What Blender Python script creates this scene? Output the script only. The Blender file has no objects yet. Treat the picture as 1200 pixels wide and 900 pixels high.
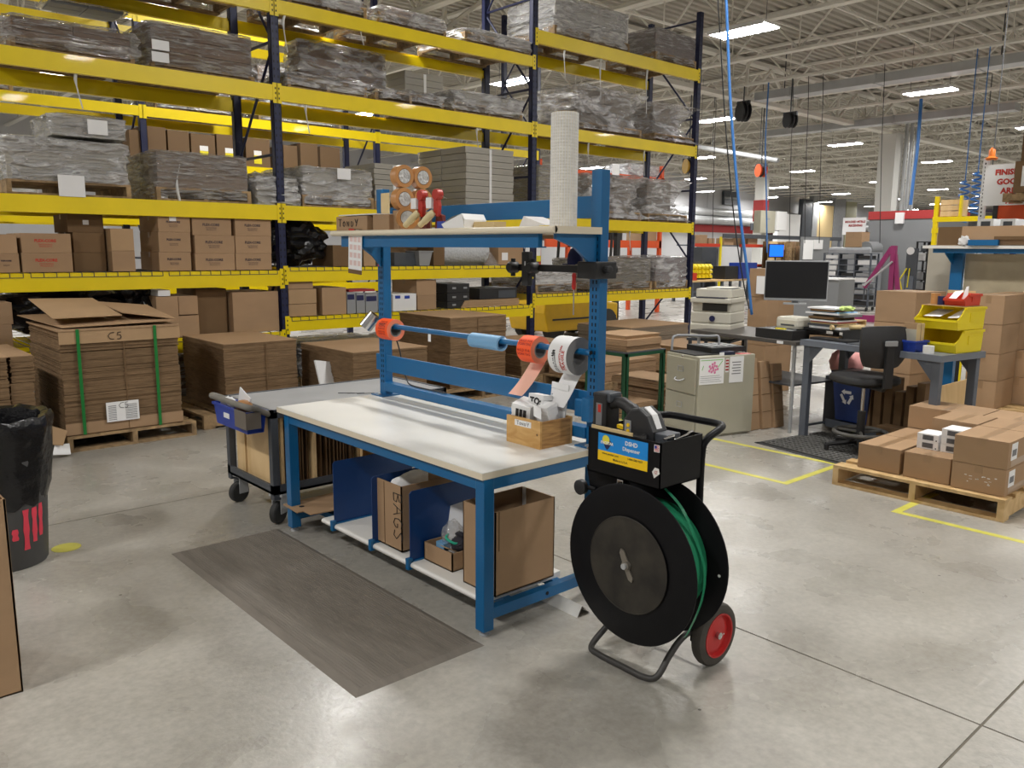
import bpy, bmesh, math, random
from mathutils import Matrix, Vector, noise
random.seed(7)
S = bpy.context.scene
COL = S.collection
PI = math.pi
# ---------------------------------------------------------------- camera
F, PITCH, ROLL, YAW, EYE = 955.94, .163476, .007573, .841705, Vector((0, 0, 1.61))
_fw = Vector((math.cos(YAW)*math.cos(PITCH), math.sin(YAW)*math.cos(PITCH), -math.sin(PITCH)))
_rt = Vector((math.sin(YAW), -math.cos(YAW), 0)); _up = _rt.cross(_fw)
RT = math.cos(ROLL)*_rt + math.sin(ROLL)*_up
UP = -math.sin(ROLL)*_rt + math.cos(ROLL)*_up
FW = _fw
cd = bpy.data.cameras.new('camera'); cam = bpy.data.objects.new('camera', cd); COL.objects.link(cam)
cd.sensor_width = 36; cd.lens = F/1200*36; cd.clip_start = .05; cd.clip_end = 300
cam.matrix_world = Matrix(((RT.x, UP.x, -FW.x, EYE.x), (RT.y, UP.y, -FW.y, EYE.y), (RT.z, UP.z, -FW.z, EYE.z), (0, 0, 0, 1)))
S.camera = cam
def at(px, py, x=None, y=None, z=None):
    """the point of the photograph's pixel on a world plane, used as a surveyor's tape"""
    d = FW + RT*((px-600)/F) - UP*((py-450)/F)
    if x is not None: t = (x-EYE.x)/d.x
    elif y is not None: t = (y-EYE.y)/d.y
    else: t = (z-EYE.z)/d.z
    return EYE + d*t
# ---------------------------------------------------------------- world, exposure
w = bpy.data.worlds.new('hall_air'); S.world = w; w.use_nodes = True
w.node_tree.nodes['Background'].inputs[0].default_value = (.55, .58, .62, 1)
w.node_tree.nodes['Background'].inputs[1].default_value = .15
S.view_settings.view_transform = 'Standard'; S.view_settings.look = 'None'
S.view_settings.exposure = 0.4; S.view_settings.gamma = 1.0; S.view_settings.use_curve_mapping = False
LAMP = 92.0          # emission of the high-bay lights
# ---------------------------------------------------------------- materials
MATS = {}
def srgb(r, g, b):
    f = lambda c: (c/255/12.92) if c/255 <= .04045 else ((c/255+.055)/1.055)**2.4
    return (f(r), f(g), f(b))
def mat(name, col, rough=.5, metal=0., var=0., scale=6., stretch=(1, 1, 1), bump=0., bscale=None, rnd=0., spec=.5, coat=0., emit=0.):
    if name in MATS: return MATS[name]
    m = bpy.data.materials.new(name); MATS[name] = m; m.use_nodes = True
    nt = m.node_tree; N = nt.nodes; L = nt.links
    p = N['Principled BSDF']
    p.inputs['Base Color'].default_value = (*col, 1); p.inputs['Roughness'].default_value = rough
    p.inputs['Metallic'].default_value = metal; p.inputs['Specular IOR Level'].default_value = spec
    p.inputs['Coat Weight'].default_value = coat
    if emit:
        p.inputs['Emission Color'].default_value = (*col, 1); p.inputs['Emission Strength'].default_value = emit
    if var or bump:
        tc = N.new('ShaderNodeTexCoord'); mp = N.new('ShaderNodeMapping'); mp.inputs['Scale'].default_value = stretch
        L.new(tc.outputs['Object'], mp.inputs[0])
        nz = N.new('ShaderNodeTexNoise'); nz.inputs['Scale'].default_value = scale; nz.inputs['Detail'].default_value = 5
        L.new(mp.outputs[0], nz.inputs[0])
    out = None
    if var:
        r = N.new('ShaderNodeMapRange'); r.inputs[1].default_value = .3; r.inputs[2].default_value = .7
        r.inputs[3].default_value = 1-var; r.inputs[4].default_value = 1+var
        L.new(nz.outputs[0], r.inputs[0]); out = r.outputs[0]
    if rnd:
        oi = N.new('ShaderNodeObjectInfo'); r2 = N.new('ShaderNodeMapRange')
        r2.inputs[3].default_value = 1-rnd; r2.inputs[4].default_value = 1+rnd
        L.new(oi.outputs['Random'], r2.inputs[0])
        if out:
            k = N.new('ShaderNodeMath'); k.operation = 'MULTIPLY'; L.new(out, k.inputs[0]); L.new(r2.outputs[0], k.inputs[1]); out = k.outputs[0]
        else: out = r2.outputs[0]
    if out:
        vm = N.new('ShaderNodeVectorMath'); vm.operation = 'SCALE'; vm.inputs[0].default_value = col
        L.new(out, vm.inputs['Scale']); L.new(vm.outputs[0], p.inputs['Base Color'])
    if bump:
        n2 = nz
        if bscale:
            n2 = N.new('ShaderNodeTexNoise'); n2.inputs['Scale'].default_value = bscale; n2.inputs['Detail'].default_value = 4; L.new(mp.outputs[0], n2.inputs[0])
        b = N.new('ShaderNodeBump'); b.inputs['Strength'].default_value = bump; b.inputs['Distance'].default_value = .02
        L.new(n2.outputs[0], b.inputs['Height']); L.new(b.outputs[0], p.inputs['Normal'])
    return m
def film_mat(name, lo, hi, tint=(.8, .8, .82), scale=5, stretch=(1, 1, 5), rough=.14, bump=1., metal=.35, coarse=2.4):
    """stretch film: part clear, part whitish where it wrinkles, glossy"""
    m = bpy.data.materials.new(name); MATS[name] = m; m.use_nodes = True
    nt = m.node_tree; N = nt.nodes; L = nt.links; p = N['Principled BSDF']
    p.inputs['Base Color'].default_value = (*tint, 1); p.inputs['Roughness'].default_value = rough; p.inputs['Metallic'].default_value = metal; p.inputs['Specular IOR Level'].default_value = .8
    tc = N.new('ShaderNodeTexCoord'); mp = N.new('ShaderNodeMapping'); mp.inputs['Scale'].default_value = stretch; mp.inputs['Rotation'].default_value = (.16, .14, 0)
    L.new(tc.outputs['Object'], mp.inputs[0])
    def nz(s, d, dist):
        n = N.new('ShaderNodeTexNoise'); n.inputs['Scale'].default_value = s; n.inputs['Detail'].default_value = d; n.inputs['Distortion'].default_value = dist; L.new(mp.outputs[0], n.inputs[0]); return n
    fine, co = nz(scale, 5, .6), nz(coarse, 3, 1.2)
    ad = N.new('ShaderNodeMath'); ad.operation = 'ADD'; L.new(fine.outputs[0], ad.inputs[0]); L.new(co.outputs[0], ad.inputs[1])
    r = N.new('ShaderNodeMapRange'); r.inputs[1].default_value = .82; r.inputs[2].default_value = 1.2; r.inputs[3].default_value = lo; r.inputs[4].default_value = hi
    L.new(ad.outputs[0], r.inputs[0])
    b = N.new('ShaderNodeBump'); b.inputs['Strength'].default_value = bump; b.inputs['Distance'].default_value = .16
    L.new(ad.outputs[0], b.inputs['Height']); L.new(b.outputs[0], p.inputs['Normal'])
    t = N.new('ShaderNodeBsdfTransparent'); t.inputs[0].default_value = (.97, .97, .97, 1)
    mx = N.new('ShaderNodeMixShader'); L.new(r.outputs[0], mx.inputs[0]); L.new(t.outputs[0], mx.inputs[1]); L.new(p.outputs[0], mx.inputs[2])
    L.new(mx.outputs[0], N['Material Output'].inputs[0])
    return m
def floor_mat():
    m = bpy.data.materials.new('sealed_concrete'); MATS['sealed_concrete'] = m; m.use_nodes = True
    nt = m.node_tree; N = nt.nodes; L = nt.links; p = N['Principled BSDF']
    tc = N.new('ShaderNodeTexCoord')
    def nz(s, d, dist=0):
        n = N.new('ShaderNodeTexNoise'); n.inputs['Scale'].default_value = s; n.inputs['Detail'].default_value = d; n.inputs['Distortion'].default_value = dist
        L.new(tc.outputs['Object'], n.inputs[0]); return n
    a, b, c = nz(.6, 3, .5), nz(2.1, 6, .25), nz(38, 5)
    cr = N.new('ShaderNodeValToRGB'); e = cr.color_ramp.elements
    e[0].position = .32; e[0].color = (.285, .268, .235, 1); e[1].position = .68; e[1].color = (.455, .432, .385, 1)
    ad = N.new('ShaderNodeMath'); ad.operation = 'MULTIPLY_ADD'; ad.inputs[1].default_value = .45
    L.new(b.outputs[0], ad.inputs[0]); 
    h = N.new('ShaderNodeMath'); h.operation = 'MULTIPLY'; h.inputs[1].default_value = .55; L.new(a.outputs[0], h.inputs[0]); L.new(h.outputs[0], ad.inputs[2])
    L.new(ad.outputs[0], cr.inputs[0])
    mr = N.new('ShaderNodeMapRange'); mr.inputs[1].default_value = .3; mr.inputs[2].default_value = .7; mr.inputs[3].default_value = .88; mr.inputs[4].default_value = 1.1
    L.new(c.outputs[0], mr.inputs[0])
    vm = N.new('ShaderNodeVectorMath'); vm.operation = 'SCALE'; L.new(cr.outputs[0], vm.inputs[0]); L.new(mr.outputs[0], vm.inputs['Scale'])
    # dark scattered specks
    vo = N.new('ShaderNodeTexVoronoi'); vo.inputs['Scale'].default_value = 3.1; L.new(tc.outputs['Object'], vo.inputs[0])
    lt = N.new('ShaderNodeMath'); lt.operation = 'LESS_THAN'; lt.inputs[1].default_value = .022; L.new(vo.outputs['Distance'], lt.inputs[0])
    mx = N.new('ShaderNodeMix'); mx.data_type = 'RGBA'; L.new(lt.outputs[0], mx.inputs[0]); L.new(vm.outputs[0], mx.inputs[6]); mx.inputs[7].default_value = (.09, .08, .07, 1)
    L.new(mx.outputs[2], p.inputs['Base Color'])
    rr = N.new('ShaderNodeMapRange'); rr.inputs[1].default_value = .35; rr.inputs[2].default_value = .65; rr.inputs[3].default_value = .22; rr.inputs[4].default_value = .40
    L.new(b.outputs[0], rr.inputs[0]); L.new(rr.outputs[0], p.inputs['Roughness'])
    bp = N.new('ShaderNodeBump'); bp.inputs['Strength'].default_value = .12; bp.inputs['Distance'].default_value = .01; L.new(c.outputs[0], bp.inputs['Height']); L.new(bp.outputs[0], p.inputs['Normal'])
    return m
def grain_mat(name, c1, c2, scale, stretch, rough=.6, rnd=.12):
    m = bpy.data.materials.new(name); MATS[name] = m; m.use_nodes = True
    nt = m.node_tree; N = nt.nodes; L = nt.links; p = N['Principled BSDF']; p.inputs['Roughness'].default_value = rough
    tc = N.new('ShaderNodeTexCoord'); mp = N.new('ShaderNodeMapping'); mp.inputs['Scale'].default_value = stretch
    nz = N.new('ShaderNodeTexNoise'); nz.inputs['Scale'].default_value = scale; nz.inputs['Detail'].default_value = 6; nz.inputs['Distortion'].default_value = 1.2
    L.new(tc.outputs['Object'], mp.inputs[0]); L.new(mp.outputs[0], nz.inputs[0])
    cr = N.new('ShaderNodeValToRGB'); e = cr.color_ramp.elements; e[0].position = .35; e[0].color = (*c1, 1); e[1].position = .65; e[1].color = (*c2, 1)
    L.new(nz.outputs[0], cr.inputs[0])
    oi = N.new('ShaderNodeObjectInfo'); r2 = N.new('ShaderNodeMapRange'); r2.inputs[3].default_value = 1-rnd; r2.inputs[4].default_value = 1+rnd
    L.new(oi.outputs['Random'], r2.inputs[0])
    vm = N.new('ShaderNodeVectorMath'); vm.operation = 'SCALE'; L.new(cr.outputs[0], vm.inputs[0]); L.new(r2.outputs[0], vm.inputs['Scale'])
    L.new(vm.outputs[0], p.inputs['Base Color'])
    return m
M_floor = floor_mat()
M_yel = mat('yellow_rack_paint', srgb(240, 212, 0), .4, var=.05, scale=3, coat=.1)
M_navy = mat('navy_rack_paint', srgb(20, 28, 66), .45, var=.08, scale=4)
M_hole = mat('shadowed_slot', (.006, .006, .008), .8)
M_blue = mat('blue_bench_paint', srgb(8, 98, 152), .38, var=.04, scale=4, coat=.15)
M_blue2 = mat('dark_blue_divider_paint', srgb(6, 58, 118), .35, var=.05, scale=5)
M_lam = mat('white_laminate', srgb(232, 231, 226), .3, var=.03, scale=3)
M_lamedge = mat('cream_edge_band', srgb(228, 217, 194), .45)
M_card = mat('corrugated_cardboard', srgb(170, 140, 109), .8, var=.05, scale=3, stretch=(1, 1, 3), rnd=.09, spec=.2)
M_cardl = mat('light_cardboard', srgb(176, 146, 112), .8, var=.05, scale=4, rnd=.05, spec=.2)
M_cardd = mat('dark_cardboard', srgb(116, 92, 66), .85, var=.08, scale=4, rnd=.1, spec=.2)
M_sheet = mat('corrugated_sheet_edges', srgb(132, 108, 82), .9, var=.2, scale=9, stretch=(1, 1, 9), rnd=.06, spec=.1)
M_tape = mat('clear_brown_tape', srgb(158, 128, 96), .3, rnd=.05)
M_white = mat('white_paper', srgb(236, 236, 236), .6, rnd=.03)
M_ink = mat('black_ink', (.015, .014, .014), .6)
M_red = mat('red_ink', srgb(190, 45, 30), .6)
M_navyink = mat('dark_print_ink', srgb(66, 54, 60), .7)
M_grayprint = mat('grey_print', srgb(120, 120, 122), .7)
M_wood = grain_mat('pallet_pine', srgb(196, 160, 108), srgb(222, 190, 138), 5, (1.5, 1.5, 1.5), .65)
M_woodold = grain_mat('weathered_pallet_wood', srgb(120, 98, 70), srgb(166, 138, 100), 6, (1.5, 1.5, 1.5), .8, .18)
M_ply = grain_mat('plywood', srgb(212, 176, 122), srgb(228, 196, 146), 5, (1, 1, .25), .55, .05)
M_oak = grain_mat('oak_box_wood', srgb(150, 106, 56), srgb(198, 152, 92), 9, (.6, .6, 7), .5, .04)
M_oak2 = grain_mat('pine_box_front', srgb(196, 148, 82), srgb(218, 176, 112), 7, (1, 1, 3), .5, .04)
M_blk = mat('black_enamel', (.006, .006, .007), .42, spec=.18)
M_blkm = mat('black_plastic', (.016, .016, .017), .5)
M_rub = mat('dark_rubber', (.03, .03, .03), .75, var=.15, scale=12)
M_bag = mat('black_bin_liner', (.008, .008, .009), .22, bump=.9, scale=7, bscale=9)
M_steel = mat('grey_steel_paint', srgb(96, 102, 112), .42, var=.06, scale=5)
M_steell = mat('worn_grey_top', srgb(150, 152, 156), .38, var=.1, scale=4)
M_dgrey = mat('dark_grey_steel', srgb(70, 74, 80), .5, var=.08, scale=5)
M_galv = mat('galvanised_metal', srgb(186, 188, 190), .35, metal=.25, var=.08, scale=3)
M_chrome = mat('bright_metal', (.6, .6, .6), .25, metal=1.)
M_putty = mat('putty_cabinet_paint', srgb(172, 168, 150), .45, var=.05, scale=3)
M_beige = mat('beige_printer_plastic', srgb(206, 202, 188), .5, var=.02, scale=3)
M_gcart = mat('grey_white_cartons', srgb(164, 160, 150), .6, var=.04, scale=3, rnd=.05)
M_lgrey = mat('light_grey_plastic', srgb(150, 152, 154), .5)
M_ceil = mat('painted_roof_steel', srgb(228, 225, 216), .6, var=.04, scale=1.5)
M_deck = mat('roof_deck_paint', srgb(178, 173, 162), .7, var=.05, scale=1.5)
M_wall = mat('white_painted_block', srgb(198, 198, 200), .7, var=.03, scale=.7)
M_lred = mat('red_stripe_paint', srgb(168, 52, 52), .6)
M_orange = mat('orange_rack_paint', srgb(212, 78, 22), .45, var=.06, scale=3)
M_obox = mat('flap_interior', srgb(120, 94, 66), .85, spec=.1)
M_film = film_mat('stretch_film', .15, .85, (.9, .9, .92), coarse=1.8, stretch=(1, 1, 3))
M_filml = film_mat('light_stretch_film', .25, .92, (.92, .92, .93), scale=4, stretch=(1, 1, 4))
M_filmb = film_mat('thin_stretch_film', .12, .78, (.92, .9, .89), scale=6, stretch=(1, 1, 7))
M_clear = film_mat('clear_plastic', .15, .5, (.85, .85, .85), scale=3, stretch=(1, 1, 1))
M_wrapw = mat('cloudy_film_tail', srgb(210, 210, 208), .4)
M_lamp = mat('led_diffuser', (1., .982, .955), .4, emit=LAMP)
M_rope = mat('blue_air_hose', srgb(60, 120, 190), .4)
M_bubble = mat('bubble_wrap', srgb(196, 200, 204), .25, bump=.8, scale=40)
M_ltblue = mat('pale_blue_roll', srgb(120, 170, 210), .5)
M_orlab = mat('fluorescent_orange_labels', srgb(255, 92, 30), .55)
M_orside = mat('orange_roll_side', srgb(238, 130, 96), .6)
M_pink = mat('peach_label_backing', srgb(244, 190, 168), .6)
M_core = mat('grey_roll_core', srgb(128, 126, 124), .7)
M_tanroll = mat('tan_packing_tape', srgb(196, 140, 84), .3, coat=.3)
M_mat = mat('worn_rubber_mat', srgb(124, 117, 108), .85, var=.12, scale=5, stretch=(6, 1, 1))
M_matd = mat('black_rubber_mat', srgb(54, 54, 54), .8)
M_yline = mat('yellow_floor_tape', srgb(206, 200, 88), .5, var=.12, scale=8)
M_green = mat('green_strapping', srgb(40, 140, 100), .35)
M_greens = mat('green_pallet_strap', srgb(20, 120, 52), .4)
M_greenp = mat('green_table_paint', srgb(20, 76, 48), .5)
M_rwheel = mat('red_wheel_hub', srgb(186, 34, 34), .4)
M_tyre = mat('worn_tyre', srgb(70, 66, 60), .85, var=.15, scale=14)
M_binblue = mat('blue_plastic_bin', srgb(32, 62, 160), .4)
M_binyel = mat('yellow_plastic_bin', srgb(238, 216, 24), .4)
M_binred = mat('red_plastic_bin', srgb(206, 62, 36), .4)
M_recy = mat('blue_recycling_bin', srgb(34, 56, 112), .45)
M_trash = mat('grey_rubbish_bin', srgb(78, 78, 78), .6, var=.06, scale=6)
M_pinkp = mat('pink_spray_paint', srgb(232, 70, 90), .6)
M_lab_b = mat('sign_blue', srgb(20, 140, 222), .4)
M_lab_y = mat('sign_yellow', srgb(250, 205, 20), .4)
M_purple = mat('purple_hoist_paint', srgb(150, 48, 104), .4)
M_tan = mat('tan_card', srgb(212, 188, 140), .7)
M_greyfab = mat('grey_panel', srgb(128, 130, 132), .6)
M_pink2 = mat('pink_plastic', srgb(222, 130, 128), .5)
M_screen = mat('dark_screen', (.008, .008, .009), .28)
M_bscreen = mat('lit_blue_screen', srgb(20, 100, 255), .3, emit=1.1)
M_dust = mat('dusty_black_plastic', srgb(44, 40, 33), .7, var=.6, scale=11)
M_dred = mat('red_handle_plastic', srgb(180, 44, 28), .4)
M_cream = mat('cream_handle_plastic', srgb(222, 206, 160), .5)
M_glove = mat('dark_glove_fabric', srgb(44, 42, 50), .9)
M_teal = mat('teal_trim', srgb(40, 170, 140), .7)
M_ltlabel = mat('yellow_label', srgb(230, 215, 40), .6)
# ---------------------------------------------------------------- mesh builder
WM = {}
class MB:
    def __init__(s): s.v = []; s.f = []; s.m = []
    def add(s, vs, fs, m=0, T=None):
        o = len(s.v)
        s.v += [tuple(T @ Vector(v)) if T else tuple(v) for v in vs]
        s.f += [tuple(i+o for i in f) for f in fs]; s.m += [m]*len(fs)
        return s
    def box(s, x0, x1, y0, y1, z0, z1, m=0, T=None):
        vs = [(x, y, z) for z in (z0, z1) for y in (y0, y1) for x in (x0, x1)]
        return s.add(vs, [(0, 2, 3, 1), (4, 5, 7, 6), (0, 1, 5, 4), (2, 6, 7, 3), (0, 4, 6, 2), (1, 3, 7, 5)], m, T)
    def quad(s, a, b, c, d, m=0): return s.add([a, b, c, d], [(0, 1, 2, 3)], m)
    def tube(s, pts, r, n=8, m=0, cap=True, T=None):
        pts = [Vector(p) for p in pts]; R = r if isinstance(r, (list, tuple)) else [r]*len(pts)
        vs = []; fs = []; ref = None
        for i, p in enumerate(pts):
            t = (pts[min(i+1, len(pts)-1)]-pts[max(i-1, 0)]).normalized()
            if ref is None: ref = t.orthogonal().normalized()
            u = (ref - t*ref.dot(t))
            u = u.normalized() if u.length > 1e-6 else t.orthogonal().normalized()
            ref = u; q = t.cross(u)
            for k in range(n):
                a = 2*PI*k/n; vs.append(p+(u*math.cos(a)+q*math.sin(a))*R[i])
        for i in range(len(pts)-1):
            for k in range(n):
                k2 = (k+1) % n; fs.append((i*n+k, i*n+k2, (i+1)*n+k2, (i+1)*n+k))
        if cap: fs += [tuple(reversed(range(n))), tuple(range((len(pts)-1)*n, len(pts)*n))]
        return s.add(vs, fs, m, T)
    def lathe(s, prof, n=24, m=0, T=None, caps=True, ms=None):
        """prof = [(r, z)], turned about z"""
        vs = []; fs = []; mm = []
        for r, z in prof:
            for k in range(n): a = 2*PI*k/n; vs.append((r*math.cos(a), r*math.sin(a), z))
        for i in range(len(prof)-1):
            for k in range(n):
                k2 = (k+1) % n; fs.append((i*n+k, i*n+k2, (i+1)*n+k2, (i+1)*n+k)); mm.append(ms[i] if ms else m)
        if caps:
            fs += [tuple(reversed(range(n))), tuple(range((len(prof)-1)*n, len(prof)*n))]; mm += [mm[0], mm[-1]]
        o = len(s.m); s.add(vs, fs, m, T); s.m[o:] = mm
        return s
    def prism(s, poly, z0, z1, m=0, T=None):
        n = len(poly); vs = [(x, y, z0) for x, y in poly]+[(x, y, z1) for x, y in poly]
        fs = [tuple(reversed(range(n))), tuple(range(n, 2*n))]+[(i, (i+1) % n, n+(i+1) % n, n+i) for i in range(n)]
        return s.add(vs, fs, m, T)
    def build(s, name, mats, parent=None, local=False, smooth=False, bevel=0, kind=None, label=None, origin=None):
        me = bpy.data.meshes.new(name)
        vs = [Vector(v) for v in s.v]
        loc = Vector((0, 0, 0)); Wp = None
        if parent is not None:
            if not local:
                inv = WM[parent.name].inverted(); vs = [inv @ v for v in vs]
            Wp = WM[parent.name].copy()
        elif not local:
            if origin is None:
                xs = [v.x for v in vs]; ys = [v.y for v in vs]; zs = [v.z for v in vs]
                origin = ((min(xs)+max(xs))/2, (min(ys)+max(ys))/2, min(zs))
            loc = Vector(origin); vs = [v-loc for v in vs]
        me.from_pydata([tuple(v) for v in vs], [], s.f)
        for x in (mats if isinstance(mats, (list, tuple)) else [mats]): me.materials.append(x)
        me.polygons.foreach_set('material_index', s.m)
        if bevel:
            bm = bmesh.new(); bm.from_mesh(me); bmesh.ops.remove_doubles(bm, verts=bm.verts, dist=1e-5)
            es = [e for e in bm.edges if len(e.link_faces) == 2 and e.calc_face_angle(0) > .6]
            bmesh.ops.bevel(bm, geom=es, offset=bevel, segments=2, profile=.6, affect='EDGES', clamp_overlap=True)
            bmesh.ops.recalc_face_normals(bm, faces=bm.faces); bm.to_mesh(me); bm.free()
        else:
            bm = bmesh.new(); bm.from_mesh(me); bmesh.ops.recalc_face_normals(bm, faces=bm.faces); bm.to_mesh(me); bm.free()
        if smooth:
            me.polygons.foreach_set('use_smooth', [True]*len(me.polygons))
            try: me.set_sharp_from_angle(angle=math.radians(42))
            except Exception: pass
        o = bpy.data.objects.new(name, me); COL.objects.link(o)
        if parent is not None: o.parent = parent; WM[o.name] = Wp
        else: o.location = loc; WM[o.name] = Matrix.Translation(loc)
        if kind: o['kind'] = kind
        if label: o['label'] = label
        return o
def thing(name, label, cat, loc=(0, 0, 0), rz=0, group=None):
    o = bpy.data.objects.new(name, None); COL.objects.link(o); o.location = loc; o.rotation_euler = (0, 0, rz); o.empty_display_size = .1
    WM[o.name] = Matrix.Translation(loc) @ Matrix.Rotation(rz, 4, 'Z')
    return tag(o, label, cat, group)
def tag(o, label, cat, group=None):
    o['label'] = label; o['category'] = cat
    if group: o['group'] = group
    return o
def dup(root, loc, rz, label, group=None):
    r = root.copy(); COL.objects.link(r); r.location = loc; r.rotation_euler = (0, 0, rz); r['label'] = label
    if group: r['group'] = group
    for ch in list(root.children):
        c = ch.copy(); COL.objects.link(c); c.parent = r
        for g in list(ch.children):
            d = g.copy(); COL.objects.link(d); d.parent = c
    WM[r.name] = Matrix.Translation(loc) @ Matrix.Rotation(rz, 4, 'Z')
    return r
def struct(o): o['kind'] = 'structure'; return o
def box(name, x0, x1, y0, y1, z0, z1, m, parent=None, bevel=0, local=False, T=None, **k):
    return MB().box(x0, x1, y0, y1, z0, z1, T=T).build(name, m, parent, local=local, bevel=bevel, **k)
FONTC = {}
def text(name, s, size, m, parent, pos, facing='-y', ax='CENTER', bold=0, local=False, depth=.0008, T=None, spacing=1.0):
    """flat print on a face; facing = the face's outward normal"""
    key = (s, size, ax, bold, spacing)
    if key not in FONTC:
        c = bpy.data.curves.new('print', 'FONT'); c.body = s; c.size = size; c.align_x = ax; c.align_y = 'CENTER'; c.offset = bold; c.resolution_u = 2
        c.space_line = .95*spacing
        ob = bpy.data.objects.new('print', c); COL.objects.link(ob)
        dg = bpy.context.evaluated_depsgraph_get(); me = bpy.data.meshes.new_from_object(ob.evaluated_get(dg))
        FONTC[key] = ([tuple(v.co) for v in me.vertices], [tuple(p.vertices) for p in me.polygons])
        bpy.data.objects.remove(ob); bpy.data.curves.remove(c); bpy.data.meshes.remove(me)
    vs, fs = FONTC[key]
    R = {'-y': Matrix.Rotation(PI/2, 4, 'X'), '-x': Matrix.Rotation(-PI/2, 4, 'Z') @ Matrix.Rotation(PI/2, 4, 'X'), '+z': Matrix.Identity(4)}[facing] if T is None else T
    X = Matrix.Translation(pos) @ R
    b = MB(); b.add([X @ Vector(v) for v in vs], fs)
    return b.build(name, m, parent, local=local)
STK = {'T': [[(0, 1), (.8, 1)], [(.4, 1), (.4, 0)]], 'O': [[(.4, .7), (.1, .5), (.1, .15), (.4, 0), (.65, .2), (.6, .55), (.4, .7)]],
 'N': [[(.1, 0), (.1, .7), (.6, 0), (.6, .7)]], 'D': [[(.1, 0), (.1, .7), (.5, .6), (.65, .35), (.45, .05), (.1, 0)]], 'Y': [[(0, 1), (.35, .5)], [(.75, 1), (.3, 0)]],
 'B': [[(.1, 0), (.1, 1), (.55, .95), (.6, .7), (.15, .52), (.65, .35), (.6, .05), (.1, 0)]], 'A': [[(0, 0), (.35, 1), (.7, 0)], [(.15, .4), (.55, .4)]],
 'G': [[(.65, .85), (.3, 1), (.05, .6), (.1, .15), (.4, 0), (.65, .2), (.65, .45), (.4, .45)]], 'S': [[(.65, .9), (.3, 1), (.1, .8), (.6, .3), (.4, 0), (.05, .1)]],
 'C': [[(.9, 1), (.4, .95), (.05, .55), (.3, .1), (.85, 0)]], '5': [[(.6, 1), (.15, 1), (.1, .6), (.5, .6), (.6, .3), (.4, 0), (.05, .05)]]}
def scrawl(name, s, h, r, m, parent, pos, facing='-y', step=.95, turn=0):
    R = {'-y': Matrix.Rotation(PI/2, 4, 'X'), '-x': Matrix.Rotation(-PI/2, 4, 'Z') @ Matrix.Rotation(PI/2, 4, 'X')}[facing] @ Matrix.Rotation(turn, 4, 'Z')
    X = Matrix.Translation(pos) @ R; b = MB()
    for i, ch in enumerate(s):
        for st in STK.get(ch, []): b.tube([X @ Vector(((x+i*step)*h, y*h, 0)) for x, y in st], r, 5)
    return b.build(name, m, parent)
def smoothpath(pts, n=6, closed=False):
    P = [Vector(p) for p in pts]; out = []
    for i in range(len(P)-1):
        p0, p1, p2, p3 = P[max(i-1, 0)], P[i], P[i+1], P[min(i+2, len(P)-1)]
        for k in range(n):
            t = k/n; out.append(.5*((2*p1)+(p2-p0)*t+(2*p0-5*p1+4*p2-p3)*t*t+(3*p1-p0-3*p2+p3)*t**3))
    return out+[P[-1]]
def blob(name, c, r, m, parent=None, amp=.15, freq=3, sub=4, seed=0, flat=None, **k):
    bm = bmesh.new(); bmesh.ops.create_icosphere(bm, subdivisions=sub, radius=1)
    vs = []; c = Vector(c)
    for v in bm.verts:
        d = v.co.copy(); q = d*freq+Vector((seed*3.1, seed*1.7, seed))
        s = 1+amp*(abs(noise.noise(q))*2-.4+.5*noise.noise(q*2.3)+.3*noise.noise(q*5))
        p = c+Vector((d.x*r[0]*s, d.y*r[1]*s, d.z*r[2]*s))
        if flat is not None and p.z < flat: p.z = flat
        vs.append(p)
    fs = [tuple(v.index for v in f.verts) for f in bm.faces]; bm.free()
    return MB().add(vs, fs).build(name, m, parent, smooth=True, **k)
# ================================================================ SETTING
fl = struct(box('floor', -10, 100, -12, 38, -.12, -.0025, mat('joint_filler', srgb(112, 106, 94), .9)))
def slab(x0, x1, y0, y1, b=.004):
    g = .0045
    MB().box(x0+g, x1-g, y0+g, y1-g, -.0024, 0).build('concrete_slab', M_floor, fl)
XE = [-10, -5.2, -1.13, 2.942, 7.02, 11.1, 15.2, 19.2, 23.3, 31.5, 100]; YE = [-12, -3.2, .846, 5.2, 9.3, 13.4, 17.5, 25.7, 38]
for i in range(len(XE)-1):
    for j in range(len(YE)-1): slab(XE[i], XE[i+1], YE[j], YE[j+1])
struct(box('wall_back', -10, 100, 38, 38.3, 0, 7.3, M_wall)); struct(box('wall_right', 100, 100.3, -12, 38, 0, 7.3, M_wall))
struct(box('wall_left', -10.3, -10, -12, 38, 0, 7.3, M_wall)); struct(box('wall_front', -10, 100, -12.3, -12, 0, 7.3, M_wall))
struct(box('trim_1', 20, 100, 37.93, 38, 3.05, 3.6, M_lred))
# ribbed roof deck, ribs run along x
b = MB(); y = -12.0; P_ = []
while y < 38:
    P_ += [(y, 7.2), (y+.11, 7.2), (y+.135, 7.26), (y+.215, 7.26)]; y += .24
vs = []; fs = []
for (yy, zz) in P_: vs += [(-10, yy, zz), (100, yy, zz)]
for i in range(len(P_)-1): fs.append((2*i, 2*i+1, 2*i+3, 2*i+2))
b.add(vs, fs); ceil = struct(b.build('ceiling', M_deck))
box('roof_skin', -10.3, 100.3, -12.3, 38.3, 7.27, 7.4, M_ceil, ceil)
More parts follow.
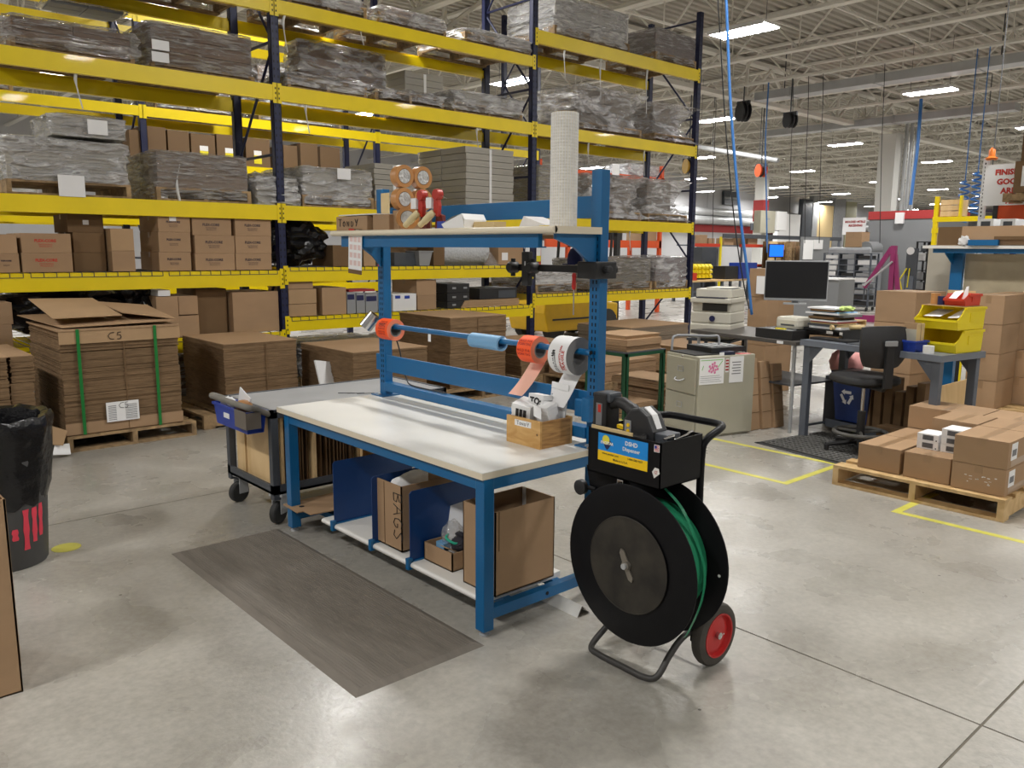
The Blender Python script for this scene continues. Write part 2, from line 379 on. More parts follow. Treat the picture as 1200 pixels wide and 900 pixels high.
# joists along y
J = MB(); J.box(-.1, .1, -12, 38, 6.22, 6.28); J.box(-.08, .08, -12, 38, 7.13, 7.19)
y = -12
while y < 36.6:
    J.tube([(0, y, 7.15), (0, y+.9, 6.26)], .028, 4, cap=False); J.tube([(0, y+.9, 6.26), (0, y+1.8, 7.15)], .028, 4, cap=False)
    J.tube([(0, y+.9, 6.26), (0, y+.9, 7.15)], .018, 4, cap=False); y += 1.8
j0 = None
for k in range(-9, 29):
    x = 18.25+2.75*k
    if j0 is None:
        j0 = J.build('roof_joist', M_ceil, ceil, local=True)
        j0.location = Vector((x, 0, 0))-ceil.location
    else:
        j = j0.copy(); COL.objects.link(j); j.parent = ceil; j.location = Vector((x, 0, 0))-ceil.location
# cross bridging rods along x
b = MB()
for y in (-6, -1.2, 3.6, 8.4, 11.4, 17.4, 20.3, 23.5, 29, 33):
    b.box(-9, 99, y-.02, y+.02, 6.29, 6.33); b.box(-9, 99, y-.02, y+.02, 7.09, 7.12)
b.build('bridging', M_ceil, ceil)
# girders along x
G = MB(); G.box(-10, 100, -.16, .16, 5.93, 6.05); G.box(-10, 100, -.14, .14, 7.0, 7.1); x = -10
while x < 99:
    G.tube([(x, .05, 7.05), (x+1.37, .05, 6.0)], .05, 4, cap=False); G.tube([(x+1.37, -.05, 6.0), (x+2.75, -.05, 7.05)], .05, 4, cap=False)
    G.box(x+1.33, x+1.41, -.1, -.03, 6.0, 7.05); x += 2.75
g0 = None
for y in (1.9, 14.1, 26.3):
    if g0 is None: g0 = G.build('roof_girder', M_ceil, ceil, local=True); g = g0
    else: g = g0.copy(); COL.objects.link(g); g.parent = ceil
    g.location = Vector((0, y, 0))-ceil.location
# columns
def column(name, x, y, sz, m=mat('white_column_paint', srgb(226, 226, 222), .55)):
    b = MB(); b.box(x-sz/2, x+sz/2, y-sz/2, y+sz/2, 0, 5.93)
    b.box(x-sz*.8, x+sz*.8, y-sz*.8, y+sz*.8, 0, .03)
    return struct(b.build(name, m))
c1 = column('roof_column', 31.45, 14.1, .62)
for k in range(3):
    MB().tube([(31.7+.24*k, 13.66-.08*k, 2.6), (31.7+.24*k, 13.66-.08*k, 6.4)], .07, 10).build('conduit', M_galv, c1, smooth=True)
p = at(892, 240, y=26.3); c2 = column('roof_column', p.x, 26.3, .55)
box('red_column_guard', p.x-.31, p.x+.31, 25.98, 26.62, 3.3, 4.5, M_lred, c2)
# ---------------------------------------------------------------- high bay lights (the room's lamps, plus far ones added for the back wall)
def light(x, y, z=5.8):
    t = thing('ceiling_light', 'white LED high bay light hanging from the roof joists', 'light', (x, y, z), 0, 'high bay lights out of sight')
    b = MB(); b.box(-.27, .27, -.62, .62, .02, .07); b.box(-.3, -.27, -.62, .62, -.01, .06); b.box(.27, .3, -.62, .62, -.01, .06)
    b.box(-.12, .12, -.4, .4, .07, .12); b.build('housing', M_white, t, local=True)
    MB().quad((-.255, -.6, 0), (-.255, .6, 0), (.255, .6, 0), (.255, -.6, 0)).build('diffuser', M_lamp, t, local=True)
    b = MB()
    for s in (-1, 1): b.tube([(0, s*.5, .07), (0, s*.5, 1.35)], .006, 5)
    b.build('hanger', M_dgrey, t, local=True)
    return t
LL = {(14.4, 9.5): 'largest nearest high bay light, just right of the rack end post', (23.2, 9.5): 'high bay light left of the silver duct end, above the big column', (32.0, 9.5): 'high bay light at the right photo edge above the sign',
 (23.2, 16.2): 'high bay light behind the blue hose, level with the black hose reel', (32.0, 16.2): 'high bay light left of the big column, third down in its diagonal row', (41, 16.2): 'high bay light just right of the big column, upper of two',
 (41, 23.0): 'high bay light above the wall charts, well left of the big column', (50.2, 23.0): 'high bay light just left of the big column, lower one', (50.2, 16.2): 'high bay light right of the big column, lower of two',
 (41, 29.8): 'distant high bay light between the blue hose and the red column guard', (50.2, 29.8): 'distant high bay light above the white electrical box', (58.8, 29.8): 'small distant high bay light above the grey plant panels',
 (58.8, 23.0): 'small distant high bay light behind the big column head', (14.4, 16.2): 'high bay light seen through the rack beside the middle navy post', (5.55, 16.2): 'high bay light glimpsed through the rack at the top left', (32.0, 23.0): 'high bay light glimpsed beside the right rack post, low down'}
L0 = None; l_ = None
for X in (-3.3, 5.55, 14.4, 23.2, 32.0, 41, 50.2, 58.8, 67.5, 76.3, 85):
    for Y in (-3.9, 2.8, 9.5, 16.2, 23.0, 29.8, 35.6):  # last row and the two farthest columns are added to brighten the far wall
        if X > 45 and Y < 12 or Y > 33 and X < 40 or X > 70 and Y < 28: continue
        k = (X, Y); lab = LL.get(k, 'white LED high bay light hanging from the roof, unseen or added to light the far wall')
        if L0 is None: L0 = light(X, Y); L0['label'] = lab
        else: l_ = dup(L0, (X, Y, 5.8), 0, lab)
        l_ = L0 if l_ is None else l_
        if k in LL: l_['group'] = 'high bay lights in view'
# flat ducts / cable trays along y
for k, (xa, ya, yb, lab) in enumerate(((21.6, 6.5, 13.6, 'long flat silver duct crossing under the roof above the nearest far light'), (28.4, 9.0, 17.5, 'second flat silver duct further back, passing behind the column head'))):
    t = thing('roof_duct', lab, 'duct', (xa, (ya+yb)/2, 6.0)); 
    box('duct_body', xa-.25, xa+.25, ya, yb, 5.86, 6.08, M_galv, t, bevel=.01)
    y = ya+1.2
    while y < yb: box('duct_joint', xa-.27, xa+.27, y, y+.05, 5.84, 6.1, M_galv, t); y += 2.4
    MB().tube([(xa, ya+.8, 6.08), (xa, ya+.8, 7.2)], .015, 5).build('hanger', M_dgrey, t); MB().tube([(xa, yb-.8, 6.08), (xa, yb-.8, 7.2)], .015, 5).build('hanger', M_dgrey, t)
# wall pipes
for k, (z, pz, lab) in enumerate(((4.55, 0, 'upper thick silver duct pipe running along the far wall'), (3.95, 0, 'lower thick silver duct pipe along the far wall above the red stripe'))):
    t = thing('wall_duct', lab, 'duct', (62, 37.3, z))
    MB().tube([(46, 37.3, z), (84, 37.3, z)], .3, 12).build('duct_pipe', M_galv, t, smooth=True)
    for x in (50, 57, 64, 71, 78): MB().tube([(x, 37.3, z), (x+.12, 37.3, z)], .33, 12).build('clamp_ring', M_galv, t, smooth=True)
    for x in (53, 67, 80): MB().tube([(x, 37.3, z+.3), (x, 37.3, 7.1)], .03, 5).build('hanger', M_galv, t)
# floor tape: flat yellow lines
def tape(lab, x0, x1, y0, y1): tag(box('floor_tape', x0, x1, y0, y1, 0, .0012, M_yline), lab, 'floor marking', 'yellow tape lines on the floor')
tape('yellow tape line in front of the right pallet, running toward the lower right edge', 5.07, 5.12, .2, 2.09)
tape('short yellow tape corner leading under the right pallet', 5.12, 5.7, 2.04, 2.09)
tape('yellow tape line between the strapping cart and the filing cabinet', 5.115, 5.165, 2.83, 5.0)
tape('yellow tape line running toward the rubber mat under the chair', 5.165, 6.6, 2.83, 2.88)
tape('yellow tape line along the front of the rubber mat toward the cabinet', 5.89, 5.94, 2.88, 5.2)
b = MB(); b.lathe([(.0001, 0), (.072, 0), (.072, .0015), (.0001, .0015)], 24, T=Matrix.Translation((1.01, 4.74, 0)))
tag(b.build('floor_dot', M_yline), 'round yellow dot stuck on the floor near the rubbish bin', 'floor marking')
# ================================================================ generic builders
def carton(label, x0, x1, y0, y1, z0, z1, group=None, m=None, tape='x', rz=0, name='cardboard_box', cat='box', bevel=.004):
    """closed shipping box; tape = axis its top seam runs along"""
    m = m or M_card
    cx, cy = (x0+x1)/2, (y0+y1)/2; hx, hy, h = (x1-x0)/2, (y1-y0)/2, z1-z0
    b = MB(); b.box(-hx, hx, -hy, hy, 0, h-.004)
    o = b.build(name, m, local=True, bevel=bevel); o.location = (cx, cy, z0); o.rotation_euler = (0, 0, rz)
    WM[o.name] = Matrix.Translation((cx, cy, z0)) @ Matrix.Rotation(rz, 4, 'Z')
    g = .0025
    f = MB()
    if tape == 'x': f.box(-hx, hx, -hy, -g, h-.004, h); f.box(-hx, hx, g, hy, h-.004, h)
    elif tape: f.box(-hx, -g, -hy, hy, h-.004, h); f.box(g, hx, -hy, hy, h-.004, h)
    if tape: f.build('flap', m, o, local=True)
    if tape == 'x':
        t = MB(); t.box(-hx, hx, -.024, .024, h, h+.0006); t.box(-hx-.0008, -hx, -.024, .024, h*.72, h); t.box(hx, hx+.0008, -.024, .024, h*.72, h); t.build('packing_tape', M_tape, o, local=True)
    elif tape == 'y':
        t = MB(); t.box(-.024, .024, -hy, hy, h, h+.0006); t.box(-.024, .024, -hy-.0008, -hy, h*.72, h); t.build('packing_tape', M_tape, o, local=True)
    return tag(o, label, cat, group)
def open_carton(label, x0, x1, y0, y1, z0, z1, t=.006, m=None, flaps=None, group=None, name='open_cardboard_box'):
    m = m or M_card; b = MB()
    b.box(x0, x1, y0, y1, z0, z0+t); b.box(x0, x0+t, y0, y1, z0, z1); b.box(x1-t, x1, y0, y1, z0, z1); b.box(x0, x1, y0, y0+t, z0, z1); b.box(x0, x1, y1-t, y1, z0, z1)
    return tag(b.build(name, m), label, 'box', group)
def add_pallet(t, x0, x1, y0, y1, z0, m=None, h=.13, along='x', nd=7):
    """stringers run along `along`, deck boards across"""
    m = m or M_woodold; st = .02
    def bx(n, a0, a1, c0, c1, za, zb):
        (box(n, a0, a1, c0, c1, za, zb, m, t) if along == 'x' else box(n, c0, c1, a0, a1, za, zb, m, t))
    A0, A1, B0, B1 = (x0, x1, y0, y1) if along == 'x' else (y0, y1, x0, x1)
    for k in range(3):
        c = B0+.02+(B1-B0-.04)*k/2; bx('stringer', A0, A1, c-.02, c+.02, z0+st, z0+h-st)
    for k in range(nd):
        wd = .09 if 0 < k < nd-1 else .12; c = A0+wd/2+(A1-A0-wd)*k/(nd-1); bx('deck_board', c-wd/2, c+wd/2, B0, B1, z0+h-st, z0+h)
    for k in range(3):
        wd = .1; c = A0+wd/2+(A1-A0-wd)*k/2; bx('bottom_board', c-wd/2, c+wd/2, B0, B1, z0, z0+st)
def pallet(label, x0, x1, y0, y1, z0=0, m=None, h=.13, along='x', group=None):
    t = thing('wooden_pallet', label, 'pallet', ((x0+x1)/2, (y0+y1)/2, z0), 0, group); add_pallet(t, x0, x1, y0, y1, z0, m, h, along); return t
# ================================================================ packing bench
B = thing('packing_bench', 'blue steel packing bench with white laminate top, raised shelf and label roll bar', 'workbench', (2.41, 3.36, 0))
BX0, BX1, BY0, BY1 = 2.03, 2.79, 2.447, 4.275
b = MB(); b.box(BX0, BX1, BY0, BY1, .69, .717, 1); b.box(BX0+.0005, BX1-.0005, BY0+.0005, BY1-.0005, .717, .72, 0); b.build('tabletop', [M_lam, M_lamedge], B)
for lx in (2.045, 2.70):
    for ly in (2.455, 4.165):
        b = MB(); b.box(lx, lx+.056, ly, ly+.056, .025, .69); lg = b.build('leg', M_blue, B, bevel=.004)
        MB().lathe([(.022, 0), (.024, .008), (.012, .012), (.012, .03)], 14, T=Matrix.Translation((lx+.028, ly+.028, 0))).build('levelling_foot', M_galv, lg)
box('front_rail', 2.048, 2.088, 2.51, 4.165, .638, .69, M_blue, B); box('rear_rail', 2.715, 2.755, 2.51, 4.165, .638, .69, M_blue, B)
for y in (2.458, 4.178): box('side_rail', 2.10, 2.70, y, y+.04, .638, .69, M_blue, B)
for y in (2.463, 4.17):
    b = MB(); b.box(2.10, 2.70, y, y+.04, .07, .118); b.build('lower_side_rail', M_blue, B)
    MB().lathe([(.009, 0), (.009, .0015)], 12, T=Matrix.Translation((2.42, y-.001, .094)) @ Matrix.Rotation(PI/2, 4, 'X')).build('rail_hole', M_hole, B)
box('shelf_support_rail', 2.50, 2.54, 2.50, 4.17, .085, .118, M_blue, B); box('shelf_support_rail', 2.2, 2.24, 2.50, 4.17, .085, .118, M_blue, B)
SH = .146
b = MB(); b.box(2.10, 2.56, 2.52, 3.9, .118, SH); b.tube([(2.10, 2.52, .132), (2.10, 3.9, .132)], .014, 10, 0); b.build('lower_shelf', [M_lam], B, bevel=.003)
# dividers
DV = [at(391, 607, x=2.09).y, at(436, 630, x=2.09).y, at(480, 655, x=2.09).y]
for k, y in enumerate(DV):
    d = MB(); T = Matrix(((1, 0, 0, 0), (0, 0, 1, y), (0, 1, 0, 0), (0, 0, 0, 1)))
    d.prism([(2.093, SH+.004), (2.60, SH+.004), (2.60, SH+.28), (2.52, SH+.345), (2.105, SH+.345), (2.093, SH+.333)], -.002, .002, T=T)
    dv = d.build('divider_panel', M_blue2, B)
    c = MB(); c.box(2.075, 2.10, y-.012, y+.012, .112, SH+.02); c.box(2.09, 2.58, y-.012, y+.012, SH, SH+.006); c.build('divider_clip', M_blue, dv)
# upright posts, slotted
for k, (y0, y1) in enumerate(((2.447, 2.508), (4.182, 4.246))):
    p = box('upright_post', 2.70, 2.752, y0, y1, .72, 1.955, M_blue, B, bevel=.003)
    b = MB(); z = .80
    while z < 1.66:
        for dy in (.016, .036): b.box(2.6985, 2.7005, y0+dy, y0+dy+.006, z, z+.016)
        z += .0315
    b.build('post_slots', M_hole, p, kind='stuff')
    box('base_plate', 2.655, 2.785, y0-.03, y1+.03, .72, .727, M_blue, p)
    MB().lathe([(.011, 0), (.011, .007), (.004, .008)], 6, T=Matrix.Translation((2.675, (y0+y1)/2, .727))).build('bolt', M_galv, p)
box('back_rail', 2.715, 2.735, 2.51, 4.182, 1.755, 1.84, M_blue, B, bevel=.003)
for y, s in ((2.508, 1), (4.182, -1)):
    b = MB(); T = Matrix(((0, 1, 0, 2.712), (1, 0, 0, 0), (0, 0, 1, 0), (0, 0, 0, 1)))
    b.box(2.706, 2.714, min(y, y+s*.09), max(y, y+s*.09), 1.75, 1.845); b.build('rail_bracket', M_blue, B)
box('lower_back_rail', 2.705, 2.717, 2.47, 4.29, .872, .972, M_blue, B, bevel=.002)
b = MB(); b.box(2.716, 2.80, 4.283, 4.29, .872, .972); b.build('rail_end_flange', M_blue, B)
b = MB(); b.box(2.69, 2.75, 2.508, 4.182, .752, .805); b.build('bottom_rail', M_blue, B, bevel=.003)
b = MB(); b.box(2.66, 2.70, 2.455, 2.505, .84, .95); b.box(2.672, 2.70, 2.505, 2.56, .855, .935); b.build('clamp_bracket', M_blue, B, bevel=.006)
# upper shelf
b = MB(); b.box(2.412, 2.70, 2.44, 4.27, 1.678, 1.708); b.tube([(2.412, 2.44, 1.693), (2.412, 4.27, 1.693)], .015, 12); us = b.build('upper_shelf', [M_lamedge], B, smooth=True)
b = MB(); b.box(2.43, 2.455, 2.56, 4.2, 1.618, 1.677); b.box(2.455, 2.48, 2.56, 4.2, 1.618, 1.624); b.build('shelf_channel', M_blue, B)
for y in (2.47, 4.205):
    T = Matrix(((1, 0, 0, 0), (0, 0, 1, y), (0, 1, 0, 0), (0, 0, 0, 1)))
    b = MB(); b.prism([(2.445, 1.677), (2.445, 1.655), (2.56, 1.62), (2.64, 1.565), (2.70, 1.50), (2.70, 1.677)], -.004, .012, T=T); b.build('shelf_bracket', M_blue, B)
# label rod
b = MB(); b.tube([(2.683, 2.475, 1.155), (2.683, 4.20, 1.155)], .0145, 14, 0); b.lathe([(.010, 0), (.010, .002)], 12, 1, T=Matrix.Translation((2.683, 2.4745, 1.155)) @ Matrix.Rotation(PI/2, 4, 'X')); b.build('label_rod', [M_blue, M_hole], B, smooth=True)
for y in (2.478, 4.214): box('rod_hook', 2.683, 2.70, y-.01, y+.012, 1.132, 1.148, M_blue, B)
y = at(506, 393, x=2.683).y; box('paper_tag', 2.666, 2.668, y-.012, y+.012, 1.10, 1.142, M_white, B)
box('pink_sticker', 2.6975, 2.7, 4.222, 4.24, at(444, 306, x=2.7).z-.03, at(444, 306, x=2.7).z+.015, mat('pink_sticker', srgb(250, 70, 130), .5), B)
# ================================================================ label and tape rolls on the rod
def roll(name, label, yc, wid, R, r, m_out, m_side, m_core=M_core, x=2.683, zr=1.155, rod=.0145, group=None):
    z = zr-(r-rod)
    t = thing(name, label, 'roll', (x, yc, z), 0, group)
    T = Matrix.Translation((x, yc, z)) @ Matrix.Rotation(PI/2, 4, 'X') @ Matrix.Translation((0, 0, -wid/2))
    b = MB(); b.lathe([(r+.006, 0), (R, 0), (R, wid), (r+.006, wid)], 36, T=T, caps=False, ms=[1, 0, 1]); b.build('label_web', [m_out, m_side], t, smooth=True)
    b = MB(); b.lathe([(r, 0), (r+.006, 0), (r+.006, wid), (r, wid), (r, 0)], 30, T=T, caps=False); b.build('cardboard_core', m_core, t, smooth=True)
    return t, z
y1 = at(457, 385, x=2.683).y; y2 = at(625, 408, x=2.683).y; y3 = at(668, 418, x=2.683).y; y4 = at(571, 400, x=2.683).y
ra, za = roll('label_roll', 'fluorescent orange label roll at the left end of the blue rod', y1, .125, .063, .034, M_orlab, M_orside)
rb, zb = roll('label_roll', 'fluorescent orange label roll in the middle right of the rod, unrolling a peach strip', y2, .10, .065, .034, M_orlab, M_orside)
rc, zc = roll('label_roll', 'large white printed label roll at the right end of the rod beside the post', y3, .118, .087, .038, M_white, M_core)
rd, zd = roll('film_roll', 'pale blue tube of film threaded on the blue rod', y4, .235, .038, .028, M_ltblue, M_ltblue, M_ltblue)
def wraptext(s, R, yc, z, x, a0, size, m, par, rot90=False, name='printed_lettering', bold=.002):
    """flat lines of print bent round a roll whose axis is y; a0 = angle up from -x"""
    c = bpy.data.curves.new('p', 'FONT'); c.body = s; c.size = size; c.align_x = 'CENTER'; c.align_y = 'CENTER'; c.offset = bold*.3; c.resolution_u = 1
    ob = bpy.data.objects.new('p', c); COL.objects.link(ob); me = bpy.data.meshes.new_from_object(ob.evaluated_get(bpy.context.evaluated_depsgraph_get()))
    vs = []
    for v in me.vertices:
        u, w = (v.co.x, v.co.y)
        if rot90: u, w = -w, u
        a = a0+w/R; vs.append((x-(R+.0008)*math.cos(a), yc-u, z+(R+.0008)*math.sin(a)))
    b = MB(); b.add(vs, [tuple(p.vertices) for p in me.polygons])
    bpy.data.objects.remove(ob); bpy.data.curves.remove(c); bpy.data.meshes.remove(me)
    return b.build(name, m, par)
for a in (.75, .25, -.25): wraptext('HOLD FOR\nSCAN TAG', .063, y1-.004, za, 2.683, a, .014, M_red, ra)
wraptext('HOLD', .063, y1+.005, za, 2.683, .55, .022, M_ink, ra)
for a in (.6, -.15): wraptext('HOLD FOR\nSCAN TAG', .065, y2, zb, 2.683, a, .018, M_red, rb)
wraptext('FRAGILE', .087, y3-.036, zc, 2.683, -.2, .026, M_red, rc, True); wraptext('HANDLE WITH CARE', .087, y3-.018, zc, 2.683, -.1, .013, M_red, rc, True)
wraptext('this side up, do not drop\nprotect from moisture', .087, y3+.02, zc, 2.683, -.45, .012, M_grayprint, rc, True)
b = MB(); R = .0882
for k in range(2):
    for (u0, u1, a0, a1) in ((-.004, .012, .12, .22), (.000, .012, .04, .10), (-.008, .004, .0, .06)):
        q = []
        for (u, a) in ((u0, a0), (u1, a0), (u1+.004, a1), (u0+.004, a1)): a += .12*k; q.append((2.683-R*math.cos(a), y3+.028-u, zc+R*math.sin(a)))
        b.quad(*q)
b.build('printed_glass_symbol', M_ink, rc)
def strip(name, pts, yc, wid, m, par, skew=0):
    b = MB(); n = len(pts)
    for i in range(n-1):
        (xa, za_), (xb, zb_) = pts[i], pts[i+1]; s0, s1 = skew*i/(n-1), skew*(i+1)/(n-1)
        b.quad((xa, yc-wid/2+s0, za_), (xa, yc+wid/2+s0, za_), (xb, yc+wid/2+s1, zb_), (xb, yc-wid/2+s1, zb_))
    return b.build(name, m, par, smooth=True)
pk = smoothpath([(2.745, zb, 0), (2.742, zb-.05, 0), (2.72, zb-.10, 0), (2.672, zb-.17, 0), (2.62, zb-.225, 0)], 5)
strip('loose_label_strip', [(p.x, p.y) for p in pk], y2, .098, M_pink, rb, .06)
pk = smoothpath([(2.768, zc, 0), (2.76, zc-.05, 0), (2.71, zc-.1, 0), (2.66, zc-.18, 0), (2.62, zc-.235, 0)], 5)
strip('loose_label_strip', [(p.x, p.y) for p in pk], y3, .112, M_white, rc, .03)
# silver foil tape roll leaning behind the left post
t = thing('foil_tape_roll', 'silver foil tape roll hung behind the left upright post', 'roll', (2.70, 4.33, 1.12))
T = Matrix.Translation((2.68, 4.31, 1.17)) @ Matrix.Rotation(.5, 4, 'X') @ Matrix.Rotation(.5, 4, 'Y') @ Matrix.Translation((0, 0, -.05))
b = MB(); b.lathe([(.03, 0), (.042, 0), (.042, .1), (.03, .1)], 28, T=T, caps=False); b.build('foil', M_chrome, t, smooth=True)
b = MB(); b.lathe([(.026, 0), (.03, 0), (.03, .1), (.026, .1), (.026, 0)], 24, T=T, caps=False); b.build('core', M_cardd, t, smooth=True)
b = MB(); b.tube([(2.70, 4.25, 1.19), (2.685, 4.3, 1.18)], .006, 6); b.build('hook', M_dgrey, t)
# black cable down the left post
tag(MB().tube(smoothpath([(2.76, 4.16, 1.09), (2.77, 4.12, .98), (2.765, 4.10, .9), (2.77, 4.06, .84), (2.74, 3.98, .812), (2.72, 3.8, .812), (2.725, 3.6, .812)], 5), .0045, 6).build('power_cable', M_blkm, smooth=True), 'thin black cable drooping behind the left post onto the bottom rail', 'cable')
# ================================================================ things on the bench top
wb = thing('wooden_box', 'small open wooden box of labels on the right end of the bench top', 'box', (2.6, 2.69, .72))
X0, X1, Y0, Y1, H = 2.478, 2.685, 2.582, 2.81, .128
box('front_board', X0, X0+.012, Y0, Y1, .72, .72+H, M_oak2, wb, bevel=.001); box('back_board', X1-.012, X1, Y0, Y1, .72, .72+H, M_oak2, wb, bevel=.001)
box('side_board', X0+.012, X1-.012, Y0, Y0+.012, .72, .72+H-.003, M_oak, wb, bevel=.001); box('side_board', X0+.012, X1-.012, Y1-.012, Y1, .72, .72+H-.003, M_oak, wb, bevel=.001); box('bottom_board', X0+.012, X1-.012, Y0+.012, Y1-.012, .72, .73, M_oak, wb)
box('paper_label', X0-.001, X0, Y0+.06, Y0+.17, .72+H-.04, .72+H-.012, M_white, wb); scrawl('handwriting', 'TONDY', .017, .0012, M_ink, wb, (X0-.0014, Y0+.155, .72+H-.034), '-x', 1.0)
MB().lathe([(.006, 0), (.005, .001)], 8, T=Matrix.Translation((X0, Y0+.02, .785)) @ Matrix.Rotation(-PI/2, 4, 'Y')).build('wood_knot', M_cardd, wb)
def labelblock(label, c, s, rx, ry, rz, stamp=None):
    t = thing('label_stack', label, 'labels', c, rz, None)
    R = Matrix.Rotation(ry, 4, 'Y') @ Matrix.Rotation(rx, 4, 'X'); n = 8
    b = MB()
    for k in range(n): b.box(-s[0]/2+random.uniform(-.002, .002), s[0]/2, -s[1]/2, s[1]/2+random.uniform(-.002, .002), s[2]*k/n, s[2]*(k+.93)/n, T=R)
    b.build('fanfold_sheets', M_white, t, local=True)
    if stamp: stamp(t, R, s)
    return t
def st_to(t, R, s):
    T = R @ Matrix.Translation((-s[0]/2-.003, 0, s[2]*.82)) @ Matrix.Rotation(-PI/2, 4, 'Z') @ Matrix.Rotation(PI/2, 4, 'X')
    text('printed_lettering', 'TO:', .045, M_ink, t, (0, 0, 0), T=T, bold=.002, local=True)
def st_blk(t, R, s):
    b = MB()
    for k in range(3): b.box(-s[0]/2-.0035, -s[0]/2-.002, -.03+k*.02, -.015+k*.02, s[2]*.2, s[2]*.75, T=R)
    b.build('printed_mark', M_ink, t, local=True)
labelblock('tall folded stack of white TO address labels standing in the wooden box', (2.585, 2.715, .75), (.06, .10, .195), 0, .12, 0, st_to)
labelblock('folded white label stack tipped out over the box front', (2.555, 2.76, .835), (.11, .10, .075), .15, -.15, .3, st_blk)
labelblock('second folded white label stack near the right side of the wooden box', (2.60, 2.635, .76), (.08, .07, .15), -.1, -.2, .2)
t = labelblock('single stiff printed white card standing up behind the label stacks', (2.645, 2.66, .75), (.006, .11, .25), .05, .1, 0)
b = MB()
for k in range(4): b.box(-.0045, -.0042, .0, .035, .15+.013*k, .155+.013*k, T=Matrix.Rotation(.1, 4, 'Y'))
b.build('printed_lines', M_grayprint, t, local=True)
b = MB(); pp = smoothpath([(2.482, 2.60, .858), (2.50, 2.62, .885), (2.53, 2.65, .90), (2.56, 2.66, .87)], 4)
for i in range(len(pp)-1):
    a, c = pp[i], pp[i+1]; b.quad((a.x, a.y-.02, a.z), (a.x, a.y+.03, a.z+.01), (c.x, c.y+.03, c.z+.01), (c.x, c.y-.02, c.z))
tag(b.build('curled_label', M_white, smooth=True), 'curled white label hanging over the corner of the wooden box', 'label')
# ================================================================ on the lower shelf
z = SH
ya, yb = at(473, 660, x=2.13).y, at(440, 640, x=2.13).y
ob = open_carton('tall cardboard box marked BAGS between two blue dividers', 2.125, 2.52, ya+.005, yb-.005, z+.006, z+.335)
box('flap_joint', 2.1235, 2.125, (ya+yb)/2+.025, (ya+yb)/2+.03, z+.01, z+.33, M_cardd, ob)
scrawl('handwriting', 'BAGS', .075, .0022, M_ink, ob, (2.1235, (ya+yb)/2-.055, z+.30), '-x', .85, -PI/2)
tag(blob('poly_bags', (2.31, (ya+yb)/2+.01, z+.275), (.17, .05, .085), M_white, amp=.07, freq=2.5, seed=2), 'white plastic bags bulging from the top of the BAGS box', 'bags')
tag(MB().box(2.30, 2.44, ya+.02, ya+.026, z+.20, z+.375).build('cardboard_flap', M_card), 'brown cardboard piece poking up out of the BAGS box', 'cardboard')
c0 = at(580, 700, z=z); c1 = at(545, 681, z=z); c2 = at(646, 674, z=z)
zt = at(580, 601, x=c0.x).z
bx = open_carton('tall open cardboard box at the right end of the lower shelf', c0.x, c2.x, c0.y, c1.y, z, zt)
box('corner_seam', c0.x+.018, c0.x+.024, c0.y-.0012, c0.y, z+.2, zt, M_cardd, bx)
box('inner_seam', c2.x-.0085, c2.x-.006, c1.y-.035, c1.y-.012, z+.03, zt, M_white, bx)
d0 = at(530, 671, z=z); d1 = at(497, 655, z=z)
lb = open_carton('low open cardboard tray with gloves and bags on the lower shelf', d0.x, d0.x+.24, d0.y, d1.y, z, z+.088)
T = Matrix.Translation((2.30, 3.06, z+.012)) @ Matrix.Rotation(.16, 4, 'Y')
tag(MB().add([(-.003, -.19, 0), (-.003, .13, 0), (-.003, .155, .145), (-.003, -.15, .285), (.003, -.19, 0), (.003, .13, 0), (.003, .155, .145), (.003, -.15, .285)], [(0, 1, 2, 3), (7, 6, 5, 4), (0, 4, 5, 1), (1, 5, 6, 2), (2, 6, 7, 3), (3, 7, 4, 0)], T=T).build('foam_sheet', M_white), 'white foam sheet leaning in the low cardboard tray', 'foam sheet')
tag(blob('clear_bag', (d0.x+.09, (d0.y+d1.y)/2, z+.12), (.055, .06, .075), M_clear, amp=.13, freq=3, seed=5), 'crumpled clear plastic bag in the low tray', 'bag')
gl = blob('work_glove', (d0.x+.10, d0.y+.045, z+.105), (.06, .055, .04), M_glove, amp=.12, freq=4, seed=9)
for k in range(4):
    MB().tube([(d0.x+.10, d0.y+.03+.012*k, z+.13), (d0.x+.09, d0.y+.025+.013*k, z+.155), (d0.x+.07, d0.y+.02+.014*k, z+.15)], .008, 6).build('glove_finger', M_glove, gl, smooth=True)
MB().tube(smoothpath([(d0.x+.055, d0.y+.10, z+.145), (d0.x+.03, d0.y+.085, z+.135), (d0.x+.04, d0.y+.04, z+.12), (d0.x+.06, d0.y+.03, z+.118)], 4), .006, 6).build('cuff_trim', M_teal, gl, smooth=True)
tag(gl, 'dark work glove with teal cuff lying in the low tray', 'glove')
tag(MB().box(-.035, .035, -.03, .03, 0, .003, T=Matrix.Translation((d0.x+.03, d0.y+.06, z+.088)) @ Matrix.Rotation(.5, 4, 'Y')).build('cardboard_scrap', M_cardl), 'small bent cardboard piece on the edge of the low tray', 'cardboard')
tag(MB().box(d0.x+.02, d0.x+.06, d0.y+.09, d0.y+.15, z+.07, z+.105).build('cloth_pack', M_ltblue), 'pale blue packet at the left side of the low tray', 'packet')
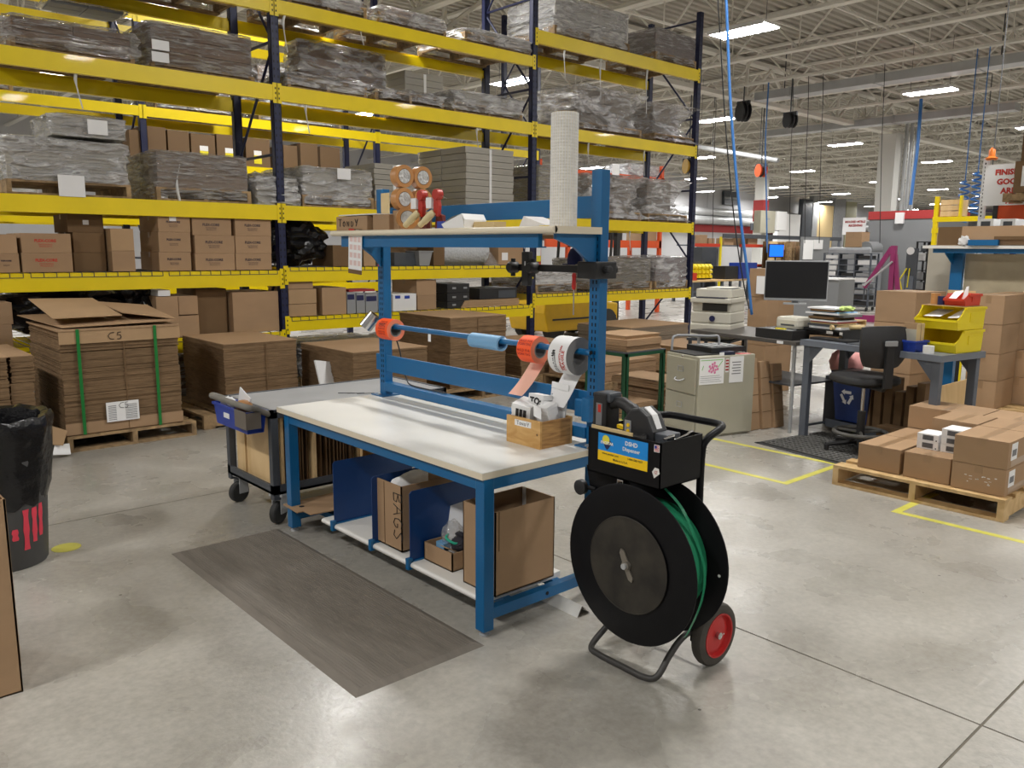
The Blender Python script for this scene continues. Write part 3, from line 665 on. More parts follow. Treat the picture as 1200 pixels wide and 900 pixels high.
# flat cardboard on the left end of the shelf
a, c, d = at(318, 599, z=.19), at(352, 618, z=.19), at(391, 606, z=.19)
b = MB(); b.prism([(2.03, 4.24), (2.02, 4.05), (2.06, 4.05), (2.06, 3.97), (2.48, 3.93), (2.50, 4.26)], .150, .156)
fc = b.build('flat_cardboard', M_card); tag(fc, 'flat die-cut cardboard sheet resting across the left end of the lower frame', 'cardboard')
MB().lathe([(.016, 0), (.016, .0006)], 12, T=Matrix.Translation((2.09, 4.13, .1562))).build('handle_hole', M_hole, fc)
b = MB(); b.box(2.25, 2.62, 3.93, 4.16, .118, .149); tag(b.build('folded_cardboard', M_cardd), 'folded brown cardboard lying under the flat die-cut sheet', 'cardboard')
# white angle piece on the floor behind the bench
b = MB(); a0 = at(640, 697, z=.02); a1 = at(682, 717, z=.02)
dv = (a1-a0).normalized(); nv = Vector((-dv.y, dv.x, 0))
for s, zz in ((0, .0), (1, .04)):
    pass
E1, E2 = a0-dv*.25, a1
b.add([E1, E2, E2+nv*.06+Vector((0, 0, .03)), E1+nv*.06+Vector((0, 0, .03)), E1-Vector((0, 0, .018)), E2-Vector((0, 0, .018)), E2-nv*.02+Vector((0, 0, .035)), E1-nv*.02+Vector((0, 0, .035))], [(0, 1, 2, 3), (0, 1, 6, 7), (4, 5, 1, 0)])
ep = MB()
pr_ = [(-.03, 0), (-.028, 0), (.0, .045), (.05, .001), (.052, .001), (.001, .05)]
Td = Matrix(((nv.x, 0, dv.x, E1.x), (nv.y, 0, dv.y, E1.y), (0, 1, 0, 0), (0, 0, 0, 1)))
ep.prism(pr_, 0, (E2-E1).length, T=Td)
tag(ep.build('edge_protector', M_lam), 'white cardboard corner protector lying on the floor behind the bench', 'edge protector')
# ================================================================ on the upper shelf
SZ = 1.7085
def onx(px, x=2.43): return at(px, 262, x=x).y
yl, yr = onx(395), onx(431)
tb = carton('small cardboard box marked with handwriting at the left end of the upper shelf', 2.425, 2.60, yr, yl, SZ, SZ+.082, tape=None)
scrawl('handwriting', 'TONDY', .04, .0022, M_ink, tb, (2.4235, yl-.03, SZ+.022), '-x', 1.1)
tag(box('flat_sheet', 2.43, 2.62, yr-.08, yl-.02, SZ+.0825, SZ+.088, M_white), 'dark edged white sheet on top of the handwritten box', 'sheet')
carton('plain small cardboard box beside the handwritten box on the upper shelf', 2.43, 2.58, onx(456), onx(437), SZ, SZ+.08, tape='x')
yc = onx(456, 2.62)
b = MB(); b.box(2.60, 2.606, yc-.03, yc+.05, SZ, SZ+.21); tag(b.build('tan_card', M_tan), 'tan card standing on edge behind the tape rolls', 'card')
def taperoll(label, y, z, R=.055, wid=.05, x=2.53, rz=.25, flat=False, group=None):
    t = thing('tape_roll', label, 'tape roll', (x, y, z), 0, group)
    T = Matrix.Translation((x, y, z)) @ Matrix.Rotation(rz, 4, 'Z') @ Matrix.Rotation(-PI/2, 4, 'X') @ Matrix.Translation((0, 0, -wid/2))
    b = MB(); b.lathe([(.039, 0), (R, 0), (R, wid), (.039, wid)], 32, T=T, caps=False); b.build('tape', M_tanroll, t, smooth=True)
    b = MB(); b.lathe([(.036, 0), (.039, 0), (.039, wid), (.036, wid), (.036, 0)], 28, T=T, caps=False); b.build('cardboard_core', M_cardd, t, smooth=True)
    b = MB(); b.lathe([(.0001, -.001), (.036, -.001)], 24, T=T, caps=False); b.build('shrink_film', mat('crinkled_film', (.55, .55, .54), .2, bump=.8, scale=40), t)
    return t
yq, R, za_ = 3.68, .058, SZ+.10+.059
for nm, x, z in (('upper left', 2.50, za_+.117), ('upper right', 2.62, za_+.117), ('lower left', 2.50, za_), ('lower right', 2.62, za_)):
    taperoll(nm+' tan packing tape roll of the shrink-wrapped four', yq, z, R, .05, x, 0)
tag(box('low_carton', 2.46, 2.67, yq-.03, yq+.03, SZ, SZ+.10, M_card), 'low cardboard carton under the shrink-wrapped tape rolls', 'box')
t = taperoll('loose tan packing tape roll lying in front of the wrapped rolls', 3.60, SZ+.058, .058, .06, 2.475, -.5)
def tapegun(label, y, x=2.46):
    t = thing('tape_gun', label, 'tape dispenser', (x, y, SZ))
    T = Matrix.Translation((x, y, SZ)) @ Matrix.Diagonal((1.25, 1.25, 1.3, 1))
    # cream handle slopes down toward the viewer's left, red frame and roller stand behind it
    b = MB(); b.tube(smoothpath([(-.03, .062, .014), (-.026, .035, .030), (-.022, .008, .048), (-.012, -.008, .064)], 4), [.012]*4+[.0145]*7+[.013]*2, 12, T=T); b.build('handle', M_cream, t, smooth=True)
    b = MB(); b.prism([(-.020, .05), (.006, .045), (.012, .085), (.004, .125), (-.016, .125), (-.02, .09)], -.009, .009, T=T @ Matrix(((0, 0, 1, 0), (-1, 0, 0, -.02), (0, 1, 0, 0), (0, 0, 0, 1)))); b.build('frame', M_dred, t, bevel=.003)
    b = MB(); b.lathe([(.006, -.014), (.02, -.014), (.022, 0), (.02, .014), (.006, .014)], 18, T=T @ Matrix.Translation((0, -.018, .128)) @ Matrix.Rotation(PI/2, 4, 'Y')); b.build('roller', M_dred, t, smooth=True)
    b = MB(); b.box(-.016, .02, .004, .04, .078, .118, T=T); b.build('paper_label', M_white, t)
    b = MB(); b.tube([T @ Vector((0, -.035, .125)), T @ Vector((0, -.075, .112))], .002, 5); b.build('wire_arm', M_chrome, t)
    b = MB(); b.prism([(-.03, 0), (.02, 0), (.02, .05), (-.02, .06)], -.005, .012, T=T @ Matrix(((0, 0, 1, .01), (-1, 0, 0, -.02), (0, 1, 0, 0), (0, 0, 0, 1)))); b.build('side_plate', mat('dark_red_plastic', srgb(110, 32, 24), .5), t)
    return t
tapegun('left red and cream tape gun on the upper shelf', at(492, 250, x=2.46).y); tapegun('right red and cream tape gun on the upper shelf', at(509, 250, x=2.47).y, 2.475)
p0 = at(532, 262, x=2.46)
b = MB(); pts = [(at(517, 264, x=2.44).y, SZ+.02), (at(530, 256, x=2.44).y, SZ+.055), (at(541, 250, x=2.44).y, SZ+.068), (at(544, 256, x=2.44).y, SZ+.04), (at(544, 267, x=2.44).y, SZ+.001)]
for i in range(4):
    (y0, z0), (y1_, z1) = pts[i], pts[i+1]; b.quad((2.44, y0, z0), (2.44, y1_, z1), (2.60, y1_+.03, z1), (2.60, y0+.03, z0))
b.add([(2.441, pts[0][0], pts[0][1]), (2.441, pts[2][0], pts[2][1]), (2.441, pts[4][0], pts[4][1]), (2.441, pts[0][0]-.02, SZ+.001)], [(0, 1, 2, 3)])
tag(b.build('folded_papers', M_white), 'curled white papers beside the tape guns on the upper shelf', 'papers')
tag(box('blue_packet', 2.45, 2.48, at(518, 262, x=2.45).y-.012, at(512, 262, x=2.45).y, SZ, SZ+.035, M_binblue), 'small blue packet between tape gun and white papers', 'packet')
b = MB()
for k in range(5): b.box(2.50+.002*k, 2.58, onx(578, 2.5)+.002*(k % 2), onx(552, 2.5), SZ+.006*k, SZ+.006*k+.0055)
tag(b.build('tan_label_stack', M_tan), 'low stack of tan labels in the middle of the upper shelf', 'labels')
b = MB(); yy0, yy1 = onx(644, 2.52), onx(612, 2.52); zm = SZ+.048
b.add([(2.50, yy1, SZ+.001), (2.50, yy1-.03, zm), (2.62, yy1-.03, zm), (2.62, yy1, SZ+.001), (2.50, yy0, SZ+.006), (2.62, yy0, SZ+.006), (2.50, yy1, SZ), (2.62, yy1, SZ)], [(0, 1, 2, 3), (1, 4, 5, 2), (0, 1, 4)])
tag(b.build('folded_leaflet', mat('red_white_leaflet', srgb(225, 222, 220), .5, var=.05, scale=30)), 'tented white and red leaflet beside the tall roll on the upper shelf', 'leaflet')
# tall roll of grid film
yb_ = at(660, 260, x=2.56).y; zt = at(660, 133, x=2.56).z
t = thing('mesh_film_roll', 'tall upright roll of white gridded bubble film on the right end of the upper shelf', 'roll', (2.56, yb_, SZ))
b = MB(); Rr = .0565; n = 40; prof = []; hh = zt-SZ; zz = 0
nz_ = int(hh/.0125)
for i in range(nz_+1):
    z0 = hh*i/nz_; prof += [(Rr, z0), (Rr+.0018, z0+.004)] if i < nz_ else [(Rr, z0)]
b.lathe(prof, 48, T=Matrix.Translation((2.56, yb_, SZ))); b.build('film', mat('white_grid_film', srgb(232, 228, 218), .3, var=.06, scale=30, bump=.3, bscale=60), t, smooth=False)
b = MB()
for k in range(30):
    a = 2*PI*k/30; b.box(-.0012, .0012, -.0012, .0012, 0, hh, T=Matrix.Translation((2.56+math.cos(a)*(Rr+.001), yb_+math.sin(a)*(Rr+.001), SZ)))
b.build('grid_ribs', M_white, t, kind='stuff')
b = MB(); b.lathe([(.02, hh), (.02, hh+.0015), (.0555, hh+.0015), (.0555, hh)], 32, T=Matrix.Translation((2.56, yb_, SZ))); b.build('roll_end', M_tan, t)
# hanging calendar card at the front edge
t = thing('hanging_calendar', 'narrow paper calendar card with a red header hanging from the upper shelf edge', 'calendar', (2.42, at(416, 290, x=2.42).y, 1.6))
ya, yb = at(409, 280, x=2.421).y, at(424.5, 280, x=2.421).y; zA, zB = at(416, 268, x=2.421).z, at(419, 320, x=2.421).z
T = Matrix.Translation((2.421, (ya+yb)/2, zA)) @ Matrix.Rotation(.06, 4, 'X')
W2 = (ya-yb)/2; Hc = zA-zB
b = MB(); b.box(-.001, .001, -W2, W2, -Hc, -.02, T=T); b.build('card', M_white, t)
b = MB(); b.box(-.0014, .0012, -W2, W2, -.02, 0, T=T); b.box(-.0014, .0012, -W2, W2, -Hc-.006, -Hc+.018, T=T); b.build('dark_band', M_cardd, t)
b = MB(); b.box(-.002, -.0014, W2*.15, W2*.95, -.0185, -.002, T=T); b.build('red_logo_square', M_red, t)
text('printed_lettering', '2020', .016, M_white, t, T @ Vector((-.002, -W2*.35, -.010)), '-x')
b = MB()
for r in range(4):
    for c in range(3): b.box(-.0016, -.001, -W2*.85+c*W2*.6, -W2*.85+c*W2*.6+W2*.45, -.045-r*(Hc-.07)/4-.028, -.045-r*(Hc-.07)/4, T=T)
b.build('printed_months', mat('faint_pink_print', srgb(226, 200, 196), .6), t)
# black articulated arm on the right post
t = thing('clamp_arm', 'black articulated camera arm clamped to the right upright post under the shelf', 'arm', (2.69, 2.75, 1.5))
za = at(665, 315, x=2.68).z
b = MB(); b.box(2.668, 2.70, 2.42, 3.03, za-.016, za+.016); b.build('arm_bar', M_blkm, t, bevel=.003)
b = MB(); b.box(2.64, 2.775, 2.415, 2.53, za-.04, za+.035); b.tube([(2.70, 2.415, za), (2.70, 2.385, za)], .018, 12); b.tube([(2.775, 2.45, za), (2.80, 2.44, za)], .02, 12); b.build('post_clamp', M_blkm, t, bevel=.006)
for y in (2.83, 2.97):
    b = MB(); b.lathe([(.02, -.03), (.028, -.02), (.028, .02), (.02, .03)], 14, T=Matrix.Translation((2.655, y, za)) @ Matrix.Rotation(PI/2, 4, 'Y')); b.tube([(2.655, y, za-.042), (2.655, y, za+.042)], .012, 10); b.build('joint_knob', M_blkm, t, smooth=True)
ye = at(617, 320, x=2.66).y
b = MB(); b.box(2.645, 2.675, ye-.028, ye+.02, za-.085, za+.075); b.build('end_plate', M_blkm, t, bevel=.004); b = MB(); b.box(2.642, 2.646, ye-.012, ye-.004, za+.01, za+.03); b.build('plate_screw', M_chrome, t)
# red screwdriver hanging from the arm
ys = at(673, 340, x=2.668).y
t = thing('screwdriver', 'red handled screwdriver hanging blade down from the black arm', 'screwdriver', (2.665, ys, za-.13))
T = Matrix.Translation((2.665, ys, za-.017))
MB().lathe([(.006, -.075), (.0105, -.06), (.0085, -.03), (.0105, -.012), (.007, 0)], 12, T=T).build('handle', mat('red_screwdriver', srgb(200, 40, 36), .35), t, smooth=True)
MB().tube([(2.665, ys, za-.09), (2.665, ys, za-.205)], .003, 8).build('blade', M_chrome, t)
# navy cap on the arm
yc = at(681, 305, x=2.72).y
t = thing('navy_cap', 'navy blue cap resting on the black arm beside the post', 'cap', (2.68, yc, za+.016))
b = MB(); b.lathe([(.05, 0), (.052, .02), (.047, .05), (.03, .075), (.0005, .085)], 20, T=Matrix.Translation((2.68, yc, za+.022)) @ Matrix.Diagonal((.75, .62, .9, 1))); b.build('crown', mat('navy_cloth', srgb(26, 30, 70), .9), t, smooth=True)
b = MB(); b.prism([(-.03, .025), (-.02, .06), (0, .07), (.02, .06), (.03, .025)], .018, .023, T=Matrix.Translation((2.68, yc, za))); b.build('peak', mat('navy_cloth', (0, 0, 0)), t)
# ================================================================ floor mat
b = MB(); x0, x1, y0, y1 = 1.405, 2.012, 2.41, 4.28
b.add([(x0, y0, 0), (x1, y0, 0), (x1, y1, 0), (x0, y1, 0), (x0+.03, y0+.03, .012), (x1-.03, y0+.03, .012), (x1-.03, y1-.03, .012), (x0+.03, y1-.03, .012)], [(0, 1, 5, 4), (1, 2, 6, 5), (2, 3, 7, 6), (3, 0, 4, 7), (4, 5, 6, 7)])
mt = b.build('floor_mat', M_mat); tag(mt, 'worn grey anti-fatigue mat lying in front of the packing bench', 'mat')
b = MB()
for k in range(40):
    xx = x0+.04+(x1-x0-.08)*k/39; b.box(xx, xx+.004, y0+.035, y1-.035, .0115, .0132)
b.build('mat_ribs', M_mat, mt, kind='stuff')
# ================================================================ strapping cart
D = thing('strapping_cart', 'black strapping dispenser cart with big reel, red wheels and blue and yellow sign', 'cart', (2.42, 1.86, 0))
RX = lambda x, y, z: Matrix.Translation((x, y, z)) @ Matrix.Rotation(PI/2, 4, 'Y')      # lathe axis along +x
cy, cz = 1.866, .452
b = MB(); b.lathe([(.18, 0), (.186, .0), (.30, 0), (.306, .003), (.306, .006), (.30, .008), (.18, .008)], 64, T=RX(2.256, cy, cz), caps=False)
b.build('reel_flange', M_blk, D, smooth=True, label='front reel disc facing the camera')
b = MB(); b.lathe([(.186, -.004), (.183, -.006), (.178, .0), (.172, .022), (.15, .030), (.13, .026), (.115, .032), (.06, .030), (.05, .022), (.02, .022)], 56, T=RX(2.252, cy, cz)); b.build('dished_hub', M_dust, D, smooth=True, label='dusty dished hub of the reel')
b = MB(); b.lathe([(.05, 0), (.30, 0), (.306, .003), (.306, .006), (.30, .008), (.05, .008)], 64, T=RX(2.445, cy, cz)); rf = b.build('reel_flange', M_blk, D, smooth=True)
b = MB(); b.lathe([(.006, 0), (.006, .001)], 10, T=RX(2.4438, cy-.27, cz-.01)); b.build('white_dot', M_white, rf)
b = MB(); b.lathe([(.222, 0), (.226, .02), (.227, .09), (.222, .165)], 64, T=RX(2.272, cy, cz)); b.build('strapping_coil', mat('green_strapping', (0, 0, 0)), D, smooth=True)
# threaded shaft and wing nut
b = MB(); b.tube([(2.225, cy, cz), (2.50, cy, cz)], .011, 12); b.build('shaft', M_galv, D, smooth=True)
b = MB(); T = Matrix.Translation((2.246, cy, cz)) @ Matrix.Rotation(-.45, 4, 'X')
b.prism([(-.006, -.016), (-.012, -.052), (0, -.066), (.012, -.052), (.014, -.016), (.014, .016), (.012, .052), (0, .066), (-.012, .052), (-.014, .016)], -.004, .004, T=T @ Matrix(((0, 0, 1, 0), (1, 0, 0, 0), (0, 1, 0, 0), (0, 0, 0, 1)))); b.lathe([(.017, -.012), (.02, 0), (.017, .012)], 16, T=T @ Matrix.Rotation(PI/2, 4, 'Y')); b.build('wing_nut', mat('dull_metal', srgb(150, 144, 134), .4, metal=.7), D, bevel=.001)
# strap leaving the reel
b = MB(); pth = [at(778, 571, x=2.37), at(800, 597, x=2.375), at(818, 640, x=2.39), at(826, 670, x=2.40), at(822, 705, x=2.40), at(808, 738, x=2.40), at(802, 747, x=2.40)]
pth = smoothpath(pth, 5)
for i in range(len(pth)-1):
    a, c = pth[i], pth[i+1]; b.quad(a+Vector((-.008, 0, 0)), a+Vector((.008, 0, 0)), c+Vector((.008, 0, 0)), c+Vector((-.008, 0, 0)))
st = b.build('loose_strap', M_green, D, smooth=True)
p0 = at(777, 570, x=2.365); box('strap_clip', p0.x-.012, p0.x+.012, p0.y-.006, p0.y+.010, p0.z-.004, p0.z+.012, M_white, D)
# tool box
bx0, bx1, by0, by1, bz0, bz1 = 2.252, 2.497, 1.732, 2.078, .772, .942
b = MB(); t_ = .004
b.box(bx0, bx1, by0, by1, bz0, bz0+t_); b.box(bx0, bx0+t_, by0, by1, bz0, bz1); b.box(bx1-t_, bx1, by0, by1, bz0, bz1); b.box(bx0, bx1, by0, by0+t_, bz0, bz1); b.box(bx0, bx1, by1-t_, by1, bz0, bz1)
tbx = b.build('tool_tray', M_blk, D)
SY0, SY1, Sz0, Sz1 = at(701, 530, x=bx0).y, at(759, 540, x=bx0).y, at(701, 538, x=bx0).z, at(701, 506, x=bx0).z
zm = Sz0+(Sz1-Sz0)*.37
MB().box(bx0-.0012, bx0, SY1, SY0, zm, Sz1).build('blue_sign', M_lab_b, tbx); MB().box(bx0-.0012, bx0, SY1, SY0, Sz0, zm).build('yellow_sign', M_lab_y, tbx)
SW, SHh = SY0-SY1, Sz1-Sz0; xs = bx0-.0018
def sg(u, v): return (xs, SY0-SW*u, Sz1-SHh*v)
text('printed_lettering', 'DSHD', SHh*.21, M_white, tbx, sg(.68, .19), '-x', bold=.0006); text('printed_lettering', 'Dispenser', SHh*.19, M_white, tbx, sg(.68, .40), '-x', bold=.0005)
text('printed_lettering', 'www.pacstar.com', SHh*.105, M_ink, tbx, sg(.26, .72), '-x', bold=.0002); text('printed_lettering', '1-800-548-9557', SHh*.105, M_ink, tbx, sg(.76, .72), '-x', bold=.0002); text('printed_lettering', 'Made in U.S.A.', SHh*.115, M_ink, tbx, sg(.47, .88), '-x', bold=.0002)
b = MB(); b.add([sg(.10, .30), sg(.19, .10), sg(.29, .30), sg(.22, .52), sg(.19, .58), sg(.15, .50)], [(0, 1, 2, 3, 4, 5)]); b.build('sign_emblem', mat('emblem_navy', srgb(30, 34, 80), .5), tbx)
b = MB(); c = Vector(sg(.165, .22))+Vector((-.0006, 0, 0)); b.add([c+Vector((0, .018*math.cos(2*PI*k/20), .018*math.sin(2*PI*k/20))) for k in range(20)], [tuple(range(20))]); b.build('emblem_ball', mat('emblem_yellow', srgb(232, 220, 70), .5), tbx)
text('emblem_lettering', 'PACSTAR', SHh*.14, M_white, tbx, (xs-.001, SY0-SW*.19, Sz1-SHh*.335), '-x', bold=.0006)
f = at(771, 526, x=bx0); box('flag_sticker', bx0-.0012, bx0, f.y-.008, f.y+.016, f.z-.013, f.z+.013, M_white, tbx)
b = MB()
for k in range(4): b.box(bx0-.002, bx0-.0012, f.y-.006, f.y+.013, f.z-.010+.006*k, f.z-.007+.006*k)
b.build('red_stripes', M_red, tbx); box('blue_canton', bx0-.0024, bx0-.002, f.y+.004, f.y+.013, f.z+.0, f.z+.010, M_binblue, tbx)
f = at(769, 554, x=bx0); b = MB(); b.add([(bx0-.001, f.y+.018, f.z), (bx0-.001, f.y+.006, f.z+.018), (bx0-.001, f.y-.012, f.z+.016), (bx0-.001, f.y-.016, f.z-.002), (bx0-.001, f.y+.008, f.z-.022)], [(0, 1, 2, 3, 4)]); b.build('diamond_sticker', M_lam, tbx)
text('printed_lettering', 'IZ', .016, M_red, tbx, (bx0-.0018, f.y, f.z), '-x')
for (u, v) in ((.02, .5), (.98, .5)): pass
f = at(689, 525, x=bx0); MB().lathe([(.005, 0), (.004, .003)], 10, T=Matrix.Translation((bx0, f.y, f.z)) @ Matrix.Rotation(-PI/2, 4, 'Y')).build('rivet', M_chrome, tbx)
# yoke and cord pulley under the box
b = MB(); b.prism([(2.10, .66), (2.13, .775), (1.93, .775), (1.90, .70)], 2.30, 2.312, T=Matrix(((0, 0, 1, 0), (1, 0, 0, 0), (0, 1, 0, 0), (0, 0, 0, 1)))); b.build('yoke_plate', M_blk, D)
f = at(683, 570, x=2.29); b = MB(); b.tube([(2.29, f.y-.07, f.z+.005), (2.29, f.y-.005, f.z)], .008, 10); b.build('knob_stem', M_blk, D, smooth=True)
b = MB(); b.lathe([(.022, -.014), (.03, -.01), (.03, .01), (.022, .014)], 20, T=RX(2.28, f.y, f.z)); b.build('brake_knob', M_blkm, D, smooth=True)
f = at(729, 566, x=2.30); b = MB(); b.box(2.285, 2.31, f.y-.014, f.y+.014, f.z-.016, f.z+.016); b.build('guide_clip', M_chrome, D, bevel=.003)
# frame tube: floor loop, up to axle, uprights, handle
hz = .925
A = [(2.56, 2.04, .16), (2.44, 2.06, .13), (2.37, 2.085, .07), (2.31, 2.09, .02), (2.29, 2.03, .017), (2.287, 1.90, .017), (2.288, 1.80, .017), (2.31, 1.755, .03), (2.37, 1.745, .10), (2.44, 1.74, .15), (2.56, 1.745, .16)]
MB().tube(smoothpath(A, 6), .0125, 12).build('floor_loop', mat('scuffed_black_tube', srgb(58, 56, 54), .5, var=.25, scale=14), D, smooth=True)
for y in (1.745, 2.06):
    pass
yA, yB = 1.745, 2.06; px_ = 2.515
hpts = [(px_, yA, .14), (px_, yA, .60), (px_, yA, .84), (px_+.02, yA, .905), (px_+.10, yA-.004, .938), (px_+.155, yA+.02, .942), (px_+.175, yA+.06, .942), (px_+.175, 1.9, .942), (px_+.175, yB-.06, .942), (px_+.155, yB-.02, .942), (px_+.10, yB+.004, .938), (px_+.02, yB, .905), (px_, yB, .84), (px_, yB, .60), (px_, yB, .14)]
MB().tube(smoothpath(hpts, 5), .0145, 12).build('handle_tube', M_blk, D, smooth=True)
wx = 2.60
MB().tube([(wx, 1.70, .126), (wx, 2.12, .126)], .010, 10).build('axle', M_galv, D, smooth=True)
b = MB(); b.box(px_-.012, px_+.012, yA-.005, yA+.005, .115, .2); b.box(px_-.012, wx+.015, yA-.004, yA+.004, .112, .14); b.box(px_-.012, wx+.015, yB-.004, yB+.004, .112, .14); b.build('axle_bracket', M_blk, D)
for ys, fx in ((1.708, -1), (2.10, 1)):
    T = Matrix.Translation((wx, ys, .126)) @ Matrix.Rotation(PI/2 if fx < 0 else -PI/2, 4, 'X')
    b = MB(); b.lathe([(.088, -.024), (.104, -.026), (.120, -.02), (.126, -.008), (.126, .008), (.120, .02), (.104, .026), (.088, .024)], 40, T=T, caps=False); wh = b.build('wheel', M_tyre, D, smooth=True, label='black rubber tyre with red hub')
    b = MB(); b.lathe([(.0001, .012), (.02, .014), (.05, .014), (.078, .010), (.083, .026), (.0885, .027), (.0885, .0)], 36, T=T, caps=False); b.build('red_hub', M_rwheel, wh, smooth=True)
    b = MB(); b.lathe([(.012, .014), (.014, .03), (.007, .034), (.0001, .034)], 14, T=T, caps=False); b.build('axle_cap', M_chrome, wh, smooth=True)
    if fx < 0: MB().lathe([(.004, .0), (.004, .016)], 8, T=T @ Matrix.Translation((.045, -.01, 0))).build('valve', M_chrome, wh)
# battery strapping tool lying in the tray
tl = thing('strapping_tool', 'black cordless strapping tool with yellow trigger lying on the cart tray', 'power tool', (2.36, 1.9, .86))
T = Matrix.Translation((2.345, 1.925, .945))       # local x = depth, local y along world y (+ = left in photo), z up
b = MB()
bat = b.box(-.04, .04, .115, .185, -.03, .125, T=T).build('battery_pack', M_blkm, tl, bevel=.008)
box('battery_label', -.0415, -.04, .135, .165, 0, .085, M_grayprint, bat, T=T); box('red_mark', -.0425, -.0415, .14, .155, .05, .08, M_red, bat, T=T)
b = MB(); b.box(-.035, .035, .10, .165, .09, .128, T=T); b.build('battery_top', M_dgrey, tl, bevel=.01)
b = MB(); b.tube(smoothpath([(0, .135, .075), (0, .08, .092), (0, .03, .078), (0, -.01, .05)], 5), [.022]*6+[.024]*5+[.028]*5, 12, T=T); b.build('handle_grip', M_blkm, tl, smooth=True)
b = MB(); T2 = T @ Matrix(((0, 0, 1, 0), (1, 0, 0, 0), (0, 1, 0, 0), (0, 0, 0, 1)))
b.prism([(.03, -.02), (.03, .04), (-.005, .085), (-.045, .095), (-.085, .07), (-.115, .015), (-.118, -.045), (-.05, -.06), (.0, -.055)], -.042, .042, T=T2); bd = b.build('tool_body', mat('matt_black_tool', (.022, .023, .025), .45), tl, bevel=.008)
b = MB(); b.prism([(-.052, .0955), (-.088, .071), (-.112, .022), (-.106, .02), (-.083, .065), (-.05, .089)], -.016, .014, T=T2 @ Matrix.Translation((0, .001, 0))); b.build('printed_plate', M_white, bd)
b = MB(); b.box(-.0445, -.042, -.012, .018, -.012, .042, T=T); b.build('button_panel', M_lgrey, bd)
for q in (.006, .028): MB().lathe([(.008, 0), (.007, .003)], 12, T=T @ Matrix.Translation((-.0445, .0, q-.004)) @ Matrix.Rotation(-PI/2, 4, 'Y')).build('yellow_button', M_lab_y, bd)
b = MB(); b.prism([(.085, -.005), (.02, -.012), (.012, .012), (.02, .002), (.085, .008)], -.01, .01, T=T2); b.build('trigger', M_lab_y, tl)
b = MB(); b.tube([T @ Vector((-.03, .11, -.02)), T @ Vector((-.03, .06, -.04)), T @ Vector((-.03, .0, -.045))], .016, 10); b.build('lower_bar', M_dgrey, tl, smooth=True)
b = MB(); b.tube([T @ Vector((-.035, .03, -.025)), T @ Vector((-.035, -.07, -.025))], .028, 14); b.lathe([(.028, 0), (.031, .004), (.031, .02), (.026, .024)], 14, T=T @ Matrix.Translation((-.035, -.07, -.025)) @ Matrix.Rotation(PI/2, 4, 'X')); b.build('motor_housing', M_blkm, tl, smooth=True)
b = MB(); b.box(-.03, .05, -.17, -.10, -.06, .012, T=T); b.build('sealing_head', M_dgrey, tl, bevel=.006); box('red_strip', -.048, -.0445, -.10, -.045, -.055, -.045, M_red, tl, T=T)
b = MB(); b.box(-.05, .05, -.13, .16, -.085, -.06, T=T); b.build('foot_plate', M_dgrey, tl, bevel=.004)
for (yy, zz) in ((-.085, -.03), (-.115, -.05)): MB().lathe([(.005, 0), (.004, .003)], 8, T=T @ Matrix.Translation((-.044, yy, zz)) @ Matrix.Rotation(-PI/2, 4, 'Y')).build('screw', M_chrome, tl)
tag(box('cardboard_block', bx0+.008, 2.44, 1.745, 2.07, bz0+.005, .859, M_cardl), 'tan cardboard carton filling the cart tray under the strapping tool', 'cardboard'); tag(box('cardboard_liner', bx0+.006, bx0+.012, 1.87, 2.07, .86, bz1+.012, M_tan), 'strip of tan cardboard standing behind the sign of the cart tray', 'cardboard')
ld = [(bx1-.04, 1.76, bz1-.012), (bx1-.10, 1.80, bz1-.008), (bx1-.16, 1.78, bz1-.004)]
tag(MB().tube(smoothpath([(bx0+.03, 1.745, bz1+.008), (bx0+.08, 1.74, bz1+.015), (bx0+.10, 1.75, bz1-.005), (bx0+.15, 1.742, bz1+.005), (bx0+.20, 1.745, bz1+.012), (bx0+.22, 1.76, bz1-.05), (bx0+.22, 1.79, bz0+.007)], 4), .004, 6).build('metal_hook', M_chrome, smooth=True), 'bent bright metal hook lying over the tray edge', 'hook')
# ================================================================ grey service cart behind the bench
V = thing('service_cart', 'grey steel service cart with plywood compartments behind the packing bench', 'cart', (2.65, 4.66, 0))
vx0, vx1, vy0, vy1, vz = 2.02, 3.28, 4.335, 4.99, .685
b = MB(); b.box(vx0, vx1, vy0, vy1, vz-.006, vz, 0); 
for (a0, a1, c0, c1) in ((vx0, vx1, vy0, vy0+.02), (vx0, vx1, vy1-.02, vy1), (vx0, vx0+.02, vy0, vy1), (vx1-.02, vx1, vy0, vy1)): b.box(a0, a1, c0, c1, vz-.045, vz+.004, 1)
tp = b.build('top_tray', [M_steell, M_dgrey], V)
b = MB()
for k in range(3): b.tube([(2.62+.04*k, 4.62-.05*k, vz+.0008), (2.70+.05*k, 4.55-.04*k, vz+.0008)], .004, 4)
b.build('scuff_mark', M_blkm, tp)
b = MB(); b.box(vx0, vx1, vy0, vy1, .185, .2); b.box(vx0, vx1, vy0, vy0+.015, .185, .24); b.box(vx0, vx0+.015, vy0, vy1, .185, .24); b.box(vx1-.015, vx1, vy0, vy1, .185, .24); b.build('bottom_shelf', M_dgrey, V)
for px in (vx0, vx1-.045):
    for py in (vy0, vy1-.045): box('corner_post', px, px+.045, py, py+.045, .15, vz-.006, M_dgrey, V, bevel=.004)
box('end_panel', vx0+.047, vx0+.06, vy0+.06, vy1-.20, .2, vz-.05, M_ply, V); box('end_stile', vx0+.04, vx0+.07, vy1-.19, vy1-.07, .2, vz-.05, M_ply, V)
for k, xx in enumerate((2.09, 2.30, 2.62, 2.82, 3.1)): box('partition', xx, xx+.018, vy0+.03, vy1-.05, .215, vz-.05, M_ply, V)
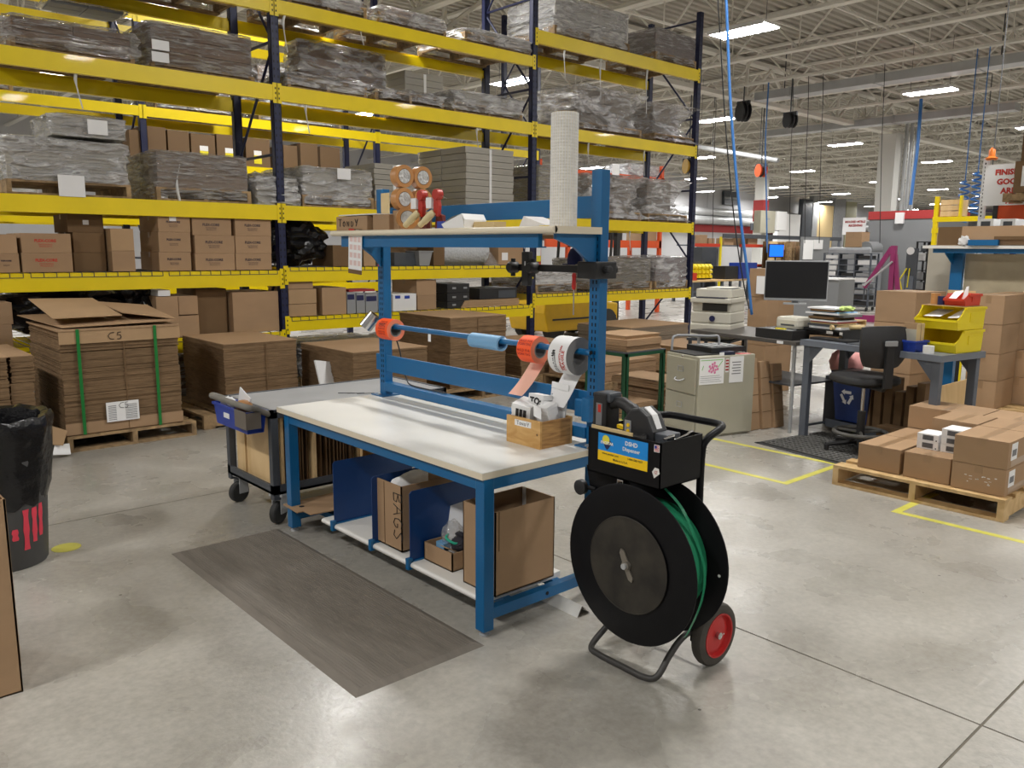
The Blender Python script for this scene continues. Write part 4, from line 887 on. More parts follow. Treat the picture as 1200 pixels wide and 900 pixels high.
box('back_panel', vx0+.06, vx1-.05, vy1-.05, vy1-.036, .2, vz-.05, M_ply, V); box('base_panel', vx0+.06, vx1-.05, vy0+.02, vy1-.05, .2, .215, M_ply, V); box('inner_shelf', 2.838, 3.1, vy0+.05, vy1-.05, .5, .515, M_ply, V)
for (px, py, ang) in ((vx0+.06, vy0+.05, .5), (vx0+.06, vy1-.06, .2), (vx1-.06, vy0+.05, .1), (vx1-.06, vy1-.06, .3)):
    T = Matrix.Translation((px, py, 0)) @ Matrix.Rotation(ang, 4, 'Z')
    b = MB(); b.box(-.045, .045, -.045, .045, .168, .182, T=T); b.box(-.035, .03, -.032, -.027, .06, .17, T=T); b.box(-.035, .03, .027, .032, .06, .17, T=T); cs = b.build('caster', M_galv, V)
    b = MB(); b.lathe([(.03, -.02), (.058, -.022), (.066, -.015), (.066, .015), (.058, .022), (.03, .02)], 24, T=T @ Matrix.Translation((-.02, 0, .066)) @ Matrix.Rotation(PI/2, 4, 'X')); b.build('wheel', M_rub, cs, smooth=True)
hp = [(vx0, vy1-.10, vz-.02), (vx0-.08, vy1-.10, vz+.02), (vx0-.125, vy1-.13, vz+.035), (vx0-.135, vy1-.2, vz+.037), (vx0-.135, vy0+.1, vz+.037), (vx0-.125, vy0+.0, vz+.035), (vx0-.08, vy0+.015, vz+.02), (vx0, vy0+.02, vz-.02)]
MB().tube(smoothpath(hp, 5), .018, 12).build('push_handle', mat('taped_grey_handle', srgb(120, 116, 108), .6, var=.15, scale=10), V, smooth=True)
def bin_(name, label, x0, x1, y0, y1, z0, z1, m, taper=.02, t=.004, cat='bin', group=None, lip=True):
    b = MB(); q = taper
    o = [(x0+q, y0+q, z0), (x1-q, y0+q, z0), (x1-q, y1-q, z0), (x0+q, y1-q, z0), (x0, y0, z1), (x1, y0, z1), (x1, y1, z1), (x0, y1, z1)]
    i = [(x0+q+t, y0+q+t, z0+t), (x1-q-t, y0+q+t, z0+t), (x1-q-t, y1-q-t, z0+t), (x0+q+t, y1-q-t, z0+t), (x0+t, y0+t, z1), (x1-t, y0+t, z1), (x1-t, y1-t, z1), (x0+t, y1-t, z1)]
    b.add(o+i, [(0, 3, 2, 1), (0, 1, 5, 4), (1, 2, 6, 5), (2, 3, 7, 6), (3, 0, 4, 7), (8, 9, 10, 11), (8, 12, 13, 9), (9, 13, 14, 10), (10, 14, 15, 11), (11, 15, 12, 8), (4, 5, 13, 12), (5, 6, 14, 13), (6, 7, 15, 14), (7, 4, 12, 15)])
    ob = b.build(name, m); tag(ob, label, cat, group)
    if lip:
        b = MB(); e = .008
        for (a0, a1, c0, c1) in ((x0-e, x1+e, y0-e, y0), (x0-e, x1+e, y1, y1+e), (x0-e, x0, y0, y1), (x1, x1+e, y0, y1)): b.box(a0, a1, c0, c1, z1-.014, z1)
        b.build('rim', m, ob)
    return ob
bb = bin_('parts_bin', 'blue plastic bin hung inside the push handle of the service cart', vx0-.135, vx0-.012, vy0+.03, vy1-.17, vz-.125, vz+.005, M_binblue, .012)
box('paper_label', vx0-.1335, vx0-.1315, 4.60, 4.68, vz-.07, vz-.04, M_white, bb)
b = MB(); b.box(vx0-.150, vx0-.146, vy0+.0, vy0+.15, vz-.09, vz+.012); b.box(vx0-.150, vx0-.06, vy0-.004, vy0, vz-.09, vz+.005); tag(b.build('cardboard_guard', mat('taped_grey_card', srgb(112, 104, 94), .5)), 'grey taped cardboard guard at the near corner of the cart handle', 'cardboard')
tag(MB().box(-.003, .003, -.09, .06, 0, .17, T=Matrix.Translation((vx0-.05, 4.62, vz-.07)) @ Matrix.Rotation(.35, 4, 'X')).build('white_card', M_white), 'white card sticking up out of the blue cart bin', 'card')
tag(blob('brown_sponge', (vx0-.075, 4.52, vz+.01), (.045, .07, .04), M_tanroll, amp=.12, seed=3, sub=3), 'orange brown sponge in the blue cart bin', 'sponge'); tag(blob('white_cloth', (vx0-.075, 4.74, vz-.0), (.04, .05, .035), M_white, amp=.25, seed=4, sub=3), 'crumpled white cloth in the blue cart bin', 'cloth')
k = 0; ORD = 'first second third fourth fifth sixth seventh eighth ninth tenth eleventh twelfth thirteenth fourteenth fifteenth sixteenth seventeenth eighteenth nineteenth twentieth'.split()
for xa, xb, n, hh in ((2.115, 2.29, 9, .40), (2.33, 2.50, 6, .33), (2.50, 2.61, 5, .41)):
    for i in range(n):
        x = xa+(xb-xa)*i/n+random.uniform(0, .004); h = hh*random.uniform(.82, 1.0); y = vy0+.04+random.uniform(0, .05)
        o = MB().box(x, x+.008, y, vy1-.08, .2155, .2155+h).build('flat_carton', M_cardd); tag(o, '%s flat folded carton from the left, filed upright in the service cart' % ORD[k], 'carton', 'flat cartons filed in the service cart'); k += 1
# ================================================================ far left foreground
t = thing('rubbish_bin', 'grey round rubbish bin with black liner and pink paint at the left edge', 'bin', (.66, 4.75, 0))
cx, cyb = .725, 4.73
T = Matrix.Translation((cx, cyb, 0))
b = MB(); b.lathe([(.19, 0), (.195, .01), (.235, .70), (.25, .71), (.25, .735), (.232, .735), (.19, .03), (.0001, .03)], 40, T=T, caps=False); b.lathe([(.0001, 0), (.19, 0)], 40, T=T, caps=False); b.build('bin_body', M_trash, t, smooth=True)
vs = []; fs = []; NN = 56; prof = [(.216, .33), (.232, .40), (.238, .55), (.262, .66), (.274, .74), (.262, .775), (.228, .765), (.21, .70), (.2, .6)]
for i, (r, z) in enumerate(prof):
    for k in range(NN):
        a = 2*PI*k/NN; q = Vector((math.cos(a)*3.2, math.sin(a)*3.2, z*3)); w_ = .022*noise.noise(q*1.6)+.010*noise.noise(q*4)
        vs.append((cx+(r+w_)*math.cos(a), cyb+(r+w_)*math.sin(a), z+.03*noise.noise(q*1.3+Vector((9, 0, 0)))))
for i in range(len(prof)-1):
    for k in range(NN): fs.append((i*NN+k, i*NN+(k+1) % NN, (i+1)*NN+(k+1) % NN, (i+1)*NN+k))
b = MB(); b.add(vs, fs); b.build('bin_liner', M_bag, t, smooth=True)
for a, z0, z1 in ((-1.22, .10, .31), (-1.0, .13, .31), (-.80, .15, .32), (-1.48, .16, .22)):
    b = MB(); R_ = lambda z: .1945+.0571*z+.0015; vs = []
    for k in range(7):
        zz = z0+(z1-z0)*k/6; wv = .03*(1+.2*math.sin(k*2+a*9))
        for s_ in (-1, 1): vs.append((cx+R_(zz)*math.cos(a+s_*wv*2.2), cyb+R_(zz)*math.sin(a+s_*wv*2.2), zz))
    b.add(vs, [(2*k, 2*k+1, 2*k+3, 2*k+2) for k in range(6)]); b.build('spray_paint_mark', M_pinkp, t)
lb = open_carton('tall open cardboard box cut off by the left edge of the photo', -.02, .512, 3.245, 3.72, 0, .73)
box('upright_flap', .44, .446, 3.25, 3.70, .726, .89, M_cardl, lb); box('corner_tape', .5125, .5135, 3.245, 3.27, .1, .73, M_tape, lb)
# ================================================================ pallet racks
PX = [.40, 4.12, 7.85, 11.52]
def rack(label, loc, post_h, rows, depth=1.07, front=True, decks=(), xs=PX, mb=M_yel, mp=M_navy):
    """rows = {bay: [(z0, z1)]} beam bottoms and tops; local frame: x as in the world, y = 0 at the front face"""
    t = thing('pallet_rack', label, 'rack', loc)
    n = 0
    for i, x in enumerate(xs):
        for y in (0, depth-.075):
            b = MB(); b.box(x-.045, x+.045, y, y+.006, .01, post_h[i]); b.box(x-.045, x-.039, y, y+.075, .01, post_h[i]); b.box(x+.039, x+.045, y, y+.075, .01, post_h[i])
            b.box(x-.045, x+.045, y+.069, y+.075, .01, post_h[i]); b.box(x-.09, x+.09, y-.02, y+.1, 0, .012)
            p = b.build('upright_post', mp, t, local=True)
            if y == 0 and front:
                b = MB(); z = .3
                while z < post_h[i]-.05:
                    for s in (-.022, .022): b.add([(x+s-.007, -.0012, z), (x+s+.007, -.0012, z), (x+s+.005, -.0012, z+.025), (x+s-.005, -.0012, z+.025)], [(0, 1, 2, 3)])
                    z += .075
                b.build('post_slots', M_hole, p, local=True, kind='stuff')
        z = .3; s = 0
        while z < post_h[i]-.6:
            b = MB(); b.tube([(x, .06, z), (x, depth-.06, z)], .016, 6); b.build('frame_strut', mp, t, local=True)
            a, c = ((.06, z), (depth-.06, z+1.1)) if s % 2 else ((depth-.06, z), (.06, z+1.1))
            if c[1] < post_h[i]: b = MB(); b.tube([(x, a[0], a[1]), (x, c[0], c[1])], .016, 6); b.build('frame_brace', mp, t, local=True)
            z += 1.15; s += 1
        MB().tube([(x, .06, post_h[i]-.12), (x, depth-.06, post_h[i]-.12)], .016, 6).build('frame_strut', mp, t, local=True)
    for bay, levels in rows.items():
        xa, xb = xs[bay]+.045, xs[bay+1]-.045
        for (z0, z1) in levels:
            for y, d in ((-.004, 1), (depth-.046, -1)):
                b = MB(); hi = z1-.032
                b.box(xa, xb, y, y+.05, z0, hi); b.box(xa, xb, y if d > 0 else y+.028, y+.022 if d > 0 else y+.05, hi, z1)
                b.box(xa-.05, xa+.004, y-.005 if d > 0 else y+.045, y if d > 0 else y+.051, z0-.03, z1+.02); b.box(xb-.004, xb+.05, y-.005 if d > 0 else y+.045, y if d > 0 else y+.051, z0-.03, z1+.02)
                bm_ = b.build('load_beam', mb, t, local=True)
                if d > 0 and front:
                    q = MB()
                    for xx in (xa-.025, xb+.025):
                        for k in range(3): q.box(xx-.006, xx+.006, -.0105, -.0085, z0+.01+k*.05, z0+.03+k*.05)
                    q.build('connector_slots', M_hole, bm_, local=True, kind='stuff')
            if (bay, z1) in decks:
                k = 3; wdt = (xb-xa)/k
                for j in range(k):
                    b = MB(); x0, x1 = xa+wdt*j+.03, xa+wdt*(j+1)-.03; x = x0
                    while x < x1+.001: b.box(x-.0025, x+.0025, -.008, depth-.01, z1, z1+.005); b.box(x-.0025, x+.0025, -.010, -.005, z1-.038, z1+.005); x += (x1-x0)/11
                    y = .06
                    while y < depth-.02: b.box(x0, x1, y, y+.005, z1+.004, z1+.008); y += .1
                    b.box(x0, x1, -.010, -.005, z1-.04, z1-.035)
                    b.build('wire_deck', M_dgrey, t, local=True)
    return t
RY = 8.37
Z5 = (.70, .845, .985)
Z1, Z2, Z3, Z4 = (4.02, 4.155), (3.145, 3.30), (1.905, 2.06), ((1.20, 1.365), (1.24, 1.395))
R1 = rack('tall navy and yellow pallet rack standing behind the packing bench', (0, RY, 0), [6.4, 6.4, 6.4, 5.40],
 {0: [(.55, .70), Z4[0], Z3, Z2, Z1], 1: [(.695, .845), Z4[1], Z3, Z2, Z1], 2: [(.835, .985), Z3, Z2, (4.335, 4.505)]}, decks={(0, 1.365), (1, 1.395), (0, .70), (1, .845), (2, .985)})
R2 = rack('second navy and yellow pallet rack standing further back behind the first', (-.21, 11.94, 0), [6.2]*4,
 {0: [(.9, 1.05), (2.68, 2.80), Z3, (3.36, 3.49), (4.6, 4.75)], 1: [(.9, 1.05), (2.68, 2.80), Z3, (3.36, 3.49), (4.6, 4.75)], 2: [(3.36, 3.49)]}, front=False)
for (px, py, s) in ((618, 298, 0), (631, 298, 1)):
    p = at(px, py, y=RY-.005); lb = box('location_label', p.x-.04, p.x+.04, RY-.008, RY-.006, p.z-.1, p.z+.1, M_white, R1); box('yellow_band', p.x-.04, p.x+.04, RY-.009, RY-.008, p.z-.1, p.z-.02, M_ltlabel, lb)
# ================================================================ loads: shrink-wrapped pallet loads
def film(b, x0, x1, y0, y1, z0, z1, seed, amp=.018, waist=0., dome=.03, n=56, m=24, skirt=0.):
    hx, hy, cx, cy = (x1-x0)/2, (y1-y0)/2, (x0+x1)/2, (y0+y1)/2; vs = []; fs = []
    def per(k):
        a = 2*PI*(k+.5)/n; c, s = math.cos(a), math.sin(a); e = .16
        return (math.copysign(abs(c)**e, c), math.copysign(abs(s)**e, s))
    for i in range(m+1):
        u = i/m; z = z0+(z1-z0)*u
        sc = 1+waist*((2*u-1)**2-.75)+skirt*max(0, .25-u)
        for k in range(n):
            px, py = per(k); q = Vector((px*2, py*2, z*5+seed)); rg = 1-abs(noise.noise(Vector((px*3+u*2.2, py*3-u*2.2, z*7+seed)))*2.2); d = amp*(.4+noise.noise(q)*1.1+.5*noise.noise(q*3.1)+.9*max(0, rg)**2)
            vs.append((cx+px*(hx*sc+d), cy+py*(hy*sc+d), z+.012*noise.noise(q*1.7)))
    for j, s in enumerate((.92, .7, .4, .02)):
        for k in range(n):
            px, py = per(k); q = Vector((px*2.5*s, py*2.5*s, seed+7)); 
            vs.append((cx+px*hx*s, cy+py*hy*s, z1+dome*(1-s)+amp*1.4*(noise.noise(q)+.5*noise.noise(q*2.7))+.006))
    for i in range(m+4):
        for k in range(n): fs.append((i*n+k, i*n+(k+1) % n, (i+1)*n+(k+1) % n, (i+1)*n+k))
    b.add(vs, fs); return b
def wrapped(label, x0, x1, y0, y1, z0, z1, mc=M_gcart, layers=4, cols=2, pal=True, fm=M_film, seed=None, amp=.018, waist=0., dome=.03, tail=None, lab=None, sheets=False, skirt=0., ph=.13, mp=None, group=None, gap=.004):
    seed = seed if seed is not None else random.random()*50
    t = thing('wrapped_pallet_load' if pal else 'wrapped_load', label, 'pallet load', ((x0+x1)/2, (y0+y1)/2, z0), 0, group)
    zb = z0
    if pal: add_pallet(t, x0, x1, y0, y1, z0, mp or M_woodold, ph, along='y'); zb = z0+ph
    e = .02+waist*.42
    if sheets:
        nl = layers
        for i in range(nl):
            b = MB(); za, zc = zb+(z1-zb)*i/nl, zb+(z1-zb)*(i+1)/nl; ns = max(2, int((zc-za)/.03))
            for k in range(ns):
                j = random.uniform(-.006, .006); b.box(x0+e+j, x1-e+j, y0+e+j, y1-e, za+(zc-za)*k/ns, za+(zc-za)*(k+.9)/ns)
            b.build('sheet_bundle', mc, t)
    else:
        for i in range(layers):
            za, zc = zb+(z1-zb)*i/layers, zb+(z1-zb)*(i+1)/layers
            for k in range(cols):
                xa, xb = x0+e+(x1-x0-2*e)*k/cols, x0+e+(x1-x0-2*e)*(k+1)/cols; j = random.uniform(-.006, .006)
                for h in range(2):
                    ya, yb = y0+e+(y1-y0-2*e)*h/2, y0+e+(y1-y0-2*e)*(h+1)/2
                    box('carton', xa+gap, xb-gap, ya+j+gap, yb+j-gap, za, zc-gap, mc, t, bevel=.004)
    film(MB(), x0, x1, y0, y1, (z0+.03) if pal and skirt >= 0 else zb, z1+.008, seed, amp, waist, dome, skirt=max(0, skirt)).build('stretch_wrap', fm, t, smooth=True)
    if lab:
        for (lx, lz, lw, lh) in lab: box('paper_label', lx, lx+lw, y0-.045, y0-.04, lz, lz+lh, M_white, t)
    if tail:
        for (lx, lz) in tail:
            pts = smoothpath([(lx, y0+.1, z0+.02), (lx+.02, y0+.02, z0-.08), (lx-.02, y0-.0, z0-.2*lz), (lx+.03, y0+.02, z0-.45*lz)], 4)
            MB().tube(pts, [.008]*4+[.014]*5+[.006]*(len(pts)-9), 6).build('film_tail', M_wrapw, t, smooth=True)
    return t
LY = RY+.03                         # loads stand a little inside the front beam
def X_(px, py, y=LY): return at(px, py, y=y).x
def Z_(px, py, y=LY): return at(px, py, y=y).z
LD = 1.02                           # load depth
z = Z3[1]
wrapped('wide grey shrink-wrapped load with white paper label, far left on the third beam', X_(6, 200), X_(152, 200), LY, LY+LD, z, Z_(80, 165), M_gcart, 4, 1, True, M_filml, 1, .02, ph=.13, sheets=True, skirt=-1, lab=[(X_(67, 218), Z_(67, 230), X_(98, 218)-X_(67, 218), .19)])
wrapped('smaller grey wrapped carton block stacked on top of the wide wrapped load at far left', X_(62, 150)-.02, X_(150, 150), LY+.02, LY+.75, Z_(80, 163)+.035, Z_(100, 137), M_gcart, 2, 2, False, M_filml, 2, .012, lab=[(X_(102, 150), Z_(102, 157), .17, .13)])
wrapped('taupe shrink-wrapped box on a pallet, second from left on the beam above the print boxes', X_(182, 200), X_(293, 200), LY, LY+LD, z, Z_(230, 180), mat('taupe_carton', srgb(138, 122, 108), .7), 1, 1, True, M_filmb, 3, .006, tail=[(X_(210, 225), -.8)])
wrapped('low clear wrapped bundle just right of the left navy rack post', X_(300, 220), X_(350, 220), LY, LY+.9, z, Z_(330, 208), M_gcart, 2, 1, False, M_filml, 4, .03, dome=.06)
wrapped('grey wrapped carton load on a pallet behind the clear bundle, left of the bench post', X_(354, 220), X_(438, 220), LY, LY+LD, z, Z_(390, 198), M_gcart, 2, 2, True, M_filml, 5, .015, dome=.05, lab=[(X_(393, 200), Z_(393, 210), .17, .12)])
# stack of flat grey cartons, nine layers, two by two columns
def carton_stack(label, xa, xb, ya, yb, z0, z1, n, nx, ny, m=M_gcart):
    t = thing('carton_stack_pallet', label, 'pallet load', ((xa+xb)/2, (ya+yb)/2, z0)); add_pallet(t, xa, xb, ya, yb, z0, M_woodold, .12, 'y')
    zb = z0+.12; h = (z1-zb)/n
    for i in range(n):
        for a in range(nx):
            for c in range(ny):
                j = random.uniform(-.008, .008); x0, x1 = xa+(xb-xa)*a/nx, xa+(xb-xa)*(a+1)/nx; y0, y1 = ya+(yb-ya)*c/ny, ya+(yb-ya)*(c+1)/ny
                b = MB(); b.box(x0+.006+j, x1-.006+j, y0+.006, y1-.006, zb+i*h, zb+i*h+h*.45); b.box(x0+.003+j, x1-.003+j, y0+.003, y1-.003, zb+i*h+h*.42, zb+(i+1)*h-.006); b.build('carton', m, t)
    box('white_strap', (xa+xb)/2-.02, (xa+xb)/2+.02, ya-.004, ya-.001, zb, z1-.02, M_white, t)
    return t
xa, xb = X_(546, 220), X_(602, 220)
carton_stack('tall stack of flat grey cartons with a white strap, above the bench shelf', xa, xb, LY, LY+1.05, z, Z_(560, 172), 9, 2, 2)
carton_stack('shorter stack of flat grey cartons behind the tan tape rolls', X_(448, 215)+.05, X_(448, 215)+.62, LY+.25, LY+.95, z, Z_(470, 193, LY+.25), 7, 1, 2)
wrapped('plain grey wrapped block left of the tall white film roll, beyond the middle rack post', X_(634, 215), X_(668, 215), LY+.05, LY+LD, z, Z_(640, 194), M_putty, 2, 1, True, M_filmb, 6, .006)
wrapped('bulky clear-wrapped load on the right bay beside the bench post top', X_(690, 235), X_(752, 235), LY, LY+LD, z, Z_(730, 207), mat('wrapped_brown_goods', srgb(132, 122, 110), .7), 3, 1, True, M_film, 8, .05, waist=.24, tail=[(X_(740, 240), 1.0)])
wrapped('flared clear-wrapped load at the right end of the beam above the bench shelf', X_(760, 235), X_(806, 235), LY, LY+LD, z, Z_(780, 212), mat('wrapped_brown_goods', (0, 0, 0)), 2, 1, True, M_filml, 9, .03, waist=.42)
z = Z2[1]
wrapped('brown shrink-wrapped load with torn film, leftmost on the second beam from the top', X_(12, 50), X_(158, 70), LY, LY+LD, z, Z_(60, 24), mat('brown_wrapped_goods', srgb(120, 98, 80), .7), 3, 2, True, M_filmb, 11, .05, dome=.02, tail=[(X_(90, 80), 1)], ph=.11)
wrapped('clear bagged boxes standing behind the torn brown load at upper left', X_(60, 40, LY+.6), X_(150, 40, LY+.6), LY+.6, LY+1.0, z+.62, Z_(100, 8, LY+.6), M_lgrey, 2, 2, False, M_filml, 12, .02)
wrapped('tall brown box load tightly wrapped, second from left on the second beam', X_(176, 70), X_(298, 80), LY, LY+LD, z, Z_(230, 33), mat('brown_wrapped_goods', (0, 0, 0)), 3, 1, True, M_filmb, 13, .008, lab=[(X_(176, 50), Z_(176, 58), .16, .09), (X_(176, 65), Z_(176, 72), .16, .09)], ph=.05)
wrapped('arched clear-wrapped load right of the left post on the second beam', X_(337, 95), X_(430, 105), LY, LY+.58, z, Z_(380, 92), M_woodold, 2, 2, True, M_filml, 14, .04, dome=.05, tail=[(X_(360, 130), 1)])
wrapped('tall wrapped brown load behind the arched load on the second beam', X_(345, 80, LY+.75), X_(445, 90, LY+.75), LY+.62, LY+1.0, z+.02, Z_(380, 55, LY+.75), mat('brown_wrapped_goods', (0, 0, 0)), 4, 2, False, M_film, 15, .02)
wrapped('low clear-wrapped load in the middle of the second beam', X_(440, 115), X_(520, 125), LY, LY+.52, z, Z_(480, 108), M_gcart, 2, 2, True, M_film, 16, .04, dome=.04)
carton_stack('grey carton stack behind the low wrapped load on the second beam', X_(475, 100, LY+.55), X_(520, 100, LY+.55), LY+.55, LY+1.03, z, Z_(490, 84, LY+.55), 5, 1, 1)
wrapped('white topped clear-wrapped load left of the middle post on the second beam', X_(532, 130), X_(612, 135), LY, LY+LD, z, Z_(570, 112), M_gcart, 2, 1, True, M_filml, 17, .04, dome=.06, tail=[(X_(560, 150), 1)])
wrapped('large clear-wrapped load with pinched sides right of the tall white roll', X_(676, 140), X_(752, 150), LY, LY+LD, z, Z_(710, 106), mat('wrapped_brown_goods', (0, 0, 0)), 3, 2, True, M_film, 18, .05, waist=.26, dome=.09, tail=[(X_(690, 185), 1.2), (X_(668, 185), 1)])
wrapped('clear-wrapped load with deep waist at the right end of the second beam', X_(767, 150), X_(815, 155), LY, LY+LD, z, Z_(790, 124), mat('wrapped_brown_goods', (0, 0, 0)), 2, 1, True, M_film, 19, .03, waist=.44, dome=.05, tail=[(X_(755, 200), 1.2)])
z = Z1[1]
for xa_, xb_, hh, lab in ((.6, 1.7, .9, 'wrapped load on the top beam cut off by the upper edge, far left'), (1.85, 2.95, .8, 'wrapped load on the top beam cut off by the upper edge, left bay middle'), (3.0, 3.95, .5, 'brown wrapped load on the top beam just left of the left navy post')):
    wrapped(lab, xa_, xb_, LY, LY+LD, z, z+hh, M_cardd, 2, 2, True, M_filmb, amp=.02)
wrapped('white topped wrapped load on the top beam right of the left navy post', X_(338, 10), X_(430, 30), LY, LY+LD, z, Z_(380, -8), mat('brown_wrapped_goods', (0, 0, 0)), 2, 2, True, M_filml, 21, .02, tail=[(X_(335, 60), 1.1)])
wrapped('low white covered load on the top beam, middle of the centre bay', X_(444, 35), X_(523, 45), LY, LY+LD, z, Z_(480, 15), mat('brown_wrapped_goods', (0, 0, 0)), 2, 2, True, M_filml, 22, .025, dome=.05)
wrapped('sloping white covered load on the top beam left of the middle navy post', X_(545, 50), X_(622, 62), LY, LY+LD, z, Z_(580, 40), M_gcart, 2, 2, True, M_filml, 23, .03, dome=.06, tail=[(X_(425, 70), 0.6)])
z = 4.505
wrapped('white sheet stack under clear film on the highest right beam, nearest the middle post', X_(650, 30), X_(738, 52), LY, LY+LD, z, Z_(690, 5), mat('white_board_sheets', srgb(196, 194, 190), .6), 6, 1, True, M_filml, 24, .015, sheets=True, tail=[(X_(662, 90), 1.2), (X_(704, 100), 1.6)])
wrapped('grey ridged sheet stack under film on the highest right beam by the end post', X_(768, 60), X_(816, 75), LY, LY+LD, z, Z_(790, 38), mat('grey_sheets', srgb(130, 120, 120), .6), 6, 1, True, M_filmb, 25, .012, sheets=True, tail=[(X_(758, 110), 1.8)])
# ---------------------------------------------------------------- cartons on the lower rack levels
def rbox(label, pxa, pxb, pyt, z0, depth=.5, y=LY, group=None, m=None, tape='x', pyb=None, red=None, printed=None, dy=0, **k):
    y = y+dy; zt = Z_((pxa+pxb)/2, pyt, y); x0, x1 = X_(pxa, (pyt+300)/2, y), X_(pxb, (pyt+300)/2, y)
    o = carton(label, x0, x1, y, y+depth, z0, zt, group, m, tape)
    if printed:
        w_ = x1-x0; h = zt-z0; col = M_red if printed == 'red' else M_navyink
        text('printed_lettering', 'FLEX-CORE', min(.04, w_*.085), col, o, ((x0+x1)/2-.01, y-.001, z0+h*.62), '-y', bold=.0015)
        text('printed_lettering', 'PACKAGING\nPRODUCTS', min(.022, w_*.05), col, o, ((x0+x1)/2-.01, y-.001, z0+h*.38), '-y')
    return o, zt
z4 = Z4[0][1]+.008
o, zt = rbox('dark printed box at the far left photo edge, lower of two on the wire shelf', -6, 22, 297, z4, .5, printed='dark'); rbox('plain box at the far left photo edge, upper of two, on the wire deck shelf', -6, 20, 274.5, zt, .5)
o, zt = rbox('box with red print on the wire deck shelf, lower of the red printed pair', 25, 84.5, 296.5, z4, .6, printed='red'); rbox('box with red print on the wire deck shelf, upper of the red printed pair', 25, 83.5, 273.5, zt, .6, printed='red')
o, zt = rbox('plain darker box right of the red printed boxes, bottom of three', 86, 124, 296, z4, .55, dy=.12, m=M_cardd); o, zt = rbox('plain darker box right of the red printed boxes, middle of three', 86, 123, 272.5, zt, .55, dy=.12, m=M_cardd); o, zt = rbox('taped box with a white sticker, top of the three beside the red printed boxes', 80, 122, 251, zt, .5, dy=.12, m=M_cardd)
box('white_sticker', X_(101, 260), X_(108, 260), LY+.118, LY+.1195, Z_(101, 263), Z_(101, 257.5), M_white, o)
o, zt = rbox('narrow upright box between two printed stacks, lower of two', 131, 158, 294, z4, .4); rbox('narrow upright box between two printed stacks, upper of two', 130, 157, 268, zt, .4, m=M_cardl)
for (pa, pb, tops, nm) in ((186, 223.6, (295.5, 272, 253), 'left'), (228.5, 275, (297, 276, 256), 'middle'), (276, 318, (297, 276.5, 257), 'right')):
    zt = z4
    for k, py in enumerate(tops):
        sh = 2.5 if (nm == 'middle' and k == 2) else 0
        o, zt = rbox('dark printed carton in the %s stack by the rack post, %s of three' % (nm, ('bottom', 'middle', 'top')[k]), pa-sh, pb-sh*1.4, py, zt, .55, printed='dark')
tag(box('paper_slip', X_(198, 255), X_(206, 255), LY-.006, LY-.003, Z_(200, 259), Z_(200, 252), M_white), 'white paper slip stuck on the top carton of the left printed stack', 'paper')
z5 = .70+.008
o, zt = rbox('lower of two plain boxes at the left photo edge behind the small flat stack', -8, 10, 380.5, z5, .5); rbox('upper of two plain boxes at the left photo edge behind the small flat stack', -8, 11, 355, zt, .5)
tag(blob('bin_bag', (X_(75, 370, 8.9), 8.85, z5+.30), (.62, .33, .27), M_bag, amp=.2, freq=2.2, seed=11, flat=z5), 'large black plastic bag behind the strapped carton stack, left', 'bag'); tag(blob('bin_bag', (X_(160, 360, 8.9), 8.85, z5+.27), (.26, .3, .27), M_bag, amp=.22, freq=2.6, seed=21, flat=z5), 'smaller black plastic bag between strapped stack and plain boxes', 'bag')
o, zt = rbox('stout plain box low on the rack, right of the black bags', 181, 207, 347, z5, .55, tape=None); 
zm = Z_(218, 369); rbox('lower small box beside the stout plain box low on the rack', 207.5, 231, 369.5, z5, .5, tape=None); rbox('upper small box beside the stout plain box low on the rack', 207.5, 230, 346.5, zm+.002, .5, tape=None)
tag(box('white_tray', X_(185, 345), X_(199, 345), LY-.01, LY+.3, zt+.001, zt+.06, M_white), 'small white tray on top of the stout plain box', 'tray')
rbox('tall plain box low on the rack between the small boxes and the taped one', 228, 264, 338, z5, .55, dy=.1, tape=None, m=M_cardd); o, zt = rbox('wide taped box low on the rack next to the left navy post', 271, 325, 342, z5, .6)
# centre bay, wire deck shelf
z4 = Z4[1][1]+.008
bp = (X_(360, 300), LY+.36, z4+.28)
tag(blob('bin_bag', bp, (.38, .32, .28), M_bag, amp=.22, freq=2.8, seed=31, flat=z4), 'round black plastic bag on the wire deck right of the left rack post', 'bag')
o, zt = rbox('low dark box right of the round black bag, partly behind the hanging calendar', 390, 424, 287, z4, .5, m=M_cardd, tape=None); rbox('light box beside the bench post on the wire deck shelf', 426, 440, 290, z4, .5, m=M_cardl, tape=None)
g1 = (X_(464, 300), X_(486, 300))
rbox('long grey tote end seen left of the pale tote behind the bench post', 462, 490, 295.5, z4, .45, dy=.1, m=M_dgrey, tape=None)
bin_('plastic_tote', 'pale grey plastic tote in front of brown paper behind the bench shelf', X_(491, 303), X_(507, 303), LY, LY+.45, z4, Z_(500, 294), M_lgrey, .03)
tag(blob('kraft_paper', (X_(485, 287), LY+.45, Z_(485, 291)+.03), (.3, .2, .16), M_cardd, amp=.35, freq=4, seed=8, sub=3, flat=z4), 'crumpled brown kraft paper piled behind the grey totes', 'paper')
rbox('brown box between the totes and the bubble wrap', 508, 521, 286, z4, .6, m=M_cardd, tape=None)
xb0, xb1 = X_(521, 298), X_(574, 298); rr = .19
t = thing('bubble_wrap_roll', 'silvery bubble wrap roll lying on the wire deck under the bench shelf', 'roll', ((xb0+xb1)/2, LY+rr, z4))
MB().lathe([(.04, 0), (rr-.01, 0), (rr, .01), (rr, xb1-xb0-.01), (rr-.01, xb1-xb0), (.04, xb1-xb0)], 36, T=Matrix.Translation((xb0, LY+rr, z4+rr)) @ Matrix.Rotation(PI/2, 4, 'Y')).build('bubble_film', M_bubble, t, smooth=True)
